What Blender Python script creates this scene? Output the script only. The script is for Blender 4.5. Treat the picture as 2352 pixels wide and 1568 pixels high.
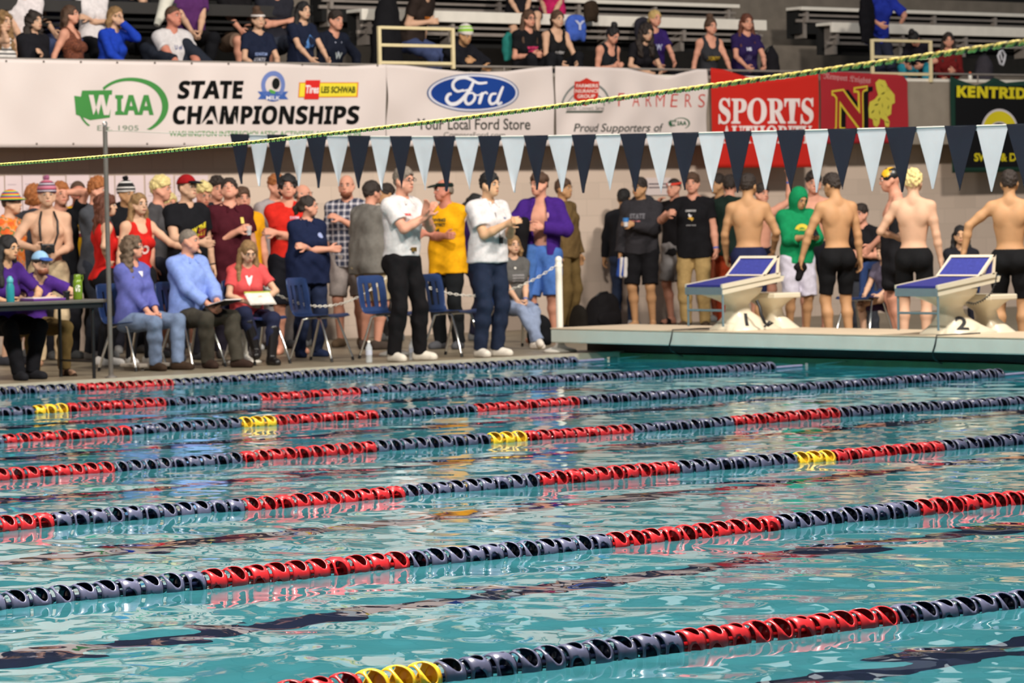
import bpy, bmesh, math, random
import numpy as np
from mathutils import Vector, Matrix
from mathutils.bvhtree import BVHTree

for o in list(bpy.data.objects):
    bpy.data.objects.remove(o)
SC = bpy.context.scene
COL = SC.collection
PI = math.pi
rnd = random.Random(7)

# ------------------------------------------------------------------ camera
F_PX, YAW, PITCH, ROLL = 7659.12, 0.677092789, 0.0371504224, -0.0202794228
CAM = np.array([-20.4315717, -24.4369784, 1.39671617])
_cy, _sy, _cp, _sp = math.cos(YAW), math.sin(YAW), math.cos(PITCH), math.sin(PITCH)
FWD = np.array([_sy*_cp, _cy*_cp, -_sp])
_r = np.array([_cy, -_sy, 0.0]); _u = np.cross(_r, FWD)
RGT = math.cos(ROLL)*_r + math.sin(ROLL)*_u
UPV = -math.sin(ROLL)*_r + math.cos(ROLL)*_u
cam_d = bpy.data.cameras.new('camera')
cam = bpy.data.objects.new('camera', cam_d); COL.objects.link(cam)
M = Matrix.Identity(4)
for i in range(3):
    M[i][0], M[i][1], M[i][2], M[i][3] = RGT[i], UPV[i], -FWD[i], CAM[i]
cam.matrix_world = M
cam_d.sensor_fit = 'HORIZONTAL'; cam_d.sensor_width = 36.0
cam_d.lens = F_PX/2352*36.0
cam_d.clip_end = 300
cam_d.dof.use_dof = True
cam_d.dof.focus_distance = 13.0
cam_d.dof.aperture_fstop = 8.5
SC.camera = cam

# ------------------------------------------------------------------ exposure, world, hall lamps
SC.view_settings.view_transform = 'Standard'
SC.view_settings.look = 'None'
SC.view_settings.gamma = 1.0
SC.view_settings.use_curve_mapping = False
SC.view_settings.exposure = 0.0
SC.cycles.caustics_refractive = True
SC.cycles.caustics_reflective = False
SC.cycles.sample_clamp_indirect = 6.0
SC.cycles.max_bounces = 8
SC.cycles.transmission_bounces = 6
SC.cycles.use_denoising = True
world = bpy.data.worlds.new('hall_ambient'); SC.world = world
world.use_nodes = True
world.node_tree.nodes['Background'].inputs[0].default_value = (0.78, 0.9, 1.0, 1)
world.node_tree.nodes['Background'].inputs[1].default_value = 0.18

def area_light(name, loc, target, sx, sy, power, col=(1, 0.93, 0.84), spread=180):
    d = bpy.data.lights.new(name, 'AREA'); d.shape = 'RECTANGLE'; d.size = sx; d.size_y = sy
    d.energy = power; d.color = col; d.spread = math.radians(spread)
    o = bpy.data.objects.new(name, d); COL.objects.link(o)
    o.location = loc
    o.rotation_euler = (Vector(target)-Vector(loc)).to_track_quat('-Z', 'Y').to_euler()
    return o
# rows of ceiling lamps over the pool
area_light('ceiling_lamp_row', (-8, -9, 10.6), (-2, 4, 1.5), 1.6, 0.8, 1780)
area_light('ceiling_lamp_row', (2, -9, 10.6), (2, 4, 1.5), 1.6, 0.8, 1780)
area_light('ceiling_lamp_row', (-18, -9, 10.6), (-6, 2, 1.0), 1.6, 0.8, 1420)
area_light('ceiling_lamp_row', (-13, -15, 10.6), (-13, -14.5, 0), 3.0, 2.0, 1500, spread=100)

def proj(x, y, z):
    v = np.array([x, y, z])-CAM; k = v@FWD
    return 1176+F_PX*(v@RGT)/k, 784-F_PX*(v@UPV)/k, F_PX/k
def un(px, py, axis, val):
    w = FWD+RGT*(px-1176)/F_PX-UPV*(py-784)/F_PX
    t = (val-CAM[axis])/w[axis]
    return CAM+w*t
def depth(px, py, k):
    w = FWD+RGT*(px-1176)/F_PX-UPV*(py-784)/F_PX
    return CAM+w*k

# ------------------------------------------------------------------ materials
MATS = {}
def lin(c):
    return tuple((x/255/12.92) if x/255 <= 0.04045 else ((x/255+0.055)/1.055)**2.4 for x in c)
def mat(name, rgb, rough=0.6, metal=0.0, noise=0.0, scale=20.0, bump=0.0, bscale=60.0, coat=0.0, spec=None, coord='Object', emit=0.0, sheen=0.0):
    """rgb in 0..255 as seen; a procedural material with a little tone variation"""
    if name in MATS: return MATS[name]
    m = bpy.data.materials.new(name); m.use_nodes = True
    nt = m.node_tree; b = nt.nodes['Principled BSDF']
    c = lin(rgb)
    b.inputs['Base Color'].default_value = (*c, 1)
    b.inputs['Roughness'].default_value = rough
    b.inputs['Metallic'].default_value = metal
    if coat: b.inputs['Coat Weight'].default_value = coat
    if spec is not None: b.inputs['Specular IOR Level'].default_value = spec
    if sheen: b.inputs['Sheen Weight'].default_value = sheen
    if emit:
        b.inputs['Emission Color'].default_value = (*c, 1); b.inputs['Emission Strength'].default_value = emit
    if noise or bump:
        tc = nt.nodes.new('ShaderNodeTexCoord')
    if noise:
        n = nt.nodes.new('ShaderNodeTexNoise'); n.inputs['Scale'].default_value = scale
        n.inputs['Detail'].default_value = 4
        nt.links.new(tc.outputs[coord], n.inputs['Vector'])
        r = nt.nodes.new('ShaderNodeMapRange')
        r.inputs['To Min'].default_value = 1-noise; r.inputs['To Max'].default_value = 1+noise
        r.inputs['From Min'].default_value = 0.3; r.inputs['From Max'].default_value = 0.7
        nt.links.new(n.outputs['Fac'], r.inputs['Value'])
        mx = nt.nodes.new('ShaderNodeVectorMath'); mx.operation = 'SCALE'
        mx.inputs[0].default_value = c
        nt.links.new(r.outputs[0], mx.inputs['Scale'])
        nt.links.new(mx.outputs[0], b.inputs['Base Color'])
    if bump:
        n2 = nt.nodes.new('ShaderNodeTexNoise'); n2.inputs['Scale'].default_value = bscale
        nt.links.new(tc.outputs[coord], n2.inputs['Vector'])
        bp = nt.nodes.new('ShaderNodeBump'); bp.inputs['Strength'].default_value = bump
        bp.inputs['Distance'].default_value = 0.01
        nt.links.new(n2.outputs['Fac'], bp.inputs['Height'])
        nt.links.new(bp.outputs[0], b.inputs['Normal'])
    MATS[name] = m
    return m
def ramp_mat(name, kind, stops, scale=1.0, rough=0.7, axis=2, coord='Generated', distort=0.0, noise_scale=6):
    """colour bands (kind 'bands' along an axis of the coords) or noise patches (kind 'noise')"""
    if name in MATS: return MATS[name]
    m = bpy.data.materials.new(name); m.use_nodes = True
    nt = m.node_tree; b = nt.nodes['Principled BSDF']; b.inputs['Roughness'].default_value = rough
    tc = nt.nodes.new('ShaderNodeTexCoord'); cr = nt.nodes.new('ShaderNodeValToRGB')
    cr.color_ramp.interpolation = 'CONSTANT'
    while len(cr.color_ramp.elements) > 1: cr.color_ramp.elements.remove(cr.color_ramp.elements[-1])
    for i, (p, c) in enumerate(stops):
        e = cr.color_ramp.elements[0] if i == 0 else cr.color_ramp.elements.new(p)
        e.position = p; e.color = (*lin(c), 1)
    if kind == 'bands':
        sp = nt.nodes.new('ShaderNodeSeparateXYZ'); nt.links.new(tc.outputs[coord], sp.inputs[0])
        mu = nt.nodes.new('ShaderNodeMath'); mu.operation = 'MULTIPLY'; mu.inputs[1].default_value = scale
        nt.links.new(sp.outputs[axis], mu.inputs[0])
        fr = nt.nodes.new('ShaderNodeMath'); fr.operation = 'FRACT'; nt.links.new(mu.outputs[0], fr.inputs[0])
        nt.links.new(fr.outputs[0], cr.inputs[0])
    else:
        n = nt.nodes.new('ShaderNodeTexNoise'); n.inputs['Scale'].default_value = scale; n.inputs['Detail'].default_value = 3
        nt.links.new(tc.outputs[coord], n.inputs['Vector']); nt.links.new(n.outputs['Fac'], cr.inputs[0])
    nt.links.new(cr.outputs[0], b.inputs['Base Color'])
    MATS[name] = m
    return m

# ------------------------------------------------------------------ object helpers
def tag(o, label=None, cat=None, group=None, kind=None):
    if label: o['label'] = label
    if cat: o['category'] = cat
    if group: o['group'] = group
    if kind: o['kind'] = kind
    return o
def link(o, parent=None):
    COL.objects.link(o)
    if parent is not None: o.parent = parent
    return o
def empty(name, loc=(0, 0, 0), rz=0.0, label=None, cat=None, group=None):
    o = bpy.data.objects.new(name, None); o.empty_display_size = 0.1
    COL.objects.link(o); o.location = loc; o.rotation_euler = (0, 0, rz)
    return tag(o, label, cat, group)
def mesh_obj(name, verts, faces, m, parent=None, smooth=False, loc=None):
    me = bpy.data.meshes.new(name)
    me.from_pydata([tuple(map(float, v)) for v in verts], [], faces)
    me.update()
    if smooth: me.polygons.foreach_set('use_smooth', [True]*len(me.polygons))
    if m is not None: me.materials.append(m)
    o = bpy.data.objects.new(name, me)
    if loc is not None: o.location = loc
    return link(o, parent)
def npmesh(name, V, Q, m, smooth=True):
    """fast mesh from numpy verts (n,3) and quads (k,4) or tris (k,3)"""
    me = bpy.data.meshes.new(name)
    n = len(V); k = len(Q); s = Q.shape[1] if k else 4
    me.vertices.add(n); me.vertices.foreach_set('co', np.ascontiguousarray(V, dtype=np.float32).ravel())
    me.loops.add(k*s); me.loops.foreach_set('vertex_index', np.ascontiguousarray(Q, dtype=np.int32).ravel())
    me.polygons.add(k)
    me.polygons.foreach_set('loop_start', np.arange(0, k*s, s, dtype=np.int32))
    me.polygons.foreach_set('loop_total', np.full(k, s, dtype=np.int32))
    if smooth: me.polygons.foreach_set('use_smooth', np.ones(k, dtype=bool))
    me.update(calc_edges=True)
    if m is not None: me.materials.append(m)
    return me
def nobj(name, V, Q, m, parent=None, smooth=True):
    o = bpy.data.objects.new(name, npmesh(name, V, Q, m, smooth))
    return link(o, parent)
class MB:
    """collects shapes into one mesh"""
    def __init__(s): s.v = []; s.f = []; s.sm = []
    def add(s, vs, fs, smooth=False):
        n = len(s.v); s.v += [tuple(map(float, v)) for v in vs]; s.f += [tuple(i+n for i in f) for f in fs]; s.sm += [smooth]*len(fs)
    def box(s, lo, hi, rot=None, bevel=0.0):
        x0, y0, z0 = lo; x1, y1, z1 = hi
        if bevel:
            bm = bmesh.new(); bmesh.ops.create_cube(bm, size=1)
            for v in bm.verts: v.co = Vector(((x0+x1)/2+v.co.x*(x1-x0), (y0+y1)/2+v.co.y*(y1-y0), (z0+z1)/2+v.co.z*(z1-z0)))
            bmesh.ops.bevel(bm, geom=bm.edges[:], offset=bevel, segments=2, affect='EDGES', profile=0.5)
            bm.verts.index_update()
            s.add([v.co[:] for v in bm.verts], [[v.index for v in f.verts] for f in bm.faces]); bm.free(); return
        s.add([(x0, y0, z0), (x1, y0, z0), (x1, y1, z0), (x0, y1, z0), (x0, y0, z1), (x1, y0, z1), (x1, y1, z1), (x0, y1, z1)],
              [(3, 2, 1, 0), (4, 5, 6, 7), (0, 1, 5, 4), (1, 2, 6, 5), (2, 3, 7, 6), (3, 0, 4, 7)])
    def tube(s, pts, r, n=8, cap=True, smooth=True, closed=False):
        pts = [np.array(p, float) for p in pts]; R = r if hasattr(r, '__len__') else [r]*len(pts)
        vs = []; N = len(pts); up = None
        for i, p in enumerate(pts):
            if closed: t = pts[(i+1) % N]-pts[i-1]
            else: t = pts[min(i+1, N-1)]-pts[max(i-1, 0)]
            t = t/(np.linalg.norm(t)+1e-12)
            if up is None:
                up = np.array([0, 0, 1.0]) if abs(t[2]) < 0.9 else np.array([1.0, 0, 0])
            a = np.cross(t, up); a /= np.linalg.norm(a)+1e-12; b = np.cross(a, t); up = b
            for j in range(n):
                th = 2*PI*j/n; vs.append(p+R[i]*(math.cos(th)*a+math.sin(th)*b))
        fs = []
        for i in range(N if closed else N-1):
            for j in range(n):
                i2 = (i+1) % N; fs.append((i*n+j, i*n+(j+1) % n, i2*n+(j+1) % n, i2*n+j))
        s.add(vs, fs, smooth)
        if cap and not closed:
            s.add(vs[:n], [tuple(range(n))[::-1]]); s.add(vs[-n:], [tuple(range(n))])
    def lathe(s, prof, n=20, c=(0, 0, 0), smooth=True):
        vs = []; fs = []
        for (r, z) in prof:
            for j in range(n):
                th = 2*PI*j/n; vs.append((c[0]+r*math.cos(th), c[1]+r*math.sin(th), c[2]+z))
        for i in range(len(prof)-1):
            for j in range(n): fs.append((i*n+j, i*n+(j+1) % n, (i+1)*n+(j+1) % n, (i+1)*n+j))
        s.add(vs, fs, smooth)
        if prof[0][0] > 1e-4: s.add(vs[:n], [tuple(range(n))[::-1]])
        if prof[-1][0] > 1e-4: s.add(vs[-n:], [tuple(range(n))])
    def prism(s, poly, axis, a, b):
        """extrude a 2D polygon along an axis from a to b"""
        n = len(poly)
        def p3(u, v, w):
            return {0: (w, u, v), 1: (u, w, v), 2: (u, v, w)}[axis]
        vs = [p3(u, v, a) for u, v in poly]+[p3(u, v, b) for u, v in poly]
        fs = [tuple(range(n)), tuple(range(2*n-1, n-1, -1))]+[(i, i+n, (i+1) % n+n, (i+1) % n) for i in range(n)]
        s.add(vs, fs)
    def ball(s, c, r, n=10):
        rr = r if hasattr(r, '__len__') else (r, r, r)
        vs = []; fs = []
        for i in range(n+1):
            ph = PI*i/n
            for j in range(2*n):
                th = PI*j/n
                vs.append((c[0]+rr[0]*math.sin(ph)*math.cos(th), c[1]+rr[1]*math.sin(ph)*math.sin(th), c[2]+rr[2]*math.cos(ph)))
        for i in range(n):
            for j in range(2*n): fs.append((i*2*n+j, (i+1)*2*n+j, (i+1)*2*n+(j+1) % (2*n), i*2*n+(j+1) % (2*n)))
        s.add(vs, fs, True)
    def build(s, name, m, parent=None, loc=None):
        me = bpy.data.meshes.new(name); me.from_pydata(s.v, [], s.f); me.update()
        me.polygons.foreach_set('use_smooth', s.sm)
        if m is not None: me.materials.append(m)
        bm = bmesh.new(); bm.from_mesh(me); bmesh.ops.recalc_face_normals(bm, faces=bm.faces); bm.to_mesh(me); bm.free()
        o = bpy.data.objects.new(name, me)
        if loc is not None: o.location = loc
        return link(o, parent)
def copy_tree(o, parent=None):
    c = o.copy(); COL.objects.link(c)
    c.parent = parent
    for ch in list(o.children): copy_tree(ch, c)
    return c
# ------------------------------------------------------------------ people: distance-field bodies
class Field:
    def __init__(s, lo, hi, h):
        s.h = h; s.lo = np.array(lo, float)-3*h
        n = np.ceil((np.array(hi)+3*h-s.lo)/h).astype(int)+1
        s.n = n; s.D = np.full(n, 1.0, np.float32)
        s.ax = [(s.lo[i]+h*np.arange(n[i])).astype(np.float32) for i in range(3)]
    def sub(s, lo, hi):
        a = np.clip(np.floor((np.array(lo)-s.lo)/s.h).astype(int), 0, s.n-1); b = np.clip(np.ceil((np.array(hi)-s.lo)/s.h).astype(int)+1, 1, s.n)
        return a, b
    def grid(s, a, b):
        return s.ax[0][a[0]:b[0], None, None], s.ax[1][None, a[1]:b[1], None], s.ax[2][None, None, a[2]:b[2]]
    def add(s, pr, grow=0.0, k=None):
        kk = pr['k'] if k is None else k
        if pr['t'] == 'c':
            A, B = pr['a'], pr['b']; ra, rb = pr['ra']+grow, pr['rb']+grow
            m = max(ra, rb)+kk+2*s.h
            a, b = s.sub(np.minimum(A, B)-m, np.maximum(A, B)+m)
            if np.any(b <= a): return
            x, y, z = s.grid(a, b)
            px, py, pz = x-A[0], y-A[1], z-A[2]; ba = B-A; L = float(ba@ba)+1e-9
            t = np.clip((px*ba[0]+py*ba[1]+pz*ba[2])/L, 0, 1)
            d = np.sqrt((px-t*ba[0])**2+(py-t*ba[1])**2+(pz-t*ba[2])**2)-(ra+(rb-ra)*t)
        else:
            c, R, r = pr['c'], pr['R'], pr['r']+grow
            m = float(max(r))+kk+2*s.h
            a, b = s.sub(c-m, c+m)
            if np.any(b <= a): return
            x, y, z = s.grid(a, b)
            px, py, pz = x-c[0], y-c[1], z-c[2]
            q = [px*R[0, i]+py*R[1, i]+pz*R[2, i] for i in range(3)]
            k0 = np.sqrt(sum((q[i]/r[i])**2 for i in range(3)))+1e-6
            k1 = np.sqrt(sum((q[i]/r[i]**2)**2 for i in range(3)))+1e-6
            d = k0*(k0-1)/k1
        for (p, n) in pr.get('clip', ()):
            d = np.maximum(d, (x-p[0])*n[0]+(y-p[1])*n[1]+(z-p[2])*n[2])
        D = s.D[a[0]:b[0], a[1]:b[1], a[2]:b[2]]
        if pr.get('cut'):
            s.D[a[0]:b[0], a[1]:b[1], a[2]:b[2]] = np.maximum(D, -d); return
        if kk > 1e-4:
            hh = np.maximum(kk-np.abs(D-d), 0)/kk
            r_ = np.minimum(D, d)-hh*hh*kk*0.25
        else: r_ = np.minimum(D, d)
        s.D[a[0]:b[0], a[1]:b[1], a[2]:b[2]] = r_
    def clip(s, p, n):
        x, y, z = s.grid((0, 0, 0), s.n)
        s.D = np.maximum(s.D, (x-p[0])*n[0]+(y-p[1])*n[1]+(z-p[2])*n[2]).astype(np.float32)
    def wrinkle(s, amp, f, seed):
        r = np.random.RandomState(seed); x, y, z = s.grid((0, 0, 0), s.n); w = 0
        for i in range(3):
            v = r.randn(3); v /= np.linalg.norm(v); ff = f*(0.7+0.8*r.rand())
            w = w+np.sin(ff*(v[0]*x+v[1]*y+v[2]*z)+6*r.rand()+1.2*np.sin(ff*0.6*(v[2]*x+v[0]*y-v[1]*z)))
        s.D += (amp/1.7*w).astype(np.float32)
    def surf(s):
        D = s.D; D[0] = D[-1] = 1; D[:, 0] = D[:, -1] = 1; D[:, :, 0] = D[:, :, -1] = 1
        S = D < 0; n = s.n-1
        cnt = np.zeros(n, np.int8)
        for i in (0, 1):
            for j in (0, 1):
                for k in (0, 1): cnt += S[i:n[0]+i, j:n[1]+j, k:n[2]+k]
        act = (cnt > 0) & (cnt < 8); idx = np.argwhere(act)
        if len(idx) == 0: return np.zeros((0, 3)), np.zeros((0, 4), int)
        ID = np.full(n, -1, np.int32); ID[act] = np.arange(len(idx))
        acc = np.zeros((len(idx), 3)); c = np.zeros(len(idx))
        E = []
        for i in (0, 1):
            for j in (0, 1): E += [((0, i, j), (1, i, j)), ((i, 0, j), (i, 1, j)), ((i, j, 0), (i, j, 1))]
        for e0, e1 in E:
            d0 = D[idx[:, 0]+e0[0], idx[:, 1]+e0[1], idx[:, 2]+e0[2]]; d1 = D[idx[:, 0]+e1[0], idx[:, 1]+e1[1], idx[:, 2]+e1[2]]
            m = (d0 < 0) != (d1 < 0); t = np.where(m, d0/(d0-d1+1e-12), 0)
            acc += m[:, None]*(np.array(e0)+t[:, None]*(np.array(e1)-np.array(e0))); c += m
        V = s.lo+(idx+acc/c[:, None])*s.h
        Q = []
        for ax in range(3):
            o1, o2 = (ax+1) % 3, (ax+2) % 3
            sl0 = [slice(1, -1)]*3; sl1 = [slice(1, -1)]*3
            sl0[ax] = slice(0, -1); sl1[ax] = slice(1, None)
            A = S[tuple(sl0)]; B = S[tuple(sl1)]
            for flip, mm in ((False, A & ~B), (True, ~A & B)):
                p = np.argwhere(mm)
                if len(p) == 0: continue
                off = np.ones(3, int); off[ax] = 0; p = p+off
                def cell(d1, d2):
                    q = p.copy(); q[:, o1] += d1; q[:, o2] += d2
                    return ID[q[:, 0], q[:, 1], q[:, 2]]
                qd = np.stack([cell(-1, -1), cell(0, -1), cell(0, 0), cell(-1, 0)], 1)
                if flip: qd = qd[:, ::-1]
                Q.append(qd)
        Q = np.concatenate(Q); Q = Q[(Q >= 0).all(1)]
        return V, Q

def rotm(ax, ay, az):
    """degrees; ax tips forward (towards -y), ay leans to the person's left, az turns to the person's left"""
    ax, ay, az = math.radians(ax), math.radians(ay), math.radians(az)
    return np.array((Matrix.Rotation(az, 3, 'Z') @ Matrix.Rotation(ay, 3, 'Y') @ Matrix.Rotation(ax, 3, 'X')))
def nrm(v): v = np.array(v, float); return v/(np.linalg.norm(v)+1e-9)
def cap(a, b, ra, rb, k=0.02, **kw): return dict(t='c', a=np.array(a, float), b=np.array(b, float), ra=ra, rb=rb, k=k, **kw)
def ell(c, R, r, k=0.03, **kw): return dict(t='e', c=np.array(c, float), R=np.array(R, float), r=np.array(r, float), k=k, **kw)
def ik(a, t, l1, l2, hint):
    a = np.array(a, float); t = np.array(t, float); v = t-a; L = np.linalg.norm(v)
    L2 = min(max(L, abs(l1-l2)+0.02), (l1+l2)*0.995); u = v/(L+1e-9); t = a+u*L2
    x = (l1*l1-l2*l2+L2*L2)/(2*L2); h = math.sqrt(max(l1*l1-x*x, 0))
    w = np.array(hint, float); w = w-u*(w@u)
    return a+u*x+nrm(w)*h, t

ARMS = {  # hand target from the pelvis centre (left arm; mirrored for the right), elbow hint
    'down': ((0.27, -0.03, -0.12), (0.3, 1, 0)), 'rest': ((0.25, -0.14, 0.0), (0.6, 1, 0)), 'hip': ((0.17, 0.0, 0.12), (1, 0.5, 0.1)),
    'cross': ((-0.14, -0.165, 0.26), (0.6, 0.2, -1)), 'cross2': ((-0.13, -0.215, 0.23), (0.6, 0.15, -1)),
    'clap': ((0.03, -0.32, 0.33), (0.5, 0.4, -1)), 'hold': ((0.06, -0.27, 0.2), (0.45, 0.6, -1)), 'phone': ((0.05, -0.28, 0.22), (0.35, 0.6, -1)),
    'face': ((0.04, -0.14, 0.60), (0.7, -0.6, -1)), 'lap': ((0.05, -0.27, 0.03), (0.5, 0.8, -0.6)), 'knee': ((0.13, -0.40, 0.08), (0.6, 0.3, -0.6)),
    'table': ((0.16, -0.38, 0.17), (1, 0.2, -0.4)), 'behind': ((0.18, 0.22, -0.02), (0.5, 1, 0)), 'fwd': ((0.12, -0.50, 0.28), (1, 0.2, -1)),
    'up': ((0.40, -0.25, 0.82), (0.6, 0.2, -1)), 'camera': ((0.06, -0.26, 0.14), (0.6, 0.6, -0.6)), 'chest': ((-0.02, -0.2, 0.3), (0.5, 0.4, -1)),
    'headtop': ((-0.02, -0.10, 0.72), (1, -0.2, 0.1)), 'side': ((0.50, -0.1, 0.22), (0.6, 0.4, -1)), 'prop': ((0.33, 0.16, -0.05), (0.4, 1, 0)),
}
def skeleton(p):
    """p: dict of pose settings at a standing height of 1.78; returns joints and frames"""
    J = {}
    sit = p.get('sit'); P = np.array([0, 0, 0.95]) if not sit else np.array([0, 0.0, 0.10+p.get('seat', 0.45)])
    P = P+np.array(p.get('shift', (0, 0, 0)))
    R0 = rotm(p.get('pt', 0), 0, p.get('pz', 0)); 
    R1 = rotm(p.get('lean', 2), p.get('side', 0), p.get('twist', 0)); Rm = rotm(p.get('lean', 2)*0.5, p.get('side', 0)*0.5, p.get('twist', 0)*0.5)
    fem = p.get('fem', 0)
    W = P+R0@[0, 0, 0.12]; Cc = W+R1@[0, -0.005, 0.19]; N = W+R1@[0, 0.01, 0.405]
    sw = 0.170-0.018*fem
    Rh = rotm(p.get('lean', 2)*0.35+p.get('nod', 0), p.get('tilt', 0), p.get('twist', 0)+p.get('look', 0))
    Rn = rotm(p.get('lean', 2)*0.7+p.get('nod', 0)*0.4, p.get('tilt', 0)*0.5, p.get('twist', 0))
    HC = N+Rn@[0, -0.022, 0.09]+Rh@[0, -0.012, 0.085]
    J.update(P=P, R0=R0, R1=R1, Rm=Rm, W=W, C=Cc, N=N, Rh=Rh, H=HC)
    for s, n in ((1, 'L'), (-1, 'R')):
        sh = W+R1@[s*sw, 0.01, 0.355+0.015*p.get('shrug'+n, 0)]
        arm = p.get('arm'+n, 'down')
        if isinstance(arm, str): tgt, hint = ARMS[arm]
        else: tgt, hint = arm if len(arm) == 2 else (arm, (0.6, 0.6, -0.6))
        tgt = (tgt[0], tgt[1]*(0.45+0.55*p.get('girth', 1.0)) if str(arm).startswith('cross') else tgt[1], tgt[2])
        Rz = rotm(0, 0, p.get('twist', 0)) if arm != 'down' else R1
        tg = P+Rz@(np.array(tgt)*[s, 1, 1]) if not p.get('abs') else P+np.array(tgt)*[s, 1, 1]
        el, wr = ik(sh, tg, 0.285, 0.255, Rz@(np.array(hint)*[s, 1, 1]))
        hp = P+R0@[s*(0.092+0.008*fem), 0, -0.035]
        if not sit:
            ft = p.get('foot'+n, (0.11, 0.0)); z = 0.075+(ft[2] if len(ft) > 2 else 0)
            tgt = np.array([s*ft[0], ft[1]+0.02, z]); hint = R0@[s*0.15, -1, 0]
        else:
            ft = p.get('foot'+n, (0.10, -0.50)); z = 0.075+(ft[2] if len(ft) > 2 else 0)
            tgt = np.array([s*ft[0], ft[1], z]); hint = [s*0.25, -0.5, 1]
        hint = p.get('kh'+n, hint)
        kn, an = ik(hp, tgt, 0.43, 0.425, hint)
        fd = nrm(R0@[s*0.25, -1, 0]) if not p.get('fd'+n) else nrm(p['fd'+n])
        J.update({'S'+n: sh, 'E'+n: el, 'Wr'+n: wr, 'Hp'+n: hp, 'K'+n: kn, 'A'+n: an, 'F'+n: fd})
    return J

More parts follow.
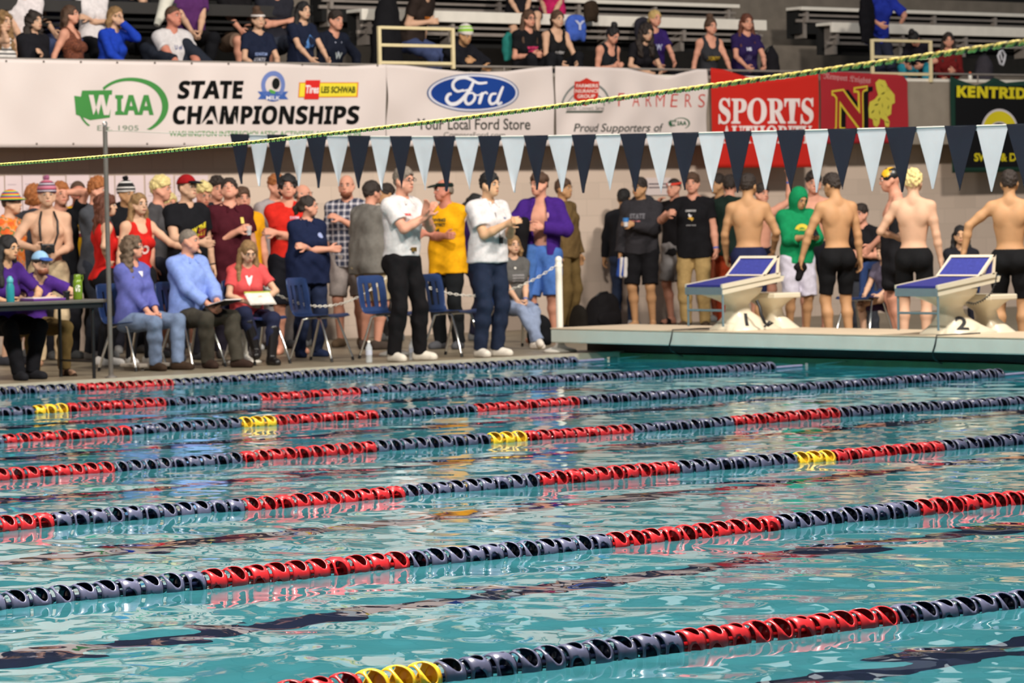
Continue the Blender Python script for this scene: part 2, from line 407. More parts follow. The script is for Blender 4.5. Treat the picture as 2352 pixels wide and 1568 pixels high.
def body_prims(J, p):
    g = p.get('girth', 1.0); fem = p.get('fem', 0); G = {}
    R0, Rm, R1, Rh = J['R0'], J['Rm'], J['R1'], J['Rh']
    b = p.get('belly', 0)
    torso = [ell(J['C']+R1@[0, 0.0, 0.0], R1, [(0.150-0.015*fem)*g, 0.105*g, 0.185], 0.05),
             ell(J['C']+R1@[0, 0.005, 0.10], R1, [(0.150-0.012*fem)*g, 0.088*g, 0.095], 0.05),
             ell(J['W']+Rm@[0, -0.01-0.03*b, 0.03], Rm, [(0.122-0.008*fem+0.03*b)*g, (0.092+0.05*b)*g, 0.15], 0.05),
             ell(J['P']+R0@[0, 0.005, -0.005], R0, [(0.158+0.008*fem)*g, 0.112*g, 0.13], 0.05)]
    for s in (1, -1):
        torso.append(ell(J['P']+R0@[s*0.07, 0.055, -0.06], R0, [0.088*g, 0.085*g, 0.09], 0.03))
        if fem: torso.append(ell(J['C']+R1@[s*0.068, -0.085*g, 0.0], R1, [0.062*g, 0.058*g, 0.062], 0.025))
        else: torso.append(ell(J['C']+R1@[s*0.07, -0.07*g, 0.045], R1, [0.08, 0.045, 0.06], 0.03))
        torso.append(ell(J['C']+R1@[s*0.085, 0.065*g, 0.08], R1, [0.075, 0.05, 0.10], 0.04))
    G['torso'] = torso
    tr = J['N']
    G['shoulder'] = [cap(J['SL'], J['N']+R1@[0.02, 0.005, 0.01], 0.050*g, 0.05, 0.05), cap(J['SR'], J['N']+R1@[-0.02, 0.005, 0.01], 0.050*g, 0.05, 0.05)]
    G['neck'] = [cap(J['N']-R1@[0, 0, 0.02], J['H']+Rh@[0, 0.02, -0.05], (0.060-0.010*fem), 0.052-0.009*fem, 0.03)]
    G['arm'] = []; G['leg'] = []; G['hand'] = []; G['foot'] = []
    for n, s in (('L', 1), ('R', -1)):
        S, E, W = J['S'+n], J['E'+n], J['Wr'+n]
        af = g*(1-0.14*fem)
        G['arm'] += [cap(S, S+(E-S)*0.5, 0.050*af, 0.047*af, 0.04), cap(S+(E-S)*0.5, E, 0.047*af, 0.038*af, 0.02),
                     cap(E, E+(W-E)*0.35, 0.038*af, 0.040*af, 0.02), cap(E+(W-E)*0.35, W, 0.040*af, 0.025*af, 0.015)]
        Hp, K, A = J['Hp'+n], J['K'+n], J['A'+n]
        sh = K-A; back = np.array(nrm(np.cross(np.cross(sh, J['F'+n]), sh)))*-1
        lg = (g+1)/2*(1+0.03*fem)
        G['leg'] += [cap(Hp, Hp+(K-Hp)*0.5, 0.090*lg, 0.074*lg, 0.04), cap(Hp+(K-Hp)*0.5, K, 0.074*lg, 0.055*lg, 0.03),
                     cap(K, K+(A-K)*0.33+back*0.012, 0.053*lg, 0.055*lg, 0.03), cap(K+(A-K)*0.33+back*0.012, A, 0.053*lg, 0.034, 0.03)]
        f = J['F'+n]; dn = np.array(p.get('fn'+n, (0, 0, -1.0)))
        G['foot'] += [cap(A+dn*0.02-f*0.03, A+dn*0.035-f*0.03, 0.034, 0.034, 0.02), cap(A+dn*0.02, A+dn*0.045+f*0.14, 0.036, 0.026, 0.02),
                      cap(A+dn*0.045-f*0.03, A+dn*0.048+f*0.12, 0.028, 0.030, 0.02)]
        # hand
        d = nrm(W-E) if not p.get('hd'+n) else nrm(p['hd'+n])
        pn = p.get('hn'+n, (-s, 0, 0)); pn = np.array(pn, float); pn = nrm(pn-d*(pn@d)); sd = np.cross(d, pn)
        th_s = 1.0 if (sd@np.array([0, -1, 0.3])) >= 0 else -1.0
        sd = sd*th_s; cu = p.get('curl', 0.45)
        G['hand'] += [cap(W, W+d*0.03, 0.025, 0.026, 0.015)]
        for i in range(4):
            o = (1.5-i)*0.0195; c0 = W+d*0.015+sd*o*0.7; c1 = W+d*0.078+sd*o
            G['hand'].append(cap(c0, c1, 0.0145, 0.0125, 0.012))
            L = (0.036, 0.041, 0.038, 0.030)[i]
            d1 = nrm(d*math.cos(cu)+pn*math.sin(cu)+sd*o*1.5); d2 = nrm(d*math.cos(cu*2.2)+pn*math.sin(cu*2.2)+sd*o)
            c2 = c1+d1*L; c3 = c2+d2*L*0.8
            G['hand'] += [cap(c1, c2, 0.0105, 0.0095, 0.003), cap(c2, c3, 0.0095, 0.0085, 0.003)]
        t0 = W+d*0.025+sd*0.026; t1 = t0+nrm(d*0.6+sd*0.7+pn*0.3)*0.042; t2 = t1+nrm(d*0.9+sd*0.2+pn*0.4)*0.036
        G['hand'] += [cap(t0, t1, 0.014, 0.0115, 0.008), cap(t1, t2, 0.0115, 0.009, 0.003)]
    H = J['H']; fs = 1-0.05*fem
    def h(x, y, z): return H+Rh@(np.array([x, y, z])*fs)
    G['head'] = [ell(h(0, 0.012, 0.022), Rh, np.array([0.074, 0.094, 0.094])*fs, 0.02), ell(h(0, -0.028, -0.035), Rh, np.array([0.060, 0.064, 0.072])*fs, 0.025),
                 ell(h(0, -0.060, -0.078), Rh, np.array([0.034, 0.030, 0.028])*fs, 0.025), cap(h(-0.032, -0.082, 0.028), h(0.032, -0.082, 0.028), 0.012, 0.012, 0.012),
                 cap(h(0, -0.088, 0.012), h(0, -0.103, -0.020), 0.009, 0.012, 0.012), cap(h(-0.016, -0.086, -0.054), h(0.016, -0.086, -0.054), 0.010, 0.010, 0.01),
                 cap(h(0.058, -0.035, -0.045), h(0.066, 0.0, -0.01), 0.018, 0.02, 0.02), cap(h(-0.058, -0.035, -0.045), h(-0.066, 0.0, -0.01), 0.018, 0.02, 0.02)]
    for s in (1, -1): G['head'].append(ell(h(s*0.077, 0.008, -0.004), Rh, [0.011, 0.020, 0.030], 0.008))
    return G
def bounds(prims, grow=0.03):
    lo = np.full(3, 9.0); hi = np.full(3, -9.0)
    for q in prims:
        if q.get('cut'): continue
        if q['t'] == 'c':
            r = max(q['ra'], q['rb'])+grow
            lo = np.minimum(lo, np.minimum(q['a'], q['b'])-r); hi = np.maximum(hi, np.maximum(q['a'], q['b'])+r)
        else:
            r = max(q['r'])+grow; lo = np.minimum(lo, q['c']-r); hi = np.maximum(hi, q['c']+r)
    return lo, hi
def blob(name, prims, m, parent, h, scale, grow=0.0, wr=None, clips=(), k=None, extra=0.02):
    lo, hi = bounds(prims, grow+extra)
    F = Field(lo, hi, h)
    for q in prims: F.add(q, 0.0 if q.get('cut') else grow, k)
    if wr: F.wrinkle(*wr)
    for (pp, nn) in clips: F.clip(np.array(pp, float), np.array(nn, float))
    V, Q = F.surf()
    if len(Q) == 0: return None
    return nobj(name, V*scale, Q, m, parent)
def flat(q, end='b'):
    """cut a capsule square at its end"""
    q = dict(q); d = nrm(q['b']-q['a']); q['clip'] = list(q.get('clip', ()))+[(q['b'], d)]; return q

SKIN = {'fair': (218, 172, 142), 'pink': (222, 158, 132), 'tan': (194, 146, 104), 'asian': (214, 166, 128), 'dark': (120, 78, 54), 'red': (204, 132, 110)}
HAIRC = {'black': (24, 20, 20), 'dark': (44, 32, 25), 'brown': (82, 56, 38), 'ginger': (165, 98, 48), 'auburn': (98, 52, 34), 'blond': (204, 170, 108),
         'bleach': (228, 206, 140), 'dblond': (142, 108, 68), 'grey': (128, 116, 104), 'curlgrey': (104, 84, 66)}
def skin_mat(k): return mat('skin_'+k, tuple(c*0.96 for c in SKIN[k]), 0.6, noise=0.08, scale=9, spec=0.3)
def cloth(rgb, noise=0.10):
    rgb = tuple(int(c) for c in rgb)
    return mat('cloth_%d_%d_%d' % rgb, rgb, 0.85, noise=noise, scale=30, bump=0.25, bscale=160, spec=0.12)
_ico = {}
def unit_ball(m):
    if m.name not in _ico:
        b = MB(); b.ball((0, 0, 0), 1.0, 5); o = b.build('ball', m); me = o.data; bpy.data.objects.remove(o); _ico[m.name] = me
    return _ico[m.name]
def small(name, m, parent, c, R, r, s):
    o = bpy.data.objects.new(name, unit_ball(m)); link(o, parent)
    Mx = Matrix(R.tolist()).to_4x4() @ Matrix.Diagonal((*[x*s for x in r], 1)); Mx.translation = Vector(np.array(c)*s)
    o.matrix_local = Mx
    return o

def person(label, px, ytop, Y=None, foot=None, floor=0.055, face=0, p=None, skin='fair', hair=('short', 'brown'), top=None, bottom=None, shoes=None,
           hat=None, extras=(), eyes=True, H=None, h=0.0085, group=None, wrist=None, name='person'):
    """px,ytop: head top in the photo; Y: distance plane, or foot: pixel row of the feet; face: 0 towards the camera, + to the right of the picture"""
    p = dict(p or {})
    if foot is not None:
        g0 = un(px, foot, 2, floor); Y = g0[1]
    J = skeleton(p); R = J['Rh']
    top_pt = J['H']+R@np.array([0, 0.012, 0.022])+np.array([0, 0, 0.094])
    W0 = un(px, ytop-(p.get('hatpx', 0)), 1, Y)
    to_cam = math.atan2(CAM[1]-Y, CAM[0]-W0[0])
    rz = to_cam+PI/2+math.radians(face)
    s = (W0[2]-floor)/top_pt[2] if H is None else H/1.78
    s = min(max(s, 0.62), 1.12)
    if H is not None: floor = W0[2]-top_pt[2]*s
    c_, s_ = math.cos(rz), math.sin(rz)
    dx, dy = top_pt[0]*s, top_pt[1]*s
    loc = (W0[0]-(c_*dx-s_*dy), Y-(s_*dx+c_*dy), floor)
    G = body_prims(J, p)
    sm = skin_mat(skin)
    root = blob(name, G['torso']+G['shoulder']+G['neck']+G['head']+G['arm']+G['leg']+G['hand']+G['foot'], sm, None, h, s)
    root.location = loc; root.rotation_euler = (0, 0, rz)
    tag(root, label, 'person', group)
    seed = int(px) % 97
    Rh, Hc, P, R0, R1 = J['Rh'], J['H'], J['P'], J['R0'], J['R1']
    hh = lambda x, y, z: Hc+Rh@np.array([x, y, z])
    up = np.array([0, 0, 1.0])
    # ---- lower garment
    fullw = {'jeans': 0.009, 'pants': 0.013, 'shorts': 0.026, 'jammers': 0.007, 'tights': 0.007, 'boardshorts': 0.035, 'capri': 0.012}
    if bottom:
        kind, rgb = bottom[0], bottom[1]
        gr = fullw[kind]; pr = [dict(q) for q in G['torso'][3:]]
        pr = [pr[0], G['torso'][4], [q for q in G['torso'][4:]][0]]
        wz = bottom[2] if len(bottom) > 2 else 0.07
        pr = [dict(q, clip=[(P+R0@np.array([0, 0, wz]), R0@up)]) for q in [G['torso'][3]]+[q for q in G['torso'][4:] if np.linalg.norm(q['c']-P) < 0.14]]
        clips = []
        for q in pr: pass
        L = G['leg']
        for i in (0, 4):
            kn = L[i+1]['b']; hpj = L[i]['a']; an = L[i+3]['b']
            if kind in ('shorts', 'boardshorts', 'jammers'):
                fr = {'shorts': 0.93, 'boardshorts': 1.0, 'jammers': 0.86}[kind]
                e = hpj+(kn-hpj)*fr
                pr.append(dict(L[i])); q = dict(L[i+1]); q['rb'] = q['rb']+(0.012 if kind != 'jammers' else 0.004); q['clip'] = [(e, nrm(kn-hpj))]; pr.append(q)
            else:
                pr += [L[i], L[i+1]]
                fl = 0.012 if kind in ('pants', 'jeans') else 0.004
                q2 = dict(L[i+2]); q3 = dict(L[i+3]); q2['ra'] += 0.004; q2['rb'] += fl*0.6; q3['ra'] += fl*0.6; q3['rb'] += fl+0.006
                e = kn+(an-kn)*(1.02 if kind != 'capri' else 0.72); q3['clip'] = [(e, nrm(an-kn))]
                pr += [q2, q3]
        wz = bottom[2] if len(bottom) > 2 else 0.07
        o = blob({'jeans': 'jeans', 'pants': 'trousers', 'shorts': 'shorts', 'jammers': 'swim_shorts', 'tights': 'leggings', 'boardshorts': 'shorts', 'capri': 'leggings'}[kind],
                 pr, rgb if not isinstance(rgb, tuple) else cloth(rgb), root, h, s, grow=gr, wr=(0.0035 if kind not in ('jammers', 'tights') else 0.0008, 45, seed),
                 clips=[(P+R0@np.array([0, 0, wz]), R0@up)] if not p.get('sit') else [])
    # ---- upper garment
    if top:
        kind, rgb = top[0], top[1]; opt = top[2] if len(top) > 2 else {}
        gr = {'tee': 0.017, 'polo': 0.018, 'tank': 0.010, 'shirt': 0.022, 'hoodie': 0.032, 'jacket': 0.030, 'sweater': 0.017, 'long': 0.014}[kind]
        gr += opt.get('grow', 0)
        tor = list(G['torso']); sl = []
        hem = opt.get('hem', {'tee': -0.10, 'polo': -0.02, 'tank': -0.06, 'shirt': -0.08, 'hoodie': -0.06, 'jacket': -0.08, 'sweater': -0.06, 'long': -0.04}[kind])
        hp = (P+R0@[0, 0, hem], -(R0@up))
        nk = (J['N']+R1@[0, 0.0, 0.04], nrm(R1@[0, -0.2, 1.0]))
        pr = []
        if kind != 'tank':
            g_ = p.get('girth', 1.0); bl = p.get('belly', 0); bot = P+R0@np.array([0, 0, hem-0.10])
            for sx in (-1, 1):
                tor.append(cap(J['C']+R1@np.array([sx*0.065*g_, -0.005, -0.02]), J['W']+R0@np.array([sx*0.062*g_, -0.02*bl, 0.0]), 0.088*g_, (0.092+0.03*bl)*g_, 0.05))
                if opt.get('tuck'): continue
                if not p.get('sit'): tor.append(cap(J['W']+R0@np.array([sx*0.062*g_, -0.02*bl, 0.0]), bot+R0@np.array([sx*0.07*g_, 0, 0]), (0.092+0.03*bl)*g_, 0.108*g_, 0.05))
                else: tor.append(cap(J['W']+R0@np.array([sx*0.062*g_, -0.02*bl, 0.0]), P+R0@np.array([sx*0.066*g_, 0, 0]), (0.092+0.03*bl)*g_, 0.108*g_, 0.05))
        for q in tor+G['shoulder']:
            q = dict(q); q['clip'] = [hp, nk]
            if q['t'] == 'c' and kind == 'tank':
                q['clip'] = q['clip']+[(J['N']+(q['a']-J['N'])*0.72, nrm(q['a']-J['N']))]
            pr.append(q)
        A = G['arm']; arms = opt.get('sleeve', {'tee': 0.62, 'polo': 0.68, 'tank': 0, 'shirt': 1.85, 'hoodie': 2, 'jacket': 2, 'sweater': 1.7, 'long': 2}[kind])
        for i in (0, 4):
            S, E, W = A[i]['a'], A[i+1]['b'], A[i+3]['b']
            if arms == 0: continue
            lo_ = 0.010 if kind in ('tee', 'polo') else (0.004 if kind in ('long', 'sweater') else 0.008)
            if arms <= 1:
                e = S+(E-S)*arms; d = nrm(E-S)
                q1 = cap(S, e+d*0.06, A[i]['ra']-0.005, A[i]['ra']+lo_-0.006, 0.03, clip=[(e, d)]); pr.append(q1)
            else:
                e = E+(W-E)*(arms-1)*0.98; d = nrm(W-E)
                pr += [cap(S, E, A[i]['ra']-0.003, A[i+1]['rb']+lo_+0.005, 0.04), cap(E, e+d*0.05, A[i+2]['ra']+lo_+0.004, A[i+3]['rb']+lo_+0.002, 0.015, clip=[(e, d)])]
        nr = {'tank': 0.085, 'hoodie': 0.050}.get(kind, 0.060)-gr*0.3
        pr.append(cap(J['N']+R1@np.array([0, -0.03, 0.022]), J['N']+R1@np.array([0, -0.03, 0.2]), nr, nr+0.03, 0, cut=True))
        if kind == 'tank': pr.append(cap(J['N']+R1@np.array([0, -0.10, -0.06]), J['N']+R1@np.array([0, -0.04, 0.1]), 0.06, 0.08, 0, cut=True))
        if opt.get('neck'): pr.append(cap(J['N']+R1@np.array([0, -0.12, opt['neck']]), J['N']+R1@np.array([0, -0.06, 0.1]), 0.02, 0.07, 0, cut=True))
        if kind == 'jacket' and opt.get('open'):
            w = opt['open']
            pr.append(ell(J['C']+R1@[0, -0.16, 0.02], R1, [w, 0.16, 0.75], 0, cut=True))
        if kind == 'hoodie' and not opt.get('hood_up'):
            pr += [ell(J['N']+R1@[0, 0.06, 0.02], R1, [0.11, 0.055, 0.055], 0.02), ell(J['N']+R1@[0, 0.09, -0.03], R1, [0.09, 0.04, 0.08], 0.02)]
        mt = rgb if not isinstance(rgb, tuple) else cloth(rgb)
        o = blob({'tee': 't_shirt', 'polo': 'polo_shirt', 'tank': 'tank_top', 'shirt': 'shirt', 'hoodie': 'hoodie', 'jacket': 'jacket', 'sweater': 'sweater', 'long': 'long_sleeve_top'}[kind],
                 pr, mt, root, h, s, grow=gr, wr=(opt.get('wr', 0.0045), 38, seed+3))
        root['top_mesh'] = o.name
        if kind in ('polo', 'shirt') and not opt.get('nocollar'):
            cb = []
            for i in range(12):
                a0, a1 = 2*PI*i/12-PI/2, 2*PI*(i+1)/12-PI/2
                if i in (0, 11): continue
                f = lambda a: J['N']+R1@np.array([0.070*math.cos(a), 0.068*math.sin(a)-0.012, 0.034+0.022*math.sin(a)])
                cb.append(cap(f(a0), f(a1), 0.012, 0.012, 0.01))
            for sx in (1, -1): cb.append(cap(J['N']+R1@np.array([sx*0.034, -0.082, 0.008]), J['N']+R1@np.array([sx*0.055, -0.108, -0.035]), 0.014, 0.009, 0.01))
            blob('collar', cb, opt.get('collar', mt), root, h, s)
        if opt.get('hood_up'):
            hb = [ell(hh(0, 0.03, 0.01), Rh, [0.108, 0.125, 0.135], 0.03), cap(J['N'], Hc+Rh@[0, 0.03, -0.05], 0.095, 0.095, 0.05),
                  ell(hh(0, -0.12, -0.025), Rh, [0.068, 0.11, 0.092], 0, cut=True)]
            blob('hood', hb, mt, root, h, s)
    # ---- shoes
    if shoes:
        for n, nm in (('L', 0), ('R', 3)):
            pr = [dict(q) for q in G['foot'][nm:nm+3]]
            kind = shoes[0]
            if kind == 'boots':
                an, kn = J['A'+n], J['K'+n]; e = an+(kn-an)*0.75
                pr.append(cap(an-nrm(kn-an)*0.02, e, 0.036, 0.056, 0.02))
            if kind == 'sandals':
                A_, f_ = J['A'+n], J['F'+n]
                pr = [cap(A_+np.array([0, 0, -0.067])-f_*0.05, A_+np.array([0, 0, -0.067])+f_*0.16, 0.02, 0.024, 0.01), cap(A_+np.array([0, 0, -0.04])+f_*0.06, A_+np.array([0, 0, -0.05])+f_*0.075, 0.042, 0.042, 0.01)]
                blob('sandal', pr, cloth(shoes[1]), root, h, s, grow=0.003, clips=[((0, 0, 0.0), (0, 0, -1))]); continue
            blob('boot' if kind == 'boots' else 'shoe', pr, cloth(shoes[1]) if kind != 'boots' else mat('boot_leather', shoes[1], 0.3), root, h, s, grow=0.013,
                 clips=[((0, 0, 0.003), (0, 0, -1))])
    # ---- hair
    kind, hc = (hair if hair else (None, None))
    if kind:
        hm = mat('hair_'+hc, HAIRC[hc], 0.55, noise=0.35, scale=70, bump=0.6, bscale=220)
        face_cut = ell(hh(0, -0.104, -0.040), Rh, [0.078, 0.066, 0.104], 0, cut=True)
        if kind == 'short': pr = [ell(hh(0, 0.016, 0.024), Rh, [0.078, 0.0965, 0.0965], 0.02), ell(hh(0, 0.004, 0.062), Rh, [0.078, 0.096, 0.076], 0.03), face_cut]; cl = [(hh(0, 0.1, -0.055), Rh@nrm([0, -0.45, -1.0]))]; wr = (0.0045, 150, seed)
        elif kind == 'spiky': pr = [ell(hh(0, 0.014, 0.028), Rh, [0.080, 0.098, 0.096], 0.02), ell(hh(0, -0.002, 0.070), Rh, [0.082, 0.098, 0.080], 0.03), face_cut]; cl = [(hh(0, 0.1, -0.045), Rh@nrm([0, -0.5, -1.0]))]; wr = (0.008, 120, seed)
        elif kind == 'buzz': pr = [ell(hh(0, 0.014, 0.025), Rh, [0.079, 0.097, 0.096], 0.02), face_cut]; cl = [(hh(0, 0.1, -0.04), Rh@nrm([0, -0.55, -1.0]))]; wr = None
        elif kind == 'curly': pr = [ell(hh(0, 0.02, 0.04), Rh, [0.102, 0.112, 0.105], 0.02), ell(hh(0, 0.05, -0.03), Rh, [0.088, 0.07, 0.06], 0.02), face_cut]; cl = [(hh(0, 0.1, -0.09), Rh@nrm([0, -0.3, -1.0]))]; wr = (0.010, 95, seed)
        elif kind == 'bald': pr = [ell(hh(0, 0.02, 0.0), Rh, [0.082, 0.096, 0.08], 0.02), face_cut]; cl = [(hh(0, 0.1, -0.045), Rh@nrm([0, -0.4, -1.0])), (hh(0, 0, 0.05), Rh@nrm([0, -0.35, 1]))]; wr = None
        elif kind in ('long', 'longcurly', 'bob', 'ponytail', 'bun'):
            big = 0.012 if kind == 'longcurly' else 0.0
            ln = {'long': 0.33, 'longcurly': 0.30, 'bob': 0.13, 'ponytail': 0.0, 'bun': 0.0}[kind]
            pr = [ell(hh(0, 0.018, 0.030), Rh, [0.086+big, 0.102+big, 0.098+big], 0.02), ell(hh(0, 0.05, -0.03), Rh, [0.075+big, 0.058, 0.07], 0.03)]
            if ln:
                dn = nrm(Rh@[0, 0.05, -1]*0.5+np.array([0, 0.02, -1]))
                for sx in (1, -1):
                    a = hh(sx*0.078, 0.028, 0.0); b_ = a+dn*ln*0.55+Rh@[sx*0.020, 0.0, 0]; c_2 = b_+dn*ln*0.45+np.array(R1@[0, -0.06 if ln > 0.2 else 0, 0])
                    pr += [cap(a, b_, 0.030+big, 0.036+big, 0.03), cap(b_, c_2, 0.036+big, 0.022+big, 0.03)]
                pr.append(cap(hh(0, 0.06, 0.0), hh(0, 0.06, 0)+dn*ln*0.9+R1@[0, 0.03, 0], 0.06+big, 0.055, 0.04))
            if kind == 'ponytail': pr += [cap(hh(0, 0.10, 0.04), hh(0, 0.15, -0.02), 0.025, 0.03, 0.02), cap(hh(0, 0.15, -0.02), hh(0, 0.13, -0.2), 0.03, 0.012, 0.02)]
            if kind == 'bun': pr += [ell(hh(0, 0.045, 0.145), Rh, [0.05, 0.05, 0.045], 0.015)]
            pr.append(ell(hh(0, -0.108, -0.035), Rh, [0.070, 0.074, 0.118], 0, cut=True)); cl = []; wr = (0.009 if kind == 'longcurly' else 0.004, 80, seed)
            if not ln: cl = [(hh(0, 0.1, -0.07), Rh@nrm([0, -0.5, -1.0]))]
        if hat and hat[0] in ('cap', 'beanie', 'bucket', 'swimcap'): cl.append((hh(0, 0, 0.045), Rh@nrm([0, 0, 1.0])))
        if not (hat and hat[0] in ('beanie', 'swimcap') and kind in ('buzz',)):
            blob('hair', pr, hm, root, h*0.95, s, wr=wr, clips=cl)
    if kind == 'beard' or (extras and 'beard' in extras):
        bm_ = mat('hair_beard', (120, 66, 40), 0.7, noise=0.3, scale=80)
        blob('beard', [ell(hh(0, -0.045, -0.078), Rh, [0.060, 0.056, 0.045], 0.02)], bm_, root, h*0.9, s, wr=(0.003, 120, 3), clips=[(hh(0, 0, -0.058), Rh@up)])
    # ---- hats
    if hat:
        hk, hm = hat[0], hat[1]; hm = cloth(hm) if isinstance(hm, tuple) else hm
        if hk == 'beanie':
            hr = blob('beanie', [ell(hh(0, 0.014, 0.045), Rh, [0.094, 0.110, 0.110], 0.02)], hm, root, h, s, clips=[(hh(0, 0, 0.018), Rh@nrm([0, -0.12, -1.0]))], wr=(0.002, 60, seed))
            if len(hat) > 2: blob('pompom', [ell(hh(0, 0.02, 0.17), Rh, [0.03, 0.03, 0.028], 0.01)], cloth(hat[2]), root, h, s, wr=(0.004, 150, 1))
        elif hk == 'swimcap':
            blob('swim_cap', [ell(hh(0, 0.014, 0.032), Rh, [0.082, 0.101, 0.095], 0.02)], hm, root, h, s, clips=[(hh(0, 0.02, 0.0), Rh@nrm([0, 0.35, -1.0]))])
        elif hk in ('cap', 'visor'):
            bz = 0.045
            if hk == 'cap':
                cr = blob('cap', [ell(hh(0, 0.014, 0.040), Rh, [0.088, 0.105, 0.098], 0.02)], hm, root, h, s, clips=[(hh(0, 0, bz), Rh@nrm([0, -0.0, -1.0]))])
            else:
                cr = blob('visor_band', [ell(hh(0, 0.014, 0.030), Rh, [0.086, 0.104, 0.098], 0.02)], hm, root, h, s, clips=[(hh(0, 0, bz-0.005), Rh@nrm([0, 0, -1.0])), (hh(0, 0, bz+0.035), Rh@up)])
            bm2 = cloth(hat[2]) if len(hat) > 2 else hm
            blob('cap_brim', [ell(hh(0, -0.115, bz+0.006), Rh@rotm(12, 0, 0), [0.070, 0.075, 0.012], 0)], bm2, root, h*0.8, s)
        elif hk == 'bucket':
            blob('bucket_hat', [ell(hh(0, 0.014, 0.050), Rh, [0.092, 0.108, 0.095], 0.02), ell(hh(0, 0.01, 0.042), Rh, [0.145, 0.160, 0.018], 0.02)], hm, root, h, s, clips=[(hh(0, 0, 0.03), Rh@nrm([0, 0, -1.0]))])
        elif hk == 'headband':
            blob('headband', [ell(hh(0, 0.014, 0.030), Rh, [0.086+hat[2], 0.104+hat[2], 0.102], 0.02)], hm, root, h*0.8, s, clips=[(hh(0, 0, 0.042), Rh@nrm([0, 0.12, -1.0])), (hh(0, 0, 0.068), Rh@nrm([0, -0.1, 1]))])
    # ---- face
    if eyes:
        dk = mat('eye_dark', (38, 26, 22), 0.3); wt = mat('eye_white', (225, 215, 205), 0.3)
        br = mat('brow_'+(hc or 'dark'), tuple(int(c*0.6) for c in HAIRC.get(hc or 'dark')), 0.8); lp = mat('lips_'+skin, tuple(int(a*b) for a, b in zip(SKIN[skin], (0.80, 0.52, 0.52))), 0.5)
        for sx in (1, -1):
            e = small('eye', wt, root, hh(sx*0.030, -0.0825, 0.010), Rh, (0.0135, 0.009, 0.0075), s)
            ir = bpy.data.objects.new('iris', unit_ball(dk)); link(ir, e); ir.scale = (0.55, 0.55, 0.9); ir.location = (0, -0.62, 0)
            small('eyebrow', br, root, hh(sx*0.031, -0.093, 0.031), Rh@rotm(0, sx*4, 0), (0.019, 0.005, 0.0045), s)
        small('mouth', lp, root, hh(0, -0.0945, -0.054), Rh, (0.022, 0.0045, 0.006), s)
        if 'glasses' in extras:
            b = MB()
            for sx in (1, -1):
                cc = [hh(sx*0.032+0.021*math.cos(a), -0.105, 0.010+0.015*math.sin(a))*s for a in np.linspace(0, 2*PI, 12, endpoint=False)]
                b.tube(cc, 0.0022*s, 5, closed=True); b.tube([hh(sx*0.053, -0.103, 0.012)*s, hh(sx*0.083, 0.0, 0.010)*s], 0.0022*s, 5)
            b.tube([hh(-0.012, -0.107, 0.012)*s, hh(0.012, -0.107, 0.012)*s], 0.0022*s, 5)
            b.build('glasses', mat('glasses_dark', (30, 26, 26), 0.3), root)
    if wrist:
        for n, rgb in wrist.items():
            E_, W_ = J['E'+n], J['Wr'+n]; d = nrm(W_-E_)
            blob('wristband', [cap(W_-d*0.035, W_-d*0.012, 0.031, 0.031, 0, clip=[(W_-d*0.012, d), (W_-d*0.035, -d)])], cloth(rgb), root, h*0.6, s)
    root['_s'] = s
    return root, J, s
def decal(root, J, s, items, mat_=None, at=(0, 0.0), back=False, name='shirt_print'):
    """items: list of (polygon in metres on the chest, colour) laid on the shirt by casting onto its mesh"""
    sh = bpy.data.objects[root['top_mesh']]; me = sh.data
    bvh = BVHTree.FromPolygons([v.co[:] for v in me.vertices], [pp.vertices[:] for pp in me.polygons])
    R1 = J['R1']; sg = 1 if not back else -1
    C0 = (J['C']+R1@np.array([at[0], 0, at[1]]))*s
    fw = Vector(R1@np.array([0, -1.0*sg, 0])); rt = Vector(R1@np.array([sg, 0, 0])); upv = Vector(R1@np.array([0, 0, 1.0]))
    for k, (V2, F2, rgb) in enumerate(items):
        vs = []
        for (u, v) in V2:
            o = Vector(C0)+rt*(u*s)+upv*(v*s)+fw*0.5
            hit = bvh.ray_cast(o, -fw)
            q = hit[0] if hit[0] is not None else Vector(C0)+rt*(u*s)+upv*(v*s)+fw*0.1
            vs.append(q+fw*0.004)
        mesh_obj(name, vs, F2, mat('print_%d_%d_%d' % tuple(rgb), rgb, 0.7), sh)
def grid_poly(w, h_, ox=0, oy=0, n=6, m=3, skew=0, fn=None):
    V = []; Fc = []
    for j in range(m+1):
        for i in range(n+1):
            u, v = (i/n-0.5)*w, (j/m-0.5)*h_
            if fn: u, v = fn(u, v)
            V.append((ox+u+skew*v, oy+v))
    for j in range(m):
        for i in range(n): a = j*(n+1)+i; Fc.append((a, a+1, a+n+2, a+n+1))
    return V, Fc
def disc_poly(rx, ry, ox=0, oy=0, n=20, a0=0, a1=2*PI, inner=0.0):
    V = []; Fc = []
    for i in range(n+1):
        a = a0+(a1-a0)*i/n
        for r in (inner, (1+inner)/2, 1.0): V.append((ox+rx*r*math.cos(a), oy+ry*r*math.sin(a)))
    for i in range(n):
        for k in (0, 1): b = i*3+k; Fc.append((b, b+1, b+4, b+3))
    return V, Fc
_txt = {}
